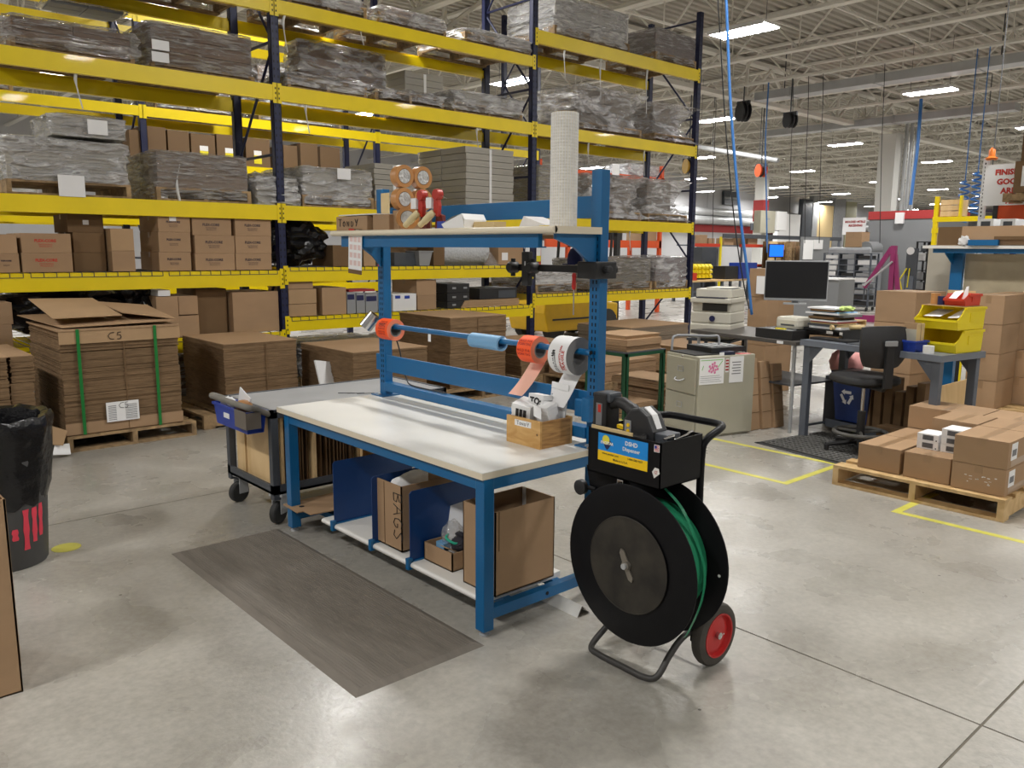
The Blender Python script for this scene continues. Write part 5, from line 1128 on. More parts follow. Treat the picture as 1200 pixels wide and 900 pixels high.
q = MB(); pa = [(xb1-.05, LY+.01, z4+.25), (xb1+.1, LY-.02, z4+.06), (xb1+.22, LY-.03, z4-.10)]
q.add([pa[0], pa[1], pa[2], (pa[2][0]-.28, LY-.03, z4-.02), (pa[1][0]-.2, LY-.005, z4+.0)], [(0, 1, 4), (1, 2, 3, 4)]); q.build('loose_end', M_clear, t)
o, zt = rbox('labelled brown box at the right end of the wire deck shelf by the middle post', 584, 613, 289, z4, .5); box('white_label', X_(588, 300), X_(595, 300), LY-.003, LY-.001, Z_(590, 305), Z_(590, 296), M_white, o)
# centre bay, bottom level
z5 = .845+.008
o, zt = rbox('bottom of three pale boxes right of the left rack post, low level', 337, 370, 356, z5, .5, m=M_cardl, tape=None); o, zt = rbox('middle of three pale boxes right of the left rack post, low level', 337, 370, 338.5, zt, .5, m=M_cardl, tape=None); rbox('top of three pale boxes right of the left rack post, low level', 336, 366, 329.5, zt, .5, m=M_card, tape=None)
rbox('square brown box beside the three pale boxes on the low level', 376.5, 405, 337, z5, .55)
for k, (pa, pb, lab) in enumerate(((406, 416, 'white magazine file left of the bench post, leftmost of three'), (417, 427, 'white magazine file left of the bench post, middle of three'), (428, 442, 'white magazine file left of the bench post, rightmost of three'))):
    o, zt = rbox(lab, pa, pb, 342+k, z5, .3, m=M_lgrey, tape=None); box('dark_cap', X_(pa+1, 345), X_(pb-1, 345), LY-.002, LY-.0005, zt-.09, zt-.03, mat('emblem_navy', (0, 0, 0)), o)
tag(box('maroon_folder', X_(410, 338), X_(440, 338), LY+.02, LY+.28, Z_(425, 342)+.004, Z_(425, 342)+.03, M_lred), 'flat maroon folder lying on the white magazine files', 'folder')
o, zt = rbox('clean white carton right of the bench post on the low level', 460, 487.5, 344, z5, .5, m=M_white, tape=None)
for px in (463, 474): box('blue_print', X_(px, 347), X_(px+6, 347), LY-.002, LY-.0005, Z_(px, 350), Z_(px, 346.5), M_binblue, o)
o, zt = rbox('lower of two brown boxes right of the white carton on the low level', 489, 511, 346, z5, .55); rbox('upper of two brown boxes right of the white carton on the low level', 488, 511, 328, zt, .55)
for k, (py, lab) in enumerate(((353, 'bottom'), (343, 'middle'), (332, 'top'))):
    zb = z5 if k == 0 else zt; o, zt = rbox('black equipment case with latches, %s of three on the low level' % lab, 524, 550, py, zb, .5, m=M_blkm, tape=None)
    for q in (530, 543): box('latch', X_(q, py+4), X_(q+4, py+4), LY-.006, LY, (zb+zt)/2-.012, (zb+zt)/2+.012, M_lgrey, o)
o, zt = rbox('wide black case on the low level left of the middle post', 562, 606, 337, z5+.10, .5, m=M_blkm, tape=None); box('case_window', X_(584, 345), X_(604, 345), LY-.004, LY, zt-.14, zt-.04, M_dgrey, o)
t = thing('flat_carton_bundle', 'low bundle of flat light cardboard under the wide black case', 'cartons', (X_(575, 355), LY+.3, z5))
for k in range(5): box('flat_carton', X_(540+k, 356), X_(607, 356)+.01*(k % 3), LY-.01, LY+.6, z5+.019*k, z5+.019*k+.017, M_cardl, t)
# right bay, low level: pallets with sheet stacks
z5 = .985+.008
t = wrapped('white sheet stack on a pallet between bench arm and post, low right bay', X_(628, 330), X_(676, 330), LY, LY+LD, z5, Z_(650, 318), M_white, 3, 1, True, M_filmb, 41, .008, sheets=True)
wrapped('grey sheet stack on a pallet just right of the bench post, low right bay', X_(700, 330), X_(764, 325), LY, LY+LD, z5, Z_(735, 304), mat('grey_board', srgb(128, 124, 114), .7), 4, 1, True, M_filmb, 42, .006, sheets=True)
wrapped('shiny film-wrapped grey sheet stack at the right end of the low right bay', X_(768, 320), X_(806, 320), LY, LY+LD, z5, Z_(787, 302), mat('grey_sheets', (0, 0, 0)), 5, 1, True, M_film, 43, .015, sheets=True)
# dim goods standing on the floor under the lowest beams
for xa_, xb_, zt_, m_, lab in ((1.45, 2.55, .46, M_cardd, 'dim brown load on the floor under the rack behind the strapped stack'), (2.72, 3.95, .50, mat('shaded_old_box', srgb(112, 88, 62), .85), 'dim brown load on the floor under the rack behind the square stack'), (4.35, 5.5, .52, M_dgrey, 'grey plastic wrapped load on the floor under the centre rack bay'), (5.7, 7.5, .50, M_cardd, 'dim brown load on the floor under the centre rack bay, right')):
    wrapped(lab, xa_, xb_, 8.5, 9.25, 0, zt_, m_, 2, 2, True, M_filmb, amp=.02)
# second rack: brown boxes with yellow labels, big wraps
zb = 2.80
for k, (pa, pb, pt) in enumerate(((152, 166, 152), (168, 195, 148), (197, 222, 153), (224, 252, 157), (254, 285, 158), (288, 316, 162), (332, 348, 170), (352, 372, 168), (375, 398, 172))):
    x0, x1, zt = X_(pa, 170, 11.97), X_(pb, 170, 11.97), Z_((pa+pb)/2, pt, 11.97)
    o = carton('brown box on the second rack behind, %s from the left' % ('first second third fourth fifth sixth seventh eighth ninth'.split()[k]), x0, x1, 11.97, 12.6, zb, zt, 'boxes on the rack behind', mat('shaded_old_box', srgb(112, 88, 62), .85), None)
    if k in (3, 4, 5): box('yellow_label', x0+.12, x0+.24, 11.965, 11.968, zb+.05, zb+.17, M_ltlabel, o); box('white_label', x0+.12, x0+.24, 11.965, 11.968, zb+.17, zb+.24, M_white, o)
for xa_, xb_, hh, lab in ((4.0, 5.2, .62, 'dim wrapped load on the second rack, behind the left bay loads'), (5.5, 6.8, .55, 'dim wrapped load on the second rack, behind the centre bay loads'), (1.0, 2.6, .6, 'dim wrapped load on the second rack, far left')):
    wrapped(lab, xa_, xb_, 12.0, 12.95, 2.06, 2.06+hh, M_gcart, 2, 1, False, M_filml, amp=.02)
for xa_, xb_, hh, lab in ((4.1, 5.3, .95, 'tall dim wrapped load high on the second rack, behind the left post'), (5.6, 7.0, .8, 'tall dim wrapped load high on the second rack, centre'), (1.2, 2.4, .4, 'wrapped load high on the second rack, far left')):
    wrapped(lab, xa_, xb_, 12.0, 12.95, 3.49, 3.49+hh, mat('brown_wrapped_goods', (0, 0, 0)), 3, 2, True, M_film, amp=.03)
# ================================================================ stacks of flat cartons on the floor
def flat_stack(label, x0, x1, y0, y1, z0, z1, bundles=3, pitch=.0075, m=None, lid=True, seamx=None, group=None, jig=.006, bands=()):
    m = m or M_sheet
    t = thing('flat_carton_stack', label, 'cartons', ((x0+x1)/2, (y0+y1)/2, z0), 0, group)
    for i in range(bundles):
        za, zb = z0+(z1-z0)*i/bundles, z0+(z1-z0)*(i+1)/bundles-.004; n = max(2, int((zb-za)/pitch)); b = MB(); ox, oy = random.uniform(-jig, jig), random.uniform(-jig, jig)
        for k in range(n):
            j, q = random.gauss(0, .003), random.gauss(0, .003); zz = za+(zb-za)*k/n
            b.box(x0+ox+j, x1+ox+j, y0+oy+q, y1+oy+q, zz, zz+(zb-za)/n*.86)
        b.build('carton_bundle', m, t, kind='stuff')
    if lid: box('top_sheet', x0-.005, x1+.004, y0-.006, y1+.004, z1-.003, z1+.003, M_card, t)
    for xs in (seamx or []):
        b = MB(); b.box(xs-.004, xs+.004, y0-.0115, y0-.008, z0+.01, z1-.02); b.build('seam', M_cardd, t)
    return t
pallet('weathered pallet under the strapped carton stack at left', 1.56, 2.57, 6.98, 8.18, 0, M_woodold, .125, 'y')
c5 = flat_stack('big green-strapped stack of flat cartons on a pallet at left', 1.565, 2.465, 7.01, 8.02, .127, .955, 5, .0075, lid=False, seamx=[2.03])
box('end_panel', 1.56, 2.47, 7.0, 7.006, .135, .225, M_card, c5); box('end_panel', 1.56, 2.48, 6.996, 7.004, .855, .96, M_cardl, c5)
MB().box(1.55, 2.48, 6.99, 8.03, .955, .968).build('top_sheet', M_card, c5)
for px in (94, 184): x = at(px, 440, y=7.0).x; box('green_strap', x-.012, x+.012, 6.985, 6.99, .13, .97, M_greens, c5)
scrawl('handwriting', 'C5', .055, .003, M_ink, c5, (at(126, 391, y=6.99).x, 6.992, .875), '-y', 1.25)
p = at(144, 482, y=6.99); box('paper_label', p.x-.125, p.x+.125, 6.984, 6.99, p.z-.075, p.z+.085, M_white, c5); scrawl('handwriting', 'C5', .045, .002, M_ink, c5, (p.x-.03, 6.983, p.z+.03), '-y', 1.0)
b = MB()
for k in range(9): b.box(p.x-.11, p.x-.05, 6.9825, 6.984, p.z-.06+k*.014, p.z-.055+k*.014); b.box(p.x+.02, p.x+.11, 6.9825, 6.984, p.z-.06+k*.014, p.z-.055+k*.014)
b.build('label_print', M_grayprint, c5)
def leaf(label, pts, m=M_card, th=.006, name='loose_flap'):
    b = MB(); n = len(pts); v = [Vector(p) for p in pts]; b.add(v+[q+Vector((0, 0, -th)) for q in v], [tuple(range(n)), tuple(range(2*n-1, n-1, -1))]+[(i, n+i, n+(i+1) % n, (i+1) % n) for i in range(n)])
    return tag(b.build(name, m), label, 'cardboard')
leaf('large lifted cardboard flap on top of the strapped stack, left one', [at(62, 373, y=7.15), at(143, 369, y=7.2), at(108, 349, y=8.0), at(33, 350, y=8.0)], M_cardl)
leaf('second lifted cardboard flap on top of the strapped stack, right one', [at(143, 366, y=7.25), at(206, 373, y=7.1), at(172, 357, y=7.9), at(112, 353, y=8.0)], M_card)
leaf('thin cardboard sheet under the two lifted flaps of the strapped stack', [(1.6, 7.05, .985), (2.46, 7.05, 1.0), (2.4, 7.9, 1.03), (1.5, 8.1, 1.02)], M_card)
flat_stack('stack of flat cartons with stepped ends at the left photo edge', .72, 1.20, 6.95, 7.9, 0, .795, 5, .0085, jig=.01); flat_stack('narrow stack of flat cartons just left of the strapped stack', 1.215, 1.37, 7.0, 7.9, 0, .79, 4, .0085, jig=.008)
leaf('torn piece of cardboard leaning at the foot of the strapped stack', [(1.36, 6.93, .12), (1.50, 6.86, .1), (1.545, 6.9, .2), (1.40, 7.0, .26)], M_cardl); leaf('torn white paper scrap on the floor by the strapped stack', [(1.42, 6.85, .04), (1.55, 6.87, .02), (1.56, 6.93, .09), (1.45, 6.9, .1)], M_white)
pallet('weathered pallet just right of the strapped stack', 2.69, 3.75, 7.12, 8.24, 0, M_woodold, .125, 'x')
flat_stack('square stack of flat cartons behind the service cart', 2.935, 3.65, 7.2, 8.2, .127, .742, 2, .007, seamx=[3.33])
b = MB(); b.prism([(0, 0), (.62, 0), (.62, .34), (0, .46)], 0, .02, T=Matrix.Translation((3.70, 6.78, .127)) @ Matrix.Rotation(.15, 4, 'Z') @ Matrix.Rotation(1.25, 4, 'X')); o = b.build('foam_board', M_white); tag(o, 'white foam panel lying tilted between two flat carton stacks', 'panel')
pallet('weathered pallet under the low flat stack behind the left bench post', 3.82, 4.80, 6.44, 7.55, 0, M_woodold, .125, 'x')
flat_stack('low stack of flat cartons behind the left bench post', 3.85, 4.68, 6.5, 7.5, .127, .665, 2, .008, jig=.012)
pallet('weathered pallet under the tall flat stack behind the bench', 5.10, 6.15, 6.76, 7.92, 0, M_woodold, .125, 'y')
flat_stack('tall stack of flat cartons on a pallet behind the blue film tube', 5.27, 6.06, 6.9, 7.85, .127, .885, 2, .007, seamx=[5.65], jig=.01)
pallet('pallet under the half hidden stack behind the orange label roll', 6.4, 7.3, 7.0, 8.0, 0, M_woodold, .125, 'x')
flat_stack('half hidden stack of flat cartons behind the orange label roll', 6.45, 7.25, 7.05, 7.9, .127, .50, 3, .008, jig=.02)
# green table and stacks near the filing cabinet
t = thing('green_table', 'small green steel table carrying flat cartons beside the filing cabinet', 'table', (6.2, 5.25, 0))
gx0, gx1, gy0, gy1 = 5.91, 6.50, 4.99, 5.52
b = MB(); b.box(gx0, gx1, gy0, gy1, .64, .652, 1); b.box(gx0, gx1, gy0, gy0+.025, .61, .64); b.box(gx0, gx1, gy1-.025, gy1, .61, .64); b.box(gx0, gx0+.025, gy0, gy1, .61, .64); b.box(gx1-.025, gx1, gy0, gy1, .61, .64); b.build('table_top', [M_greenp, M_dgrey], t)
for x in (gx0, gx1-.04):
    for y in (gy0, gy1-.04): b = MB(); b.box(x, x+.04, y, y+.006, 0, .61); b.box(x, x+.006, y, y+.04, 0, .61); b.build('leg', M_greenp, t)
flat_stack('loose stack of flat cartons on the green table', 5.94, 6.46, 5.02, 5.50, .653, .765, 2, .011, m=M_card, jig=.015)
flat_stack('short stack of thick flat cartons topping the green table stack', 5.97, 6.49, 5.06, 5.5, .769, .80, 1, .015, m=M_cardl, jig=.01)
pallet('pallet behind the green table', 6.75, 7.75, 6.0, 7.0, 0, M_woodold, .14, 'x'); flat_stack('low stack of flat cartons on the pallet behind the green table', 6.8, 7.7, 6.05, 6.95, .142, .36, 2, .012, m=M_card)
flat_stack('untidy pile of flat cartons on the floor under the green table', 5.98, 6.42, 5.05, 5.48, 0, .13, 3, .014, m=M_card, jig=.04); flat_stack('fanned pile of flat cardboard sheets on the floor beside the filing cabinet', 6.55, 7.0, 5.0, 5.7, 0, .30, 4, .018, m=M_card, jig=.05)
pallet('pallet under the grey-brown boards beyond the bench post', 8.6, 9.9, 7.2, 8.2, 0, M_woodold, .13, 'x'); flat_stack('stack of large grey-brown boards beyond the bench post', 8.6, 9.9, 7.2, 8.2, .132, .56, 3, .02, m=mat('grey_brown_board', srgb(140, 126, 108), .8), jig=.02)
flat_stack('spread of flat cartons on the floor left of the printer', 8.3, 9.2, 6.0, 6.8, 0, .42, 4, .02, m=M_cardl, jig=.06); flat_stack('far pile of flat cartons on the floor beyond the printer', 9.6, 10.8, 6.6, 7.4, 0, .3, 3, .025, m=M_cardl, jig=.06)
# ================================================================ filing cabinet
A = math.radians(-16)
C = thing('filing_cabinet', 'putty coloured two-drawer filing cabinet with drawings taped to its side', 'cabinet', (5.765, 4.08, 0), A)
fw_, fd_, fh_ = .455, .63, .715      # local: x depth, y width, z up; front face at x = 0
b = MB(); b.box(.012, fd_, 0, fw_, .02, fh_); b.box(.03, fd_-.02, .02, fw_-.02, 0, .02); b.build('cabinet_body', M_putty, C, local=True, bevel=.005)
for k, (z0, z1) in enumerate(((.385, .69), (.06, .375))):
    d = box('drawer', -.004, .012, .025, fw_-.025, z0, z1, M_putty, C, local=True, bevel=.004)
    zc = z0+(z1-z0)*.68
    b = MB()
    for (a, c, e, f) in ((.19, .265, zc-.025, zc-.019), (.19, .265, zc+.019, zc+.025), (.19, .196, zc-.025, zc+.025), (.259, .265, zc-.025, zc+.025)): b.box(-.008, -.004, a, c, e, f)
    b.build('label_holder', M_galv, d, local=True)
    MB().tube(smoothpath([(-.004, .29, zc-.085), (-.03, .275, zc-.10), (-.034, .23, zc-.105), (-.03, .185, zc-.10), (-.004, .17, zc-.085)], 4), .006, 8).build('drawer_handle', M_galv, d, local=True, smooth=True)
MB().lathe([(.009, 0), (.008, .004)], 12, T=Matrix.Translation((.012, .23, .702)) @ Matrix.Rotation(-PI/2, 4, 'Y')).build('lock', M_chrome, C, local=True)
Cm = WM[C.name]
def sheet(label, u0, u1, z0, z1, y=-.0015, name='taped_sheet'):
    o = MB().box(u0, u1, y-.001, y, z0, z1, T=Cm).build(name, M_white); return tag(o, label, 'paper')
s1 = sheet('child-like flower drawing taped to the filing cabinet side', .02, .285, .475, .70)
M_fl = mat('pink_drawing_ink', srgb(224, 130, 170), .6)
b = MB()
for k in range(14):
    a = k*2.4; r = .012*math.sqrt(k)*1.15; q = Vector((.165+r*math.cos(a), -.0035, .615+r*math.sin(a))); b.add([q+Vector((.012*math.cos(2*PI*i/8), 0, .012*math.sin(2*PI*i/8))) for i in range(8)], [tuple(range(8))], T=Cm)
b.build('drawn_flower', M_fl, s1)
b = MB(); b.box(.03, .27, -.0032, -.0028, .682, .688, T=Cm); b.tube([Cm @ Vector(v) for v in ((.215, -.003, .62), (.25, -.003, .66), (.265, -.003, .675))], .003, 4); b.tube([Cm @ Vector(v) for v in ((.06, -.003, .64), (.045, -.003, .60))], .003, 4); b.build('green_line', mat('green_drawing_ink', srgb(120, 190, 90), .6), s1)
b = MB()
for k in range(4): b.box(.03, .26-.02*(k % 2), -.0032, -.0028, .495+.017*k, .498+.017*k, T=Cm)
b.build('pencil_lines', M_grayprint, s1)
s2 = sheet('white handwritten note taped right of the drawing on the cabinet side', .345, .50, .475, .705)
b = MB()
for k in range(5): b.box(.37+.01*(k % 2), .47, -.0032, -.0028, .55+.025*k, .558+.025*k, T=Cm)
b.build('note_lines', M_grayprint, s2)
s3 = sheet('narrow printed strip taped between the drawing and the note', .298, .335, .57, .69)
b = MB()
for k in range(4): b.box(.30, .333, -.0032, -.0028, .585+.027*k, .60+.027*k, T=Cm)
b.build('printed_bands', M_lred, s3)
def lbox(name, label, cat, u0, u1, v0, v1, z0, z1, m, bevel=.004, M=None): return tag(MB().box(u0, u1, v0, v1, z0, z1, T=M or Cm).build(name, m, bevel=bevel), label, cat)
lbox('black_mat', 'thin black rubber mat lying on top of the filing cabinet', 'mat', .03, .34, .08, .44, fh_+.001, fh_+.012, M_rub)
k = lbox('keypad_tray', 'black sorting tray on top of the filing cabinet', 'tray', .22, .60, .10, .445, fh_+.013, fh_+.06, M_blkm)
for j in range(4): box('paper_slip', .26+.08*j, .31+.08*j, .15, .36, fh_+.0605, fh_+.066, M_lgrey, k, T=Cm)
lbox('telephone', 'small dark telephone at the near corner of the cabinet top', 'phone', .30, .42, .02, .095, fh_+.001, fh_+.03, mat('dark_blue_plastic', srgb(40, 44, 66), .4)); lbox('pink_card', 'pink card lying on the right end of the cabinet top', 'card', .47, .60, .02, .09, fh_+.001, fh_+.004, M_pink2, 0)
lbox('white_tag', 'small white tag standing at the cabinet top edge', 'tag', .235, .285, .005, .008, fh_, fh_+.03, M_white, 0)
tag(MB().tube(smoothpath([Cm @ Vector(v) for v in ((.10, .50, .56), (.10, .50, .80), (.13, .50, .845), (.2, .49, .85), (.36, .30, .855), (.42, .25, .85), (.42, .25, .73))], 5), .011, 10).build('grey_rail', M_steell, smooth=True), 'bent grey tube handle rising behind the filing cabinet', 'handle')
# folded cartons leaning right of the cabinet
for k in range(3):
    T = Cm @ Matrix.Translation((.66+.10*k, .02-.02*k, 0)) @ Matrix.Rotation(.10, 4, 'Y') @ Matrix.Rotation(-.0, 4, 'Z')
    T = Cm @ Matrix.Translation((.68+.145*k, .06, 0)) @ Matrix.Rotation(math.radians(10), 4, 'Z') @ Matrix.Rotation(.12, 4, 'X').inverted() 
    o = MB().box(0, .135, 0, .035, .004, .655-.03*k, T=T).build('folded_carton', M_card, bevel=.004); tag(o, ('left', 'middle', 'right')[k] + ' folded carton bundle of three leaning between the filing cabinet and the steel desk', 'carton')
    b = MB()
    for zz in (.16, .32, .47): b.box(.001, .134, -.0015, .0, zz, zz+.005, T=T)
    b.build('crease', M_cardd, o)
# ================================================================ steel desk, printer table
DA = math.radians(-10)
DK = thing('steel_desk', 'grey steel work desk with flared legs behind the swivel chair', 'desk', (6.57, 3.60, 0), DA)
Dm = WM[DK.name]; DH = .857; DL, DD = 1.27, .60        # local u = depth, v along (negative = right in photo)
b = MB(); b.box(0, DD, -DL, 0, DH-.05, DH-.002); b.box(-.001, DD+.001, -DL-.001, .001, DH-.003, DH); b.build('desk_top', mat('grey_desk_top', srgb(112, 118, 128), .32, var=.05, scale=4), DK, local=True, bevel=.003)
for (u, v, s) in ((.03, -.02, -1), (.03, -DL+.02, 1), (DD-.03, -.02, -1), (DD-.03, -DL+.02, 1)):
    b = MB(); w_ = .065; T = Matrix(((0, 0, 1, 0), (1, 0, 0, 0), (0, 1, 0, 0), (0, 0, 0, 1)))
    du = .05 if u < .3 else -.05
    b.box(min(u, u+du), max(u, u+du), min(v, v+s*w_), max(v, v+s*w_), 0, DH-.05)
    b.prism([(v+s*w_, DH-.20), (v+s*w_, DH-.05), (v+s*(w_+.13), DH-.05)] if s > 0 else [(v+s*w_, DH-.05), (v+s*w_, DH-.20), (v+s*(w_+.13), DH-.05)], u, u+du*.2, T=T)
    b.build('leg', M_steel, DK, local=True, bevel=.004)
b = MB(); b.box(.36, .58, -DL+.08, -.06, .10, .115); b.box(.35, .36, -DL+.06, -.05, .06, .13); b.build('lower_shelf', M_steel, DK, local=True)
MB().tube([Dm @ Vector((.03, -.03, .09)), Dm @ Vector((DD-.03, -.03, .09))], .012, 8).build('end_bar', M_steel, DK)
PT = thing('printer_table', 'low grey table with chrome legs under the printers, left of the steel desk', 'table', tuple(Dm @ Vector((0, .02, 0))), DA)
TH = .83
b = MB(); b.box(.0, .80, .02, 1.32, TH-.035, TH); b.build('table_top', mat('table_grey_brown', srgb(84, 80, 76), .5), PT, local=True, bevel=.004)
for (u, v) in ((.06, .08), (.74, .08), (.06, 1.26), (.74, 1.26)): b = MB(); b.tube([(u, v, 0), (u, v, TH-.035)], .017, 10); b.build('leg', M_galv, PT, local=True, smooth=True)
b = MB(); b.box(.06, .7, .09, 1.25, .42, .435); b.build('lower_shelf', M_dgrey, PT, local=True)
Pm = WM[PT.name]
box('white_tag', -.002, 0, .16, .23, TH-.032, TH-.006, M_white, PT, T=Pm)
# multifunction printer on its own stand
pc, pl = at(855, 399, z=.72), at(812, 396, z=.72)
vv = (pl-pc); vv.z = 0; pw = .43; ang = math.atan2(-vv.x, vv.y)
SD = thing('printer_stand', 'plain grey stand under the big office printer', 'stand', (pc.x, pc.y, 0), ang); Sm = WM[SD.name]
b = MB(); b.box(-.02, .5, -.02, pw+.02, .695, .72); b.build('stand_top', M_dgrey, SD, local=True)
for (u, v) in ((0, 0), (.46, 0), (0, pw-.02), (.46, pw-.02)): box('leg', u, u+.03, v, v+.03, 0, .695, M_dgrey, SD, local=True)
PR = thing('office_printer', 'beige multifunction office printer with scanner lid and paper tray', 'printer', (pc.x, pc.y, .722), ang)
zt = at(835, 336, x=pc.x+.15).z-.722
b = MB(); b.box(.0, .44, 0, pw, 0, zt*.30); b.box(.008, .44, .004, pw-.004, zt*.30+.004, zt*.52); b.box(.03, .44, .01, pw-.01, zt*.52, zt*.74); b.box(-.02, .44, .0, pw, zt*.70, zt*.80); b.build('printer_body', M_beige, PR, local=True, bevel=.012)
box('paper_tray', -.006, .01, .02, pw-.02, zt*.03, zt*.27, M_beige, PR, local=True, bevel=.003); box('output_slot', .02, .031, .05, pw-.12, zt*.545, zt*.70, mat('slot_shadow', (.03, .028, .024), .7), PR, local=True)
b = MB(); b.box(.06, .44, .02, pw-.03, zt*.81, zt*.97); b.box(.10, .40, .05, pw-.12, zt*.97, zt*1.0); b.build('scanner_lid', M_beige, PR, local=True, bevel=.02)
b = MB(); b.box(-.022, .05, .06, pw-.06, zt*.80, zt*.815); b.build('control_panel', mat('dark_blue_plastic', (0, 0, 0)), PR, local=True)
b = MB(); b.box(.09, .3, .03, .16, zt*.975, zt*.98+.004); b.build('feeder_gap', M_dgrey, PR, local=True)
MB().lathe([(.03, -.004), (.03, .004)], 20, T=Matrix.Translation((-.004, pw*.45, zt*.40)) @ Matrix.Rotation(-PI/2, 4, 'Y')).build('round_emblem', mat('emblem_navy', (0, 0, 0)), PR, local=True)
# black device and label printer on the table
z = TH+.001
o = lbox('black_device', 'flat black device with a grey strip at the front of the printer table', 'device', .04, .42, .10, .52, z, z+.085, M_blkm, .006, Pm); box('grey_strip', .04, .12, .12, .40, z+.0855, z+.088, M_lgrey, o, T=Pm)
o = lbox('label_printer', 'small rounded beige label printer on the flat black device', 'printer', .12, .34, .12, .36, z+.09, z+.20, M_beige, .03, Pm); box('front_slot', .118, .121, .15, .3, z+.12, z+.135, M_dgrey, o, T=Pm); tag(MB().box(.05, .08, .2, .3, z+.0885, z+.10, T=Pm).build('yellow_pad', M_ltlabel), 'tiny yellow sticky pad on the flat black device', 'pad')
# paper riser with monitor
RS = thing('monitor_riser', 'black monitor riser stuffed with papers and cartons on the table', 'riser', tuple(Pm @ Vector((.35, -.08, z))), DA)
b = MB(); b.box(-.14, .16, -.22, .2, .10, .115); b.box(-.14, .16, -.22, -.205, 0, .10); b.box(-.14, .16, .185, .2, 0, .10); b.build('riser_frame', M_blkm, RS, local=True)
Rm = WM[RS.name]
lbox('cardboard_slab', 'piece of brown cardboard in the monitor riser opening', 'cardboard', -.13, .1, -.16, .14, .001, .05, M_cardl, .002, Rm)
cols = (M_white, M_dgrey, M_tan, M_lred, M_white, M_blkm, M_cardd, M_greyfab, M_white, M_ltblue, M_cardd, M_white); zz = .116
for k in range(12):
    h = random.choice((.008, .014, .02, .012)); o = lbox('document', ('red', 'pale', 'dark', 'worn')[k % 4]+' document number-%s layer in the pile under the monitor' % 'one two three four five six seven eight nine ten eleven twelve'.split()[k], 'document', -.13+random.uniform(-.03, .03), .12+random.uniform(-.03, .03), -.14+random.uniform(-.05, .03), .15+random.uniform(-.03, .03), zz, zz+h, cols[k], .001, Rm); zz += h+.0005
    o['label'] = '%s document in the untidy pile under the monitor' % ('bottom', 'second lowest', 'third lowest', 'fourth lowest', 'fifth lowest', 'sixth lowest', 'sixth highest', 'fifth highest', 'fourth highest', 'third highest', 'second highest', 'topmost')[k]
tag(MB().tube([Rm @ Vector((-.16, -.10, .135)), Rm @ Vector((.12, -.22, .135))], .022, 14).build('poster_tube', M_tan, smooth=True), 'rolled tan paper tube poking from the document pile', 'tube')
tag(blob('sticky_notes', Rm @ Vector((-.10, -.20, zz+.002)), (.06, .06, .02), mat('lime_paper', srgb(200, 226, 130), .6), amp=.3, seed=6, sub=3), 'lime green notes curling over the document pile', 'notes')
a, c = at(901, 308, x=7.0), at(964, 350, x=7.0)
pm = at(933, 329, x=6.95); MN = thing('computer_monitor', 'black flat computer monitor with silver frame on the document pile', 'monitor', (pm.x, pm.y, 1.03), math.radians(28)); 
rr = (pm-EYE).length; mw, mh = 66/F*rr*1.0, 44/F*rr
zb = pm.z-mh/2-1.03
b = MB(); b.box(-.01, .035, -mw/2, mw/2, zb, zb+mh); b.build('silver_frame', M_lgrey, MN, local=True, bevel=.006); box('screen', -.0125, -.010, -mw/2+.008, mw/2-.008, zb+.025, zb+mh-.012, M_screen, MN, local=True)
zstand = z+zz-1.03
b = MB(); b.box(.02, .045, -.03, .03, zstand, zb+.1); b.box(-.05, .09, -.1, .1, zstand, zstand+.012); b.build('monitor_stand', M_lgrey, MN, local=True)
o = lbox('keyboard', 'black keyboard at the left end of the steel desk', 'keyboard', .10, .26, -.40, -.02, DH+.001, DH+.02, M_blkm, .004, Dm); lbox('mouse_mat', 'dark mouse mat beside the keyboard', 'mouse mat', .05, .3, -.58, -.42, DH+.001, DH+.006, M_dgrey, .001, Dm); lbox('small_box', 'small black gadget standing behind the keyboard', 'gadget', .30, .34, -.14, -.10, DH+.001, DH+.07, M_blkm, .003, Dm)
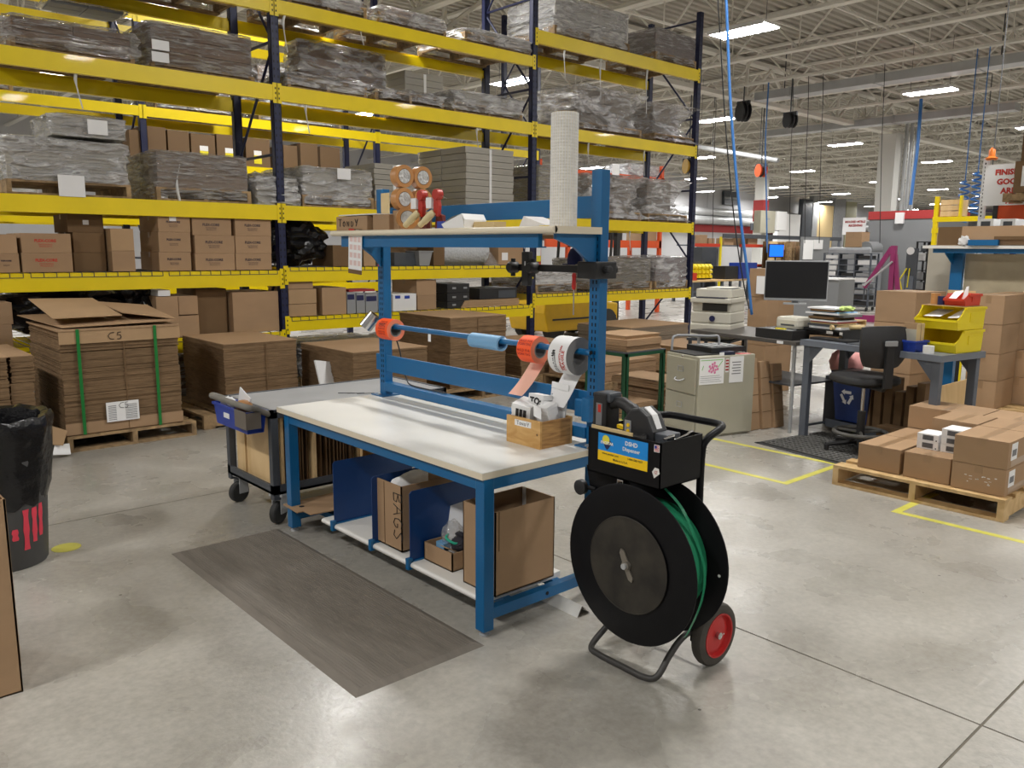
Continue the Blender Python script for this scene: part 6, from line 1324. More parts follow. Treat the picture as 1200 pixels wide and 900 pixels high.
# things on the desk
p = at(1020, 398, z=DH)
o = lbox('small_carton', 'small cardboard box with a white label behind the chair back', 'box', .22, .36, -.80, -.60, DH+.001, DH+.095, M_cardl, .003, Dm); box('white_label', .2185, .22, -.70, -.62, DH+.01, DH+.08, M_white, o, T=Dm)
def hopper(name, label, u0, u1, v0, v1, z0, h, m, M, frontlow=.45, lip=.0, cat='bin'):
    """open-front stacking bin; front (low lip) at u0"""
    t = .005; b = MB(); T = M @ Matrix(((1, 0, 0, 0), (0, 0, 1, 0), (0, 1, 0, 0), (0, 0, 0, 1)))
    d = u1-u0; side = [(u0+.02, z0), (u1-.015, z0), (u1, z0+h), (u0+d*.26, z0+h), (u0+d*.12, z0+h*frontlow+h*.15), (u0, z0+h*frontlow)]
    b.prism(side, v0, v0+t, T=T); b.prism(side, v1-t, v1, T=T)
    b.box(u0+.02, u1-.015, v0, v1, z0, z0+t, T=M)
    b.add([(u0+.02, v0, z0), (u0+.02, v1, z0), (u0, v1, z0+h*frontlow), (u0, v0, z0+h*frontlow), (u0+.02+t, v0, z0), (u0+.02+t, v1, z0), (u0+t, v1, z0+h*frontlow), (u0+t, v0, z0+h*frontlow)], [(0, 1, 2, 3), (7, 6, 5, 4), (3, 2, 6, 7)], T=M)
    b.add([(u1-.015, v0, z0), (u1-.015, v1, z0), (u1, v1, z0+h), (u1, v0, z0+h), (u1-.015-t, v0, z0), (u1-.015-t, v1, z0), (u1-t, v1, z0+h), (u1-t, v0, z0+h)], [(3, 2, 1, 0), (4, 5, 6, 7), (2, 3, 7, 6)], T=M)
    o = tag(b.build(name, m), label, cat)
    b = MB(); e = .010
    for v in (v0-e, v1): b.box(u0+d*.25, u1+.002, v, v+e, z0+h-.02, z0+h, T=M)
    b.box(u0-.008, u0+.004, v0, v1, z0+h*frontlow-.018, z0+h*frontlow, T=M); b.build('rim', m, o)
    for v in (v0-.004, v1): box('side_rib', u0+d*.45, u1-.06, v, v+.004, z0+h*.35, z0+h*.75, m, o, T=M)
    return o
yb = (.20, .575, -DL+.02, -DL+.36)
hb = .172
h1 = hopper('stacking_bin', 'lower yellow open-front stacking bin at the right end of the steel desk', yb[0], yb[1], yb[2], yb[3], DH+.001, hb, M_binyel, Dm); h2 = hopper('stacking_bin', 'upper yellow open-front stacking bin holding white papers', yb[0], yb[1], yb[2], yb[3], DH+.003+hb, hb, M_binyel, Dm)
zt = DH+2*hb+.004
lbox('brown_board', 'brown board laid across the top yellow bin', 'board', .28, .56, -DL+.03, -DL+.35, zt, zt+.006, M_cardl, .001, Dm)
hopper('stacking_bin', 'small red open-front bin on top of the yellow bins', .30, .53, -DL+.04, -DL+.20, zt+.007, .09, M_binred, Dm, .6)
leafp = lambda lab, pts: leaf(lab, [Dm @ Vector(p) for p in pts], M_white, .002, 'paper')
leafp('white papers sticking out of the red bin, taller piece', [(.38, -DL+.06, zt+.05), (.40, -DL+.12, zt+.05), (.42, -DL+.10, zt+.15), (.40, -DL+.07, zt+.155)]); leafp('white papers lying in the red bin, left piece', [(.33, -DL+.12, zt+.06), (.35, -DL+.19, zt+.06), (.43, -DL+.19, zt+.11), (.41, -DL+.11, zt+.12)])
leafp('folded white paper in the upper yellow bin, right side', [(.27, -DL+.05, DH+.27), (.29, -DL+.15, DH+.26), (.42, -DL+.12, DH+.32), (.40, -DL+.08, DH+.335)]); leafp('white sheets in the upper yellow bin, left side', [(.26, -DL+.19, DH+.27), (.27, -DL+.33, DH+.265), (.46, -DL+.33, DH+.315), (.46, -DL+.2, DH+.31)])
for k, (v, h, r_, lab) in enumerate(((.30, .085, .036, 'tall tan tape roll pile on the left of the brown board'), (.135, .06, .045, 'tan paper cup like roll behind the red bin'))):
    q = Dm @ Vector((.36 if k == 0 else .545, -DL+v, zt+.0075)); b = MB(); b.lathe([(r_, 0), (r_, h*.48), (r_-.002, h*.5), (r_, h*.52), (r_, h)], 24, T=Matrix.Translation(q)); tag(b.build('tape_pile', M_tanroll, smooth=True), lab, 'tape')
q = Dm @ Vector((.33, -DL+.235, zt+.0075)); tag(MB().lathe([(.026, 0), (.026, .065)], 20, T=Matrix.Translation(q)).build('blue_can', mat('emblem_navy', (0, 0, 0)), smooth=True), 'small dark blue can between the tape pile and red bin', 'can')
lbox('tan_board', 'pale tan panel standing behind the tape and red bin', 'panel', .585, .595, -DL+.12, -DL+.34, DH+.001, DH+.46, M_tan, .001, Dm)
bb = bin_('parts_bin', 'blue plastic bin with cards at the front of the yellow bins', -.08, .08, -.11, .11, 0, .085, M_binblue, .012); bb.location = Dm @ Vector((.10, -DL+.33, DH+.001)); bb.rotation_euler = (0, 0, DA)
lbox('grey_card', 'grey card standing in the small blue desk bin', 'card', .07, .075, -DL+.25, -DL+.37, DH+.012, DH+.17, mat('grey_card', srgb(176, 172, 156), .7), .001, Dm); lbox('tan_card', 'tan card standing behind the grey card in the blue desk bin', 'card', .105, .11, -DL+.24, -DL+.38, DH+.012, DH+.22, M_cardl, .001, Dm); lbox('tan_divider', 'narrow tan divider at the right side of the blue desk bin', 'card', .06, .155, -DL+.243, -DL+.249, DH+.012, DH+.215, M_tan, .001, Dm)
q = Dm @ Vector((.06, -DL+.14, DH+.001)); tag(MB().lathe([(.04, 0), (.04, .058)], 24, T=Matrix.Translation(q)).build('label_roll', M_lam, smooth=True), 'plain white label roll in front of the lower yellow bin', 'roll')
# waste bin, chair, leaning panel, cartons under the desk
q = Dm @ Vector((.30, -.32, 0))
rb_ = bin_('recycling_bin', 'dark blue recycling bin with white arrows standing on the desk shelf', -.14, .14, -.19, .19, 0, .43, M_recy, .035)
rb_.location = Dm @ Vector((.505, -.27, .1315)); rb_.rotation_euler = (0, 0, DA); WM[rb_.name] = Matrix.Translation(rb_.location) @ Matrix.Rotation(DA, 4, 'Z')
b = MB()
for k in range(3):
    a = PI/2+k*2*PI/3; c = Vector((math.cos(a), math.sin(a)))*.042; tdir = Vector((-math.sin(a), math.cos(a)))
    def W(u, v): return (-.1405+(.30-v)*.0, 0, 0)
    for (s0, s1, th) in ((-.045, .02, .013),):
        P4 = [c+tdir*s0+c.normalized()*th, c+tdir*s1+c.normalized()*th, c+tdir*s1-c.normalized()*th, c+tdir*s0-c.normalized()*th]
        def T3(q): z_ = .22+q.y; return (-.14+.035*(1-z_/.43)-.002, -q.x+.04, z_)
        b.add([T3(q) for q in P4], [(0, 1, 2, 3)]); tip = [c+tdir*s1+c.normalized()*.026, c+tdir*(s1+.035), c+tdir*s1-c.normalized()*.026]; b.add([T3(q) for q in tip], [(0, 1, 2)])
b.build('recycling_arrows', M_white, rb_, local=True)
lbox('black_liner', 'black bag edge folded over the recycling bin top', 'bag', .355, .655, -.47, -.07, .1315+.431, .1315+.44, M_blkm, .002, Dm)
chx, chy = 6.44, 2.95
CH = thing('swivel_chair', 'black drafting swivel chair with a foot ring in front of the steel desk', 'chair', (chx, chy, 0), math.radians(-30)); Km = WM[CH.name]
# local: +x toward the desk, back at the right/near side (-y)
b = MB()
for k in range(5):
    a = 2*PI*k/5+.4; c, s = math.cos(a), math.sin(a); b.tube([(.03*c, .03*s, .095), (.27*c, .27*s, .06)], [.026, .018], 8)
b.tube([(0, 0, .06), (0, 0, .12)], .04, 14); base = b.build('chair_base', M_blkm, CH, local=True, smooth=True)
for k in range(5): a = 2*PI*k/5+.4; MB().tube([(.265*math.cos(a), .265*math.sin(a), .0), (.265*math.cos(a), .265*math.sin(a), .06)], .02, 10).build('glide_foot', M_blkm, base, local=True, smooth=True)
b = MB(); b.tube([(0, 0, .1), (0, 0, .34)], .032, 14); b.build('column_sleeve', M_blkm, CH, local=True, smooth=True); b = MB(); b.tube([(0, 0, .34), (0, 0, .55)], .014, 12); b.build('gas_lift', M_chrome, CH, local=True, smooth=True)
b = MB(); b.tube([(.2*math.cos(2*PI*k/32), .2*math.sin(2*PI*k/32), .165) for k in range(33)], .017, 10, cap=False)
for k in range(3): a = 2*PI*k/3; b.tube([(.03*math.cos(a), .03*math.sin(a), .165), (.2*math.cos(a), .2*math.sin(a), .165)], .012, 8)
b.build('foot_ring', mat('worn_foot_ring', srgb(92, 90, 86), .6), CH, local=True, smooth=True)
b = MB(); vs = []; n = 32
for (r, z_) in ((.0001, .50), (.9, .50), (1, .52), (1.0, .545), (.95, .565), (.6, .57), (.0001, .562)):
    for k in range(n):
        a = 2*PI*k/n; c, s = math.cos(a), math.sin(a); vs.append((.235*r*math.copysign(abs(c)**.6, c), .235*r*math.copysign(abs(s)**.6, s), z_+.07))
b.add(vs, [(i*n+k, i*n+(k+1) % n, (i+1)*n+(k+1) % n, (i+1)*n+k) for i in range(6) for k in range(n)]); b.build('seat', mat('black_chair_foam', (.02, .02, .021), .6), CH, local=True, smooth=True)
b = MB(); b.box(-.07, .07, -.08, .08, .54, .57); b.tube([(.0, -.05, .555), (.0, -.24, .555), (.0, -.27, .59), (0, -.275, .88)], .022, 8); b.build('back_bracket', M_blkm, CH, local=True)
b = MB(); vs = []; fs = []; nu, nv_ = 14, 10
for side, off in ((0, 0), (1, -.028)):
    for j in range(nv_+1):
        for i in range(nu+1):
            u, v = i/nu*2-1, j/nv_*2-1; hw = .205*(1-.28*max(0, -v)**2-.10*max(0, v)**3); x = hw*u; z_ = .885+.165*v*(1-.08*abs(u)**3)
            vs.append((x, -.225+off+.05*u*u*-1*-1-.02*(1-v*v), z_))
o_ = (nu+1)*(nv_+1)
for j in range(nv_):
    for i in range(nu):
        a = j*(nu+1)+i; fs += [(a, a+1, a+nu+2, a+nu+1), (o_+a, o_+a+nu+1, o_+a+nu+2, o_+a+1)]
for i in range(nu): fs += [(i, o_+i, o_+i+1, i+1), (nv_*(nu+1)+i, nv_*(nu+1)+i+1, o_+nv_*(nu+1)+i+1, o_+nv_*(nu+1)+i)]
for j in range(nv_): a, c = j*(nu+1), (j+1)*(nu+1); fs += [(a, c, o_+c, o_+a), (a+nu, o_+a+nu, o_+c+nu, c+nu)]
b.add(vs, fs); b.build('backrest', mat('black_chair_foam', (0, 0, 0)), CH, local=True, smooth=True)
box('back_plate', -.05, .05, -.305, -.285, .90, .94, M_lgrey, CH, local=True, bevel=.004); box('back_arm', -.035, .035, -.30, -.268, .57, .90, M_blkm, CH, local=True, bevel=.006)
b = MB(); b.tube([(.06, -.05, .55), (.16, -.1, .545)], .009, 8); b.build('lift_lever', M_blkm, CH, local=True)
# perforated rubber mat
MT = thing('rubber_mat', 'black perforated rubber mat under the swivel chair', 'mat', (6.38, 3.08, 0), DA); 
b = MB(); b.box(-.38, .42, -.75, .5, 0, .008); b.box(-.42, -.38, -.78, .53, 0, .004); b.box(-.42, .42, .5, .53, 0, .004); b.build('mat_base', M_matd, MT, local=True)
b = MB()
for i in range(17): b.box(-.375+.048*i, -.355+.048*i, -.745, .495, .008, .014)
for j in range(26): b.box(-.375, .415, -.745+.048*j, -.725+.048*j, .008, .0145)
b.build('raised_grid', mat('worn_mat_grid', srgb(84, 83, 80), .8), MT, local=True, kind='stuff')
T = Dm @ Matrix.Translation((.40, -DL+.35, 0)) @ Matrix.Rotation(-.06, 4, 'Y')
xa_, xb_ = at(1094, 468, y=2.74).x, at(1138, 468, y=2.74).x; tag(MB().box(xa_, xb_, 0, .014, 0, .46, T=Matrix.Translation((0, 2.72, .002)) @ Matrix.Rotation(-.05, 4, 'X')).build('plywood_sheet', M_ply), 'pale plywood sheet leaning under the right end of the steel desk', 'plywood')
for k in range(6):
    v0 = -.95+.095*k; h = (.50, .46, .40, .50, .44, .48)[k]
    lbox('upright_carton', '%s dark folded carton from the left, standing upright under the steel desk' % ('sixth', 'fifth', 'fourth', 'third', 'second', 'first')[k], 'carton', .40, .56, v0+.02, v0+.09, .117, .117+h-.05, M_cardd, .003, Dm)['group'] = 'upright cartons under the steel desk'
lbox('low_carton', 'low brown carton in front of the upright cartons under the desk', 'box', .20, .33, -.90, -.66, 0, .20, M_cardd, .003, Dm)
tag(blob('pink_bag', Dm @ Vector((.72, .04, .60)), (.10, .16, .14), mat('pale_pink_plastic', srgb(240, 170, 165), .5), amp=.15, seed=12, sub=3), 'pink plastic bag bulging behind the desk left leg', 'bag')
lbox('grey_drum', 'dark crate behind the desk carrying the pink bag', 'crate', .64, .92, -.4, .2, 0, .47, M_dgrey, .01, Dm)
# boxes behind the desk
def bstack(lab, x0, x1, y0, y1, hs, rz=DA, m=None):
    z = .0
    for k, (h, nm) in enumerate(hs):
        carton(lab % nm, x0+random.uniform(-.01, .01), x1, y0, y1, z, z+h-.003, None, m, 'y', rz); z += h
bstack('plain carton behind the yellow bins and chair, %s of three', 8.25, 8.75, 3.27, 3.70, ((.42, 'bottom'), (.50, 'middle'), (.31, 'top')))
bstack('brown carton behind the monitor at left, %s of three', 8.3, 8.75, 4.92, 5.2, ((.55, 'bottom'), (.55, 'middle'), (.32, 'top')))
p = at(893, 334, x=8.27); tag(box('paper_label', 8.25, 8.258, p.y-.06, p.y+.06, p.z-.1, p.z+.1, M_white), 'white paper label on the brown cartons behind the monitor', 'paper')
# ================================================================ right foreground pallet with cartons
PL = pallet('fresh pine pallet with shipping boxes on the right of the photo', 5.375, 6.6, 1.55, 2.635, 0, M_wood, .14, 'x')
z = .142
def pbox(lab, x0, x1, y0, y1, z0, z1, lb=0):
    o = carton(lab, x0, x1, y0, y1, z0, z1, None, M_card, 'x', 0)
    for k in range(lb): box('shipping_label', x0+.05, x0+.155, y0-.0014, y0, z0+.05, z1-.015, M_white, o); box('label_print', x0+.065, x0+.14, y0-.002, y0-.0014, z0+.075, z0+.115, M_grayprint, o); box('lower_tape', x0+.06, x1, y0-.001, y0, z0+.008, z0+.05, M_tape, o)
    return o
h = .168
pbox('front left carton on the pine pallet', 5.45, 5.84, 2.215, 2.50, z, z+h); pbox('front middle carton on the pine pallet, in front of the white boxes', 5.45, 5.84, 1.90, 2.19, z, z+h)
o = pbox('front right lower carton on the pine pallet with white scuffs and labels', 5.43, 5.84, 1.575, 1.885, z, z+h, 1)
b = MB()
for k in range(16):
    yy, zz = 1.62+random.random()*.2, z+.07+random.random()*.04-.02*(k/16); b.box(5.4285, 5.43, yy, yy+random.uniform(.006, .02), zz, zz+random.uniform(.002, .006))
b.build('torn_white_scuffs', M_white, o)
pbox('front right upper carton on the pine pallet with a label on its side', 5.43, 5.84, 1.575, 1.885, z+h+.002, z+2*h+.004, 1)
pbox('second row left carton on the pine pallet', 5.85, 6.22, 2.215, 2.50, z, z+h); pbox('second row lower middle carton on the pine pallet behind the white boxes', 5.85, 6.22, 1.90, 2.19, z, z+h); pbox('second row upper middle carton on the pine pallet behind the white boxes', 5.86, 6.22, 1.90, 2.19, z+h+.002, z+2*h+.004)
pbox('second row lower right carton with a label, right edge of photo', 5.85, 6.22, 1.575, 1.885, z, z+h, 1); pbox('second row upper right carton with a label, right edge of photo', 5.85, 6.22, 1.575, 1.885, z+h+.002, z+2*h+.004, 1)
pbox('rear lower left carton on the pine pallet', 6.23, 6.59, 2.22, 2.5, z, z+h); pbox('rear upper left carton on the pine pallet nearest the desk leg', 6.23, 6.59, 2.0, 2.5, z+h+.002, z+2*h); pbox('rear lower right carton on the pine pallet', 6.23, 6.59, 1.575, 2.2, z, z+h); pbox('rear upper right carton on the pine pallet', 6.23, 6.59, 1.575, 1.99, z+h+.002, z+2*h)
def wbx(lab, y0, y1, z0, z1, x0=5.62):
    o = tag(box('white_carton', x0, x0+.17, y0, y1, z0, z1, M_white, bevel=.002), lab, 'box'); box('label_print', x0-.001, x0, y0+.03, y1-.035, z0+.01, z1-.008, M_grayprint, o); b = MB()
    for k in range(5): b.box(x0-.0016, x0-.001, y0+.035, y1-.04, z0+.014+k*.006, z0+.016+k*.006)
    b.build('print_lines', M_ink, o); MB().box(x0-.001, x0, y0+.008, y0+.016, z0+.008, z0+.016).build('print_dot', M_ink, o)
zz = z+h+.001
for k, nm in enumerate(('lower', 'upper')): wbx('small white carton, %s of the left pair on the brown cartons' % nm, 2.05, 2.185, zz+.0525*k, zz+.0525*k+.051)
for k, nm in enumerate(('bottom', 'middle', 'top')): wbx('small white carton, %s of the right three on the brown cartons' % nm, 1.90, 2.035, zz+.0525*k, zz+.0525*k+.051, 5.625)
# ================================================================ right edge stack and second station
pallet('pine pallet under the tall carton stack at the right edge', 8.42, 9.6, 1.9, 2.95, 0, M_wood, .14, 'x')
z = .142; hs = (.27, .26, .275, .275); nm = ('bottom', 'second', 'third', 'top')
for k in range(4):
    carton('carton of the tall stack at the right edge, %s from the floor, left column' % nm[k], 8.47, 8.95, 2.625, 2.9, z, z+hs[k]-.003, None, None, 'x'); o = carton('carton of the tall stack at the right edge, %s layer, right column' % nm[k], 8.96, 9.45, 2.3 if k < 2 else 2.625, 2.9, z, z+hs[k]-.003, None, None, 'x'); z += hs[k]
t = thing('strip_post', 'thin black and yellow edge strip standing in front of the tall stack', 'strip', (8.44, 2.95, 0)); box('black_strip', 8.38, 8.40, 2.93, 2.965, 0, .86, M_blkm, t); box('yellow_strip', 8.38, 8.40, 2.915, 2.93, 0, .86, M_binyel, t)
ST = thing('packing_station', 'second blue packing station with a white shelf at the right edge', 'workbench', (10.0, 3.0, 0))
p0 = at(1114, 320, x=9.9).y; p1 = at(1128, 320, x=9.9).y
zs = at(1120, 290, x=9.75).z
b = MB(); b.box(9.88, 9.94, p1, p0, 0, zs-.03); b.build('upright_post', M_blue, ST); b = MB(); b.box(9.88, 9.94, 1.6, 1.66, 0, zs-.03); b.build('upright_post', M_blue, ST)
b = MB(); b.box(9.62, 9.95, 1.5, p0+.22, zs-.012, zs+.02); b.build('white_shelf', M_lam, ST); box('shelf_channel', 9.66, 9.69, 1.6, p0+.12, zs-.06, zs-.013, M_blue, ST)
b = MB(); T = Matrix(((1, 0, 0, 0), (0, 0, 1, p0-.02), (0, 1, 0, 0), (0, 0, 0, 1))); b.prism([(9.64, zs-.013), (9.66, zs-.07), (9.9, zs-.2), (9.9, zs-.013)], 0, .01, T=T); b.build('shelf_bracket', M_blue, ST)
box('bench_top', 9.2+.3, 10.2, 1.5, p0+.05, .70, .74, M_lam, ST); box('clear_panel', 9.955, 9.965, 1.66, p1, .9, zs-.07, mat('brown_hazy_panel', srgb(176, 164, 138), .22, var=.25, scale=2.2, bump=.25, bscale=6), ST)
b = MB(); b.box(10.14, 10.2, 1.55, 1.6, 0, .70); b.box(10.14, 10.2, p0-.05, p0, 0, .70); b.box(9.52, 9.57, 1.55, 1.6, 0, .7); b.box(9.52, 9.57, p0-.05, p0, 0, .7); b.build('bench_legs', M_blue, ST)
tag(box('grey_end_panel', 10.3, 10.34, p0+.02, p0+.42, 0, zs+.03, mat('warm_grey_panel', srgb(186, 180, 166), .6), None), 'tall warm grey panel standing left of the blue station post', 'panel')
zq = zs+.021; y0 = at(1129, 270, x=9.7).y; y1 = at(1101, 270, x=9.7).y
b = MB(); b.box(9.66, 9.90, 1.7, y1, zq, zq+.005); b.box(9.66, 9.90, y1-.005, y1, zq, zq+.20); b.box(9.895, 9.90, 1.7, y1, zq, zq+.20); b.box(9.66, 9.90, 1.7, 1.705, zq, zq+.2); b.box(9.66, 9.665, 1.7, y0, zq, zq+.205)
tag(b.build('open_cardboard_box', M_card), 'long open cardboard box lying on the white station shelf', 'box')
lb = box('dark_opening', 9.6555, 9.6585, y0, y1-.006, zq+.006, zq+.20, M_cardd) ; tag(lb, 'dark sheet painted as the shaded inside of the long station box', 'cardboard')  # shade inside the open box, put in as a dark sheet
tag(box('blue_tray', 9.56+.03, 9.64, at(1170, 280, x=9.6).y, at(1135, 280, x=9.6).y, zq, zq+.06, M_blue), 'blue steel tray in front of the long box on the station shelf', 'tray'); tag(box('brown_board', 9.60, 9.65, 2.2, at(1165, 278, x=9.6).y, zq+.062, zq+.095, M_cardd), 'brown board lying on the blue tray at the right edge', 'board')
tag(blob('crumpled_paper', (9.62, at(1133, 282, x=9.62).y+.03, zq+.05), (.03, .05, .05), M_white, amp=.4, seed=15, sub=3), 'crumpled white paper on the station shelf by the long box', 'paper')
# ================================================================ finished-goods rack and sign, upper right
OR = thing('orange_rack', 'orange beam pallet rack with white perforated post behind the right station', 'rack', (15.4, 4.2, 0))
yA = at(1150, 240, x=15.0).y
b = MB(); b.box(14.96, 15.04, yA-.06, yA+.02, 0, 3.15); ps = b.build('white_post', M_white, OR)
b = MB(); z = .4
while z < 3.1: b.box(14.957, 14.96, yA-.03, yA-.012, z, z+.03); z += .06
b.build('post_slots', M_hole, ps, kind='stuff')
yB = at(1168, 250, x=15).y
b = MB(); b.box(14.98, 15.06, 3.2, yB, 2.09, 2.39); b.build('orange_beam', M_orange, OR); box('beam_end', 14.96, 14.99, yB-.02, yB+.05, 2.02, 2.42, M_blkm, OR); b = MB(); b.box(16.0, 16.06, 3.2, yB, 2.09, 2.39); b.build('orange_beam', M_orange, OR)
box('upright_post', 14.98, 15.05, 3.2, 3.28, 0, 4, M_navy, OR); box('upright_post', 16.0, 16.07, 3.2, 3.28, 0, 4, M_navy, OR); box('upright_post', 16.0, 16.07, yB-.02, yB+.06, 0, 3, M_navy, OR)
b = MB(); b.tube([(15.0, yA, 2.3), (16.03, yB+.02, 2.3)], .015, 6); b.build('tie_rod', M_navy, OR)
SG = thing('hanging_sign', 'white sign board with red lettering partly hidden by dark boxes at upper right', 'sign', (14.9, 4.75, 2.4))
s0, s1 = at(1153, 215, x=14.92).y, at(1153, 215, x=14.92).y-1.15
zt, zb = at(1165, 193, x=14.92).z, at(1165, 241, x=14.92).z
box('sign_board', 14.92, 14.935, s1, s0, zb, zt, M_white, SG)
mid = at(1187, 200, x=14.92).y
H = zt-zb
for k, (s_, v) in enumerate((('FINISHED', .20), ('GOODS', .43), ('AREA', .65), ('7Z', .90))): text('red_lettering', s_, H*.185, M_red, SG, (14.918, mid, zt-H*v), '-x', bold=.006)
for y in (s0-.1, s1+.2): MB().tube([(14.93, y, zt), (14.93, y, 7.1)], .008, 5).build('hanger', M_dgrey, SG)
b = MB(); q = at(1161, 183, x=14.9); b.lathe([(.07, 0), (.10, .03), (.05, .06), (.05, .16), (.02, .2)], 16, T=Matrix.Translation((14.95, q.y, q.z-.06))); o = b.build('warning_beacon', mat('orange_beacon', srgb(240, 130, 50), .4), smooth=True); tag(o, 'orange warning beacon on top of the white rack post by the sign', 'beacon'); MB().tube([(14.95, q.y, 3.1), (14.95, q.y, q.z-.055)], .02, 8).build('beacon_stem', M_galv, o)
ya, yb = at(1195, 200, x=14.3).y, at(1195, 200, x=14.3).y-1.0
zz = at(1185, 236, x=14.3).z
t = pallet('dark pallet under the brown boxes at the upper right edge', 14.3, 15.3, yb, ya+.2, 2.395, M_woodold, .13, 'y')
zq = 2.527
for k in range(2):
    o = carton('dark brown box on the orange rack at the right edge, %s of two' % ('lower' if k == 0 else 'upper'), 14.3, 15.2, yb, ya+.07 if k == 0 else ya, zq, zq+.47, None, M_cardd, 'x'); zq += .472
p = at(1199, 207, x=14.3); box('paper_sheet', 14.294, 14.299, p.y-.12, p.y+.02, p.z-.14, p.z+.16, M_white, o)
for k, (px, pxe) in enumerate(((1146, 1164), (1172, 1190))):
    a, c = at(px, 262, x=13.2).y, at(pxe, 262, x=13.2).y; zz = at(px, 262, x=13.2).z
    o = carton('white open crate on the shelf below the sign, %s' % ('left one' if k == 0 else 'right one'), 13.2, 13.8, c, a, zz-.09, zz+.07, None, M_white, None); box('dark_inset', 13.197, 13.1995, c+.04, a-.04, zz-.06, zz+.03, M_dgrey, o)
t = thing('support_shelf', 'dark shelf carrying the white crates under the sign', 'shelf', (13.5, 4.4, 0)); box('shelf_board', 13.15, 13.9, 3.4, at(1144, 268, x=13.2).y, zz-.13, zz-.092, M_blkm, t); box('shelf_post', 13.5, 13.56, 3.45, 3.5, 0, zz-.13, M_blkm, t); box('shelf_post', 13.5, 13.56, 4.35, 4.4, 0, zz-.13, M_blkm, t)
# yellow rails with a wooden crate
YR = thing('yellow_rack', 'yellow guard rails of a far rack left of the white post', 'rack', (18, 6.6, 0))
ya, yb = at(1094, 255, x=18).y, at(1146, 250, x=18).y
for (pz) in (at(1110, 257, x=18).z, at(1110, 269, x=18).z-.02): box('yellow_rail', 17.95, 18.05, yb-.6, ya, pz-.05, pz+.05, M_yel, YR)
for y in (ya-.05, yb-.5): box('rack_post', 17.96, 18.04, y-.04, y+.04, 0, 2.75, M_yel if y > 6.6 else M_dgrey, YR)
b = MB(); zc = at(1110, 257, x=18).z+.05; ya, yb = at(1102, 250, x=18).y, at(1124, 250, x=18).y
CR = thing('wooden_crate', 'small slatted wooden crate on the yellow rails', 'crate', (18.2, (ya+yb)/2, zc))
for k in range(3): box('slat', 17.98, 18.0, yb, ya, zc+.01+.115*k, zc+.11+.115*k, M_ply, CR)
for y in (yb, ya-.04): box('corner_post', 18.0, 18.04, y, y+.04, zc, zc+.35, M_ply, CR); box('back_post', 18.4, 18.44, y, y+.04, zc, zc+.35, M_ply, CR); box('side_board', 18.04, 18.4, y, y+.02, zc+.02, zc+.34, M_ply, CR)
box('yellow_mesh', 17.95, 18.05, yb-.04, yb-.005, zc, zc+.42, M_yel, YR)
# ================================================================ far machine booth, hoist, shelving
KB = thing('grey_booth', 'tall grey machine booth with a red top band in the far aisle', 'booth', (26.2, 10.8, 0))
ya, yb = at(1015, 300, x=25).y, at(1094, 300, x=25).y; zt = at(1055, 247, x=25).z
box('booth_body', 25, 27.4, yb, ya, .05, zt-.24, M_greyfab, KB, bevel=.01); box('red_band', 24.98, 27.42, yb-.02, ya+.02, zt-.24, zt, M_lred, KB)
p = at(1055, 254, x=24.97); box('white_box', 24.9, 24.98, p.y-.12, p.y+.12, p.z-.2, p.z+.12, M_white, KB); b = MB(); b.box(25, 27.3, yb+.1, yb+.2, 0, .05); b.box(25, 27.3, ya-.2, ya-.1, 0, .05); b.build('plinth', M_dgrey, KB)
def angled(name, a, c, w_, m, par): d = Vector(c)-Vector(a); MB().tube([a, c], w_, 4).build(name, m, par)
HO = thing('engine_hoist', 'folded purple engine hoist standing before the grey booth', 'hoist', (19.8, 9.0, 0))
a, c = at(1013, 337, x=19.8), at(1046, 290, x=19.8)
MB().tube([a, c], [.055, .075], 4).build('boom', M_purple, HO); m0 = at(1049, 288, x=19.8); MB().tube([(19.8, m0.y, .06), (19.8, m0.y+.02, m0.z)], .08, 4).build('mast', M_purple, HO); MB().tube([(19.8, m0.y-.25, .1), (19.8, m0.y-.02, m0.z-.2)], .06, 4).build('brace', M_purple, HO)
b = MB(); b.box(19.2, 20.6, m0.y-.3, m0.y-.22, 0.02, .12); b.box(19.2, 20.6, m0.y+.2, m0.y+.28, .02, .12); b.box(19.75, 19.9, m0.y-.3, m0.y+.28, .02, .12); b.build('base_legs', M_purple, HO); q = at(1046, 299, x=19.7); MB().tube([(19.72, a.y-.02, a.z+.05), (19.72, q.y+.0, q.z-.15)], .025, 8).build('jack_ram', M_galv, HO)
b = MB(); b.tube([(19.8, a.y, a.z), (19.8, a.y, a.z-.3)], .02, 6); b.build('lift_chain', M_dgrey, HO)
tag(box('purple_beam', 18.9, 19.0, at(1022, 376, x=18.9).y-.1, at(1001, 378, x=18.9).y, 0, .15, M_purple), 'purple steel beam lying on the floor in the far aisle', 'beam')
pallet('pale pallet on the floor in the far aisle beside the purple beam', 17.0, 18.0, 8.3, 9.1, 0, M_wood, .12, 'y')
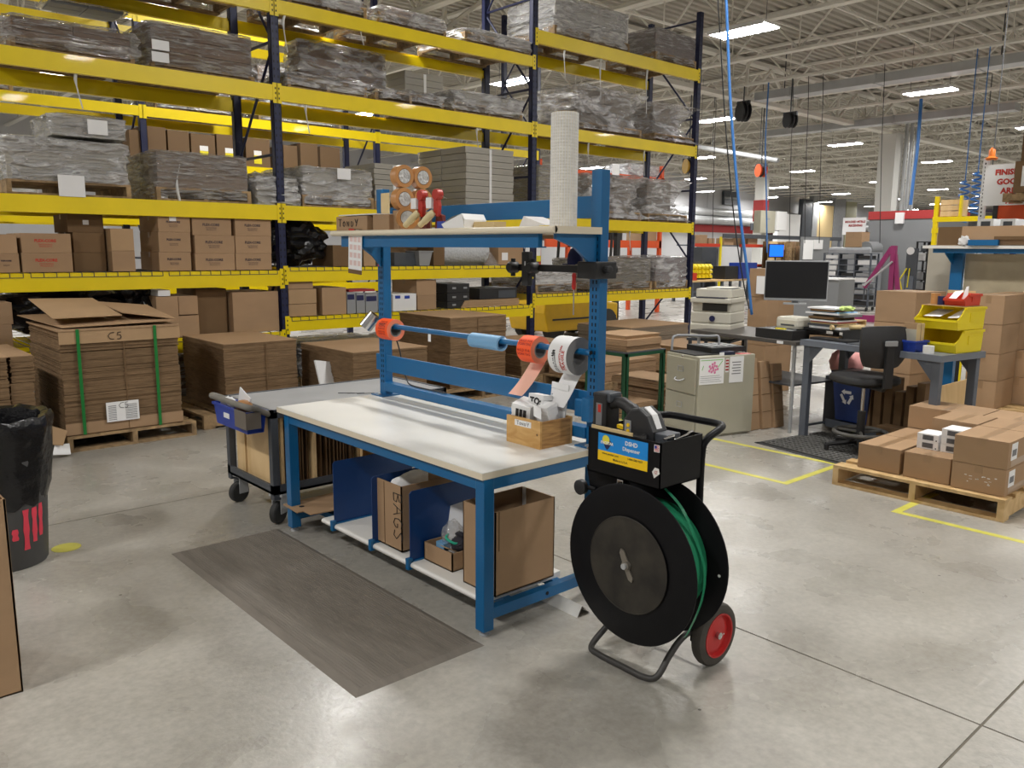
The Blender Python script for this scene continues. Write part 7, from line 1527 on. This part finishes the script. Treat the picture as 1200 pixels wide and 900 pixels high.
def shelving(name, lab, x, d, ya, yb, zt, ny, nz, m, items, cols, wheels=True):
    t = thing(name, lab, 'shelf', (x+d/2, (ya+yb)/2, 0)); z0 = .15
    for y in (ya-.02, yb+.02):
        for xx in (x, x+d-.04): box('post', xx, xx+.04, y-.02, y+.02, .1 if wheels else 0, zt, m, t)
    for k in range(nz+1): zz = z0+(zt-z0)*k/nz; box('shelf_board', x, x+d, yb, ya, zz-.02, zz, m, t)
    for k in range(1, ny): yy = yb+(ya-yb)*k/ny; box('divider', x, x+d, yy-.015, yy+.015, z0, zt-.02, m, t)
    if wheels:
        for y in (ya-.06, yb+.06):
            for xx in (x+.06, x+d-.06): MB().tube([(xx, y-.02, .05), (xx, y+.02, .05)], .05, 12).build('wheel', M_rub, t, smooth=True)
    hz, wy = (zt-z0)/nz, (ya-yb)/ny; n = 0
    for j in range(ny):
        for k in range(nz):
            if random.random() < items:
                y0 = yb+wy*j+.03+random.uniform(0, .06); y1 = yb+wy*(j+1)-.03-random.uniform(0, .1); zz = z0+hz*k+.001; hh = hz*random.uniform(.45, .8)
                o = box('storage_bin', x+.02, x+d*.8, y0, y1, zz, zz+hh, random.choice(cols), None); tag(o, '%s bin in the %s column, %s shelf, %s' % (o.data.materials[0].name.split('_')[0], ('right', 'middle', 'left')[j] if ny == 3 else ('right', 'left')[j], ('lowest', 'second lowest', 'third lowest', 'fourth lowest', 'fifth lowest', 'sixth', 'seventh', 'eighth', 'ninth')[k], name.replace('_', ' ')), 'bin', 'bins on the '+name.replace('_', ' ')); n += 1
    return t
ya, yb = at(963, 330, x=22.3).y, at(1019, 330, x=22.3).y
shelving('wire_shelving', 'wheeled black steel shelving unit with white bins beyond the monitor', 22.3, .5, ya, yb, 1.58, 3, 9, M_steel, .92, [M_white, M_white, M_white, M_lgrey, M_blkm])
ya, yb = at(1070, 330, x=22.5).y, at(1098, 330, x=22.5).y
shelving('dark_shelving', 'dark steel shelving unit with white labelled drawers right of the hoist', 22.5, .5, ya, yb, at(1080, 283, x=22.5).z, 2, 7, M_blkm, .9, [M_white, M_lgrey, M_dgrey])
y0, y1 = at(1060, 330, x=22.2).y, at(1073, 330, x=22.2).y
t = thing('dark_panel_cart', 'dark upright panel with a white oval plate and yellow straps beside the hoist', 'panel', (22.2, (y0+y1)/2, 0)); box('panel', 22.18, 22.24, y1, y0, 0, 1.72, M_dgrey, t); p = at(1067, 294, x=22.17); MB().lathe([(.10, 0), (.10, .01)], 16, T=Matrix.Translation((22.18, p.y, p.z)) @ Matrix.Rotation(-PI/2, 4, 'Y')).build('oval_plate', M_white, t)
b = MB(); b.tube([(22.15, y0-.05, 1.2), (22.12, y0+.1, .9), (22.15, y0, .5)], .02, 5); b.tube([(22.15, y0-.12, 1.2), (22.14, y0-.1, .7)], .015, 5); b.build('yellow_strap', M_ltlabel, t)
b = MB(); b.box(22.15, 22.18, y1+.05, y0-.05, .2, 1.0); b.build('wire_basket', M_steel, t)
GB = thing('grey_cabinet', 'plain grey cabinet with a white top behind the monitor', 'cabinet', (16.9, 8.9, 0)); ya, yb = at(905, 350, x=16.5).y, at(982, 350, x=16.5).y; box('cabinet_body', 16.5, 17.2, yb, ya, .04, 1.03, M_greyfab, GB, bevel=.01); box('white_top', 16.48, 17.22, yb-.01, ya, 1.03, 1.06, M_white, GB); b = MB(); b.box(16.55, 17.1, yb+.05, yb+.1, 0, .04); b.box(16.55, 17.1, ya-.1, ya-.05, 0, .04); b.build('feet', M_dgrey, GB)
# grey drum, cardboard box and shelf bits behind the shelving
ya, yb = at(972, 290, x=24).y, at(1022, 290, x=24).y
t = thing('grey_machine', 'low grey machine hood behind the wheeled shelving', 'machine', (24.3, (ya+yb)/2, 0)); box('hood', 23.9, 24.8, yb, ya, 0, 1.75, M_steell, t, bevel=.08); MB().tube([(24.0, yb+.2, 1.7), (24.7, yb+.2, 1.7)], .22, 16).build('drum', M_greyfab, t, smooth=True)
a, c = at(993, 287, x=24.1), at(1012, 287, x=24.1); carton('brown cardboard box on top of the grey machine hood', 23.95, 24.45, c.y, a.y, 1.755, 2.2)
# sign by the booth
a, c = at(988, 258, x=27), at(1015, 258, x=27); zt, zb = at(1000, 255, x=27).z, at(1000, 275, x=27).z
t = thing('wall_sign', 'small white sign with pink red lettering left of the booth top', 'sign', (27, (a.y+c.y)/2, zb)); box('sign_board', 27, 27.03, c.y, a.y, zb, zt, M_white, t)
text('red_lettering', 'MOLDED MTRLS', (zt-zb)*.17, M_lred, t, (26.99, (a.y+c.y)/2-.03, zt-(zt-zb)*.25), '-x', bold=.004); text('red_lettering', 'RECEIVING', (zt-zb)*.17, M_lred, t, (26.99, (a.y+c.y)/2-.05, zt-(zt-zb)*.47), '-x', bold=.004)
MB().tube([(27.02, a.y-.02, 0), (27.02, a.y-.02, zb)], .02, 6).build('sign_post', M_galv, t); MB().tube([(27.02, c.y+.02, 0), (27.02, c.y+.02, zb)], .02, 6).build('sign_post', M_galv, t)
# ---------------------------------------------------------------- assembly benches in the far left aisle
Y = 15.5
def fx(px, py=300, y=Y): return at(px, py, y=y).x
def fz(px, py, y=Y): return at(px, py, y=y).z
zt = fz(845, 328)
AB = thing('assembly_bench', 'long far workbench with a pale wooden top beyond the printer', 'workbench', ((fx(812)+fx(884))/2, Y+.4, 0))
x0, x1 = fx(812), fx(884); box('bench_top', x0, x1, Y, Y+.9, zt-.05, zt, M_ply, AB)
for x in (x0+.1, (x0+x1)/2, x1-.2): box('leg', x, x+.08, Y+.05, Y+.13, 0, zt-.05, M_steel, AB); box('leg', x, x+.08, Y+.75, Y+.83, 0, zt-.05, M_steel, AB)
box('lower_shelf', x0+.1, x1-.1, Y+.1, Y+.8, .3, .34, M_steel, AB)
xa, xb = fx(822), fx(848)
LV = thing('louvre_bin_rack', 'small rack of yellow bins standing on the far workbench', 'rack', ((xa+xb)/2, Y+.5, zt)); box('back_panel', xa-.1, xb+.1, Y+.7, Y+.74, zt, fz(835, 307), M_dgrey, LV)
for x in (xa-.1, xb+.05): box('side_post', x, x+.05, Y+.5, Y+.74, zt, fz(835, 307), M_dgrey, LV)
for r, py in enumerate((316, 321.5, 327)):
    zz = fz(835, py)+.02; box('rail', xa-.1, xb+.1, Y+.66, Y+.70, zz-.03, zz, M_dgrey, LV)
    for k in range(6): x = xa+(xb-xa)*k/6; b = MB(); b.prism([(0, 0), (.28, 0), (.28, .15), (.08, .15), (0, .07)], x+.02, x+(xb-xa)/6-.02, T=Matrix(((0, 0, 1, 0), (1, 0, 0, Y+.38), (0, 1, 0, zz), (0, 0, 0, 1)))); b.build('yellow_bin', M_binyel, LV)
tag(box('red_bin', fx(814), fx(821), Y+.1, Y+.4, zt+.001, fz(818, 320), M_binred), 'red bin on the left end of the far workbench', 'bin')
tag(box('black_tool_chest', fx(857), fx(872), Y+.2, Y+.7, zt+.001, fz(865, 312), M_blkm), 'black tool chest on the right end of the far workbench', 'chest')
o = tag(box('blue_parts_case', fx(873), fx(894), Y+.2, Y+.6, zt+.001, fz(880, 308), M_binblue), 'dark blue parts case right of the black tool chest', 'case')
tag(box('grey_control_box', fx(851), fx(868), Y+.95, Y+1.4, 0, fz(860, 290), M_dgrey), 'dark grey control box behind the far workbench', 'box')
bm = thing('blue_screen_monitor', 'far computer monitor with a bright blue screen', 'monitor', (fx(910, 293, 14.2), 14.2, zt)); xa, xb = fx(902, 293, 14.2), fx(918, 293, 14.2); box('housing', xa-.02, xb+.02, 14.2, 14.25, fz(910, 302, 14.2), fz(910, 286, 14.2), M_blkm, bm); box('lit_screen', xa, xb, 14.195, 14.2, fz(910, 300.5, 14.2), fz(910, 287, 14.2), M_bscreen, bm); MB().tube([((xa+xb)/2, 14.23, .8), ((xa+xb)/2, 14.23, fz(910, 302, 14.2))], .03, 8).build('monitor_stand', M_blkm, bm)
t = thing('screen_desk', 'far desk under the blue screen', 'desk', ((xa+xb)/2, 14.4, 0)); box('desk_top', xa-.4, xb+.6, 14.0, 14.7, .76, .8, M_lgrey, t); box('leg', xa-.35, xa-.3, 14.05, 14.6, 0, .76, M_steel, t); box('leg', xb+.5, xb+.55, 14.05, 14.6, 0, .76, M_steel, t)
# red beam shelf rack along the far left
Y2 = 20
RB = thing('red_beam_rack', 'far storage rack with red beams and yellow post along the back aisle', 'rack', (fx(850, 290, Y2), Y2+.4, 0))
xa, xb = fx(812, 285, Y2), fx(899, 285, Y2); zr = fz(840, 287, Y2); zg = fz(870, 278, Y2)
box('red_beam', xa, fx(846, 285, Y2), Y2, Y2+.06, zr-.08, zr+.05, M_binred, RB); box('red_beam', fx(868, 285, Y2), xb, Y2, Y2+.06, zr-.08, zr+.05, M_binred, RB); box('red_beam', fx(868, 285, Y2), xb, Y2, Y2+.06, .95, 1.05, M_binred, RB)
box('shelf_board', xa, xb, Y2+.06, Y2+.8, zr-.05, zr, M_steel, RB); box('shelf_board', xa, xb, Y2+.06, Y2+.8, .9, .95, M_steel, RB)
for px, m in ((813, M_steel), (845, M_binyel), (870, M_steel), (898, M_steel)): x = fx(px, 285, Y2); box('rack_post', x-.05, x+.05, Y2-.02, Y2+.05, 0, zg, m, RB)
gx1 = fx(985, 276, Y2); box('grey_header_beam', fx(846, 278, Y2), gx1, Y2-.08, Y2-.02, zg-.05, zg+.12, M_dgrey, RB)
for x in (gx1-.1, (gx1+xb)/2): box('rack_post', x-.05, x+.05, Y2-.02, Y2+.05, 0, zg, M_steel, RB)
for k, (pa, pb, py) in enumerate(((818, 823, 280), (823, 831, 277), (833, 840, 281), (851, 862, 281), (870, 876, 280), (879, 890, 281))):
    carton('small brown box on the far red beam rack, %s from the left' % 'first second third fourth fifth sixth'.split()[k], fx(pa, 282, Y2), fx(pb, 282, Y2), Y2+.1, Y2+.5, zr+.002, fz(pa, py-2, Y2), None, None, None)
o = tag(box('grey_window_panel', fx(818, 300, Y2+1), fx(842, 300, Y2+1), Y2+1, Y2+1.1, 0, fz(830, 289, Y2+1), M_greyfab), 'grey office partition with a window in the far left aisle', 'partition'); box('window_pane', fx(825, 300, Y2+1), fx(836, 300, Y2+1), Y2+.985, Y2+1, fz(830, 309, Y2+1), fz(830, 290, Y2+1), M_dgrey, o); box('pale_poster', fx(827, 300, Y2+1), fx(835, 300, Y2+1), Y2+.98, Y2+.985, fz(830, 303, Y2+1), fz(830, 298, Y2+1), M_ltblue, o)
PG = thing('pigeonhole_cabinet', 'tan wooden pigeonhole cabinet under the grey header beam', 'cabinet', (fx(910, 290, 19.5), 19.7, 0)); xa, xb = fx(901, 290, 19.5), fx(924, 290, 19.5); zc = fz(910, 283, 19.5)
box('wood_door', xa, xa+(xb-xa)*.42, 19.5, 19.55, .6, zc, M_ply, PG); box('carcass', xa, xb, 19.75, 19.8, 0, zc, M_cardd, PG); box('base', xa, xb, 19.5, 19.75, 0, .6, M_cardd, PG)
for k in range(5): box('shelf_board', xa+(xb-xa)*.42, xb, 19.5, 19.75, .6+(zc-.6)*k/4-.03, .6+(zc-.6)*k/4, M_ply, PG)
for k in range(4): x = xa+(xb-xa)*(.45+.18*k); box('divider', x-.02, x+.02, 19.5, 19.75, .6, zc, M_ply, PG)
for k in range(9):
    x = fx(926+1.6*k, 290, 19); o = tag(box('upright_board', x, x+.16, 19+.08*(k % 3), 19.2+.08*(k % 3), 0, fz(930, 283+2.5*(k % 4), 19), random.choice([M_cardd, M_woodold, M_card])), '%s narrow brown board from the left, upright beside the pigeonhole cabinet' % 'first second third fourth fifth sixth seventh eighth ninth'.split()[k], 'board', 'boards by the pigeonhole cabinet')
for k, (pa, pb, py, lab) in enumerate(((942, 953, 281, 'white wall chart on the far partition, left'), (953.5, 964, 281, 'white wall chart with pink print on the far partition, right'))):
    o = tag(box('wall_chart', fx(pa, 290, 18.5), fx(pb, 290, 18.5), 18.5, 18.53, fz(pa, 304 if k == 0 else 292, 18.5), fz(pa, py, 18.5), M_white), lab, 'chart')
tag(box('grey_partition', fx(940, 290, 18.55), fx(972, 290, 18.55), 18.55, 18.65, 0, fz(955, 278, 18.55), M_greyfab), 'grey partition carrying two white wall charts', 'partition')
# electrical cabinets on the column
pass
p0, p1, p2_ = at(884, 260, y=25.9), at(901, 260, y=25.9), at(913, 260, y=25.9)
t = thing('electrical_cabinet', 'beige electrical cabinet fixed on the far column', 'cabinet', ((p0.x+p1.x)/2, 25.8, at(890, 273, y=25.9).z)); box('cabinet_body', p0.x, p1.x, 25.5, 25.95, at(890, 273, y=25.9).z, at(890, 247, y=25.9).z, M_putty, t, bevel=.02); box('name_plate', (p0.x+p1.x)/2-.2, (p0.x+p1.x)/2+.2, 25.49, 25.5, at(890, 257, y=25.5).z, at(890, 255, y=25.5).z, M_lgrey, t)
t = thing('white_cabinet', 'white electrical box beside the beige cabinet on the far column', 'cabinet', ((p1.x+p2_.x)/2, 25.8, at(905, 270, y=25.9).z)); box('cabinet_body', p1.x+.05, p2_.x, 25.4, 25.95, at(905, 270, y=25.9).z, at(905, 248, y=25.9).z, M_white, t, bevel=.02)
b = MB(); b.box(p0.x-.2, p2_.x+.2, 25.97, 26.03, at(890, 270, y=25.9).z, at(890, 262, y=25.9).z); tag(b.build('mounting_rail', M_steel), 'grey mounting rail behind the far electrical cabinets', 'rail')
# wall things: grey plant and window bay right part
t = thing('wall_plant', 'grey and white equipment panels along the far wall right of the wall pipes', 'machine', (at(960, 260, y=36).x, 36, 0))
for k, (pa, pb, pt, pb2, m) in enumerate(((940, 951, 233, 275, M_dgrey), (952, 958, 228, 275, M_lgrey), (958, 976, 240, 275, M_tan), (977, 990, 232, 275, M_steell), (991, 1003, 236, 275, mat('pale_olive', srgb(170, 168, 140), .6)), (912, 938, 250, 262, M_white))):
    box('equipment_panel', fx(pa, 260, 36), fx(pb, 260, 36), 36, 36.4, 0, fz(pa, pt, 36), m, t)
t = thing('roof_vent', 'dark ventilation grille high on the far wall', 'vent', (at(855, 230, y=37.8).x, 37.8, at(855, 240, y=37.8).z)); box('grille', at(848, 235, y=37.8).x, at(864, 235, y=37.8).x, 37.7, 37.95, at(855, 240, y=37.8).z, at(855, 224, y=37.8).z, M_dgrey, t); box('slat', at(849, 235, y=37.7).x, at(863, 235, y=37.7).x, 37.65, 37.7, at(855, 233, y=37.7).z, at(855, 231, y=37.7).z, M_lgrey, t)
# ---------------------------------------------------------------- hoses and reels under the roof
def hang(lab, name, pts, r, m, cat='hose'): return tag(MB().tube(smoothpath(pts, 8), r, 10).build(name, m, smooth=True), lab, cat)
qx = 8.0
hang('thick blue air hose hanging from the roof down to the label printer', 'air_hose', [(7.25, at(846, -40, x=6.55).y+.3, 6.225), (7.0, at(846, -40, x=6.55).y+.2, 5.4), at(846, -40, x=6.55), at(851, 0, x=6.55), at(856, 120, x=6.58), at(866, 240, x=6.62), at(876, 320, x=6.68), at(880, 360, x=6.72), at(881, 368, x=6.75)], .013, M_rope)
hang('thin black cable hanging beside the blue air hose', 'power_cable', [(7.25, at(843, -40, x=6.65).y+.2, 6.225), (7.05, at(843, -40, x=6.65).y+.1, 5.4), at(843, -40, x=6.65), at(845, 60, x=6.65), at(852, 170, x=6.66), at(862, 270, x=6.7), at(871, 330, x=6.75), at(878, 362, x=6.78)], .006, M_blkm, 'cable')
hang('distant thin blue hose hanging in the far aisle', 'air_hose', [Vector((21, at(897, 165, x=21).y, 6.225)), at(897, 165, x=21), at(898, 225, x=21), at(899, 296, x=21)], .02, M_rope)
hang('blue hose hanging right of the big column', 'air_hose', [Vector((26.5, at(1075, 170, x=26.5).y, 6.225)), at(1075, 175, x=26.5), at(1071, 205, x=26.5), at(1067, 240, x=26.5)], .05, M_rope)
for k, (px, lab) in enumerate(((835, 'first'), (943, 'second'), (960, 'third'), (925, 'fourth'), (1031, 'fifth'))):
    hang('thin dark drop cable in the far aisle, %s' % {835: 'far left near the rack', 943: 'above the wall charts', 960: 'above the shelving', 925: 'above the blue screen', 1031: 'in front of the grey booth'}[px], 'drop_cable', [Vector((21, at(px+4, 100, x=21).y, 6.225)), at(px+4, 130, x=21), at(px+2, 180, x=21), at(px, 285, x=21)], .009, M_blkm, 'cable')
def reel(lab, px, py, x, r, m):
    p = at(px, py, x=x); t = thing('hose_reel', lab, 'hose reel', p); T = Matrix.Translation(p) @ Matrix.Rotation(-.5, 4, 'Z') @ Matrix.Rotation(PI/2, 4, 'Y')
    b = MB(); b.lathe([(.05, -.12), (r, -.12), (r, -.09), (r*.7, -.08), (r*.7, .08), (r, .09), (r, .12), (.05, .12)], 24, T=T); b.build('reel_drum', m, t, smooth=True); b = MB(); b.box(p.x-.04, p.x+.04, p.y-.2, p.y+.2, p.z+r*.6, p.z+r*1.1); b.tube([(p.x, p.y, p.z+r), (p.x, p.y, 6.225)], .02, 6); b.build('bracket', M_dgrey, t)
    b = MB(); b.lathe([(r*.95, 0), (r*1.02, .02), (r*.95, .04)], 24, T=T @ Matrix.Translation((0, 0, -.02))); b.build('rim', M_blkm, t, smooth=True)
reel('black hose reel under the girder right of the blue hose', 871, 131, 21, .27, M_blkm); reel('smaller black hose reel further right under the girder', 926, 141, 21, .2, M_blkm); reel('orange motor and hose reel hanging in the far aisle', 892, 200, 23.75, .2, M_orange); reel('yellow hose reel glimpsed left of the right rack post', 807, 195, 21, .22, mat('ochre_paint', srgb(190, 150, 50), .5))
for k, (px, py) in enumerate(((1129, 235), (1144, 225))):
    p = at(px, py, x=21); tag(MB().tube([(p.x+.10*math.cos(a*.8)*(1), p.y+.10*math.sin(a*.8), p.z+.45-a*.018) for a in range(54)], .022, 6).build('coil_hose', M_rope, smooth=True), 'blue coiled air hose hanging near the sign, %s' % ('nearer one' if k == 0 else 'farther one'), 'hose'); MB().tube([(p.x, p.y, p.z+.4), (p.x, p.y, 6.225)], .012, 5).build('hose_drop', M_rope, [o for o in COL.objects if o.name.startswith('coil_hose')][-1])
# long white pipe and sprinkler line under the roof
tag(MB().tube([at(818, 172, x=24.8), at(912, 188, x=24.8)], .08, 10).build('white_pipe', M_galv, smooth=True), 'long pale pipe under the roof right of the rack end', 'pipe')
for px_, py_ in ((835, 175), (890, 184)): q = at(px_, py_, x=24.8); MB().tube([q, (q.x, q.y, 7.2)], .012, 5).build('hanger', M_dgrey, [o for o in COL.objects if o.name == 'white_pipe'][0])
q0, q1 = at(783, 14, x=17), at(845, -3, x=17); t = MB().tube([q0, q1], .05, 8).build('sprinkler_pipe', mat('rust_red_paint', srgb(110, 62, 50), .6), smooth=True); tag(t, 'rust red sprinkler pipe under the roof above the rack end post', 'pipe'); MB().tube([(q0+q1)/2, ((q0+q1)/2).to_2d().to_3d()+Vector((0, 0, 7.2))], .012, 5).build('hanger', M_dgrey, t)
# fork truck between the rack bays
FT = thing('fork_truck', 'yellow fork truck seen low through the rack behind the bench', 'vehicle', (11.0, 10.85, 0), 0)
b = MB(); b.prism([(-.9, .16), (.75, .16), (.95, .30), (.95, .62), (.35, .68), (-.35, .68), (-.62, .95), (-.95, .95), (-1.0, .5)], -.5, .5, T=Matrix.Translation((10.9, 10.85, 0)) @ Matrix(((1, 0, 0, 0), (0, 0, 1, 0), (0, 1, 0, 0), (0, 0, 0, 1)))); b.build('chassis', mat('fork_truck_yellow', srgb(214, 170, 20), .4, var=.06), FT, bevel=.03)
b = MB(); b.box(10.1, 11.8, 10.34, 10.349, .36, .39); b.build('body_seam', M_blkm, FT)
for (x, y, r) in ((11.55, 10.42, .26), (11.55, 11.28, .26), (10.25, 10.47, .2), (10.25, 11.22, .2)): b = MB(); b.lathe([(.08, -.09), (r, -.09), (r, .09), (.08, .09)], 24, T=Matrix.Translation((x, y, r)) @ Matrix.Rotation(PI/2, 4, 'X')); b.build('wheel', M_rub, FT, smooth=True)
b = MB()
for y in (10.5, 11.15): b.box(11.95, 12.05, y, y+.09, .1, 2.1)
b.box(11.95, 12.05, 10.5, 11.24, 2.0, 2.1); b.box(11.95, 12.05, 10.5, 11.24, .3, .4); b.build('mast', M_blkm, FT); b = MB(); b.box(12.05, 12.95, 10.6, 10.7, .06, .11); b.box(12.05, 12.95, 11.05, 11.15, .06, .11); b.box(12.05, 12.1, 10.55, 11.2, .06, .5); b.build('forks', M_blkm, FT)
b = MB()
for (x, y) in ((10.2, 10.4), (10.2, 11.25), (11.6, 10.4), (11.6, 11.25)): b.tube([(x, y, .65), (x+.1, y, 2.05)], .03, 6)
for k in range(5): b.tube([(10.3+.35*k, 10.4, 2.05), (10.3+.35*k, 11.25, 2.05)], .025, 6)
b.build('overhead_guard', M_blkm, FT); b = MB(); b.box(10.5, 11.0, 10.6, 11.1, .68, .8); b.box(10.42, 10.52, 10.6, 11.1, .75, 1.25); b.build('seat', M_blkm, FT, bevel=.03)
FT.location.x += .1
# orange bay seen through the right rack bay
Y3 = 13.6
OB = thing('orange_bay_rack', 'far orange beam rack seen through the right bay of the first rack', 'rack', (at(720, 220, y=Y3).x, Y3+.5, 0))
xa, xb = at(668, 230, y=Y3).x, at(779, 205, y=Y3).x; zt, zb = at(720, 203, y=Y3).z, at(720, 216, y=Y3).z
box('orange_beam', xa, xb, Y3, Y3+.06, zb, zt, M_orange, OB); zt2, zb2 = at(700, 281, y=Y3).z, at(700, 290, y=Y3).z; box('orange_beam', at(640, 285, y=Y3).x, at(775, 285, y=Y3).x, Y3, Y3+.06, zb2, zt2, M_orange, OB)
for px in (668, 776): x = at(px, 230, y=Y3).x; box('orange_post', x-.05, x+.05, Y3, Y3+.08, 0, zt+.3, M_orange, OB); box('orange_post', x-.05, x+.05, Y3+1, Y3+1.08, 0, zt+.3, M_orange, OB); MB().tube([(x, Y3+.05, zb2), (x, Y3+1.0, zt)], .025, 6).build('brace', M_orange, OB)
b = MB(); b.box(xa, xb, Y3+.06, Y3+1, zt-.03, zt); b.build('rack_deck', M_steel, OB); b = MB(); b.box(xa-.6, xb, Y3+.06, Y3+1, zt2-.03, zt2); b.build('rack_deck', M_steel, OB)
p = at(722, 200, y=Y3-.02); box('white_placard', p.x-.13, p.x+.13, Y3-.012, Y3-.002, p.z-.16, p.z+.16, M_white, OB)
wrapped('white wrapped bundle on the far orange rack beam', at(736, 195, y=Y3+.1).x, at(776, 190, y=Y3+.1).x, Y3+.1, Y3+.9, zt, zt+.28, M_white, 2, 1, False, M_filml, 61, .02, dome=.08)
carton('brown box low on the far orange rack', at(752, 262, y=Y3+.1).x, at(770, 262, y=Y3+.1).x, Y3+.1, Y3+.6, zt2+.001, zt2+.42)
for k in range(3):
    x = at(712+9*k, 262, y=Y3+.2).x; o = tag(MB().tube([(x, Y3+.35, zt2+.002), (x, Y3+.35, zt2+.95)], .11, 14).build('dark_roll', M_blkm, smooth=True), '%s of three dark upright rolls on the far orange rack' % ('left', 'middle', 'right')[k], 'roll', 'dark rolls on the far orange rack')
# dark cardboard behind: a wide dim board filling the right bay back
carton('big brown carton on the far orange rack left of the dark rolls', at(648, 270, y=Y3+.2).x, at(676, 270, y=Y3+.2).x, Y3+.2, Y3+.9, zt2+.001, zt2+.62, None, M_cardd)
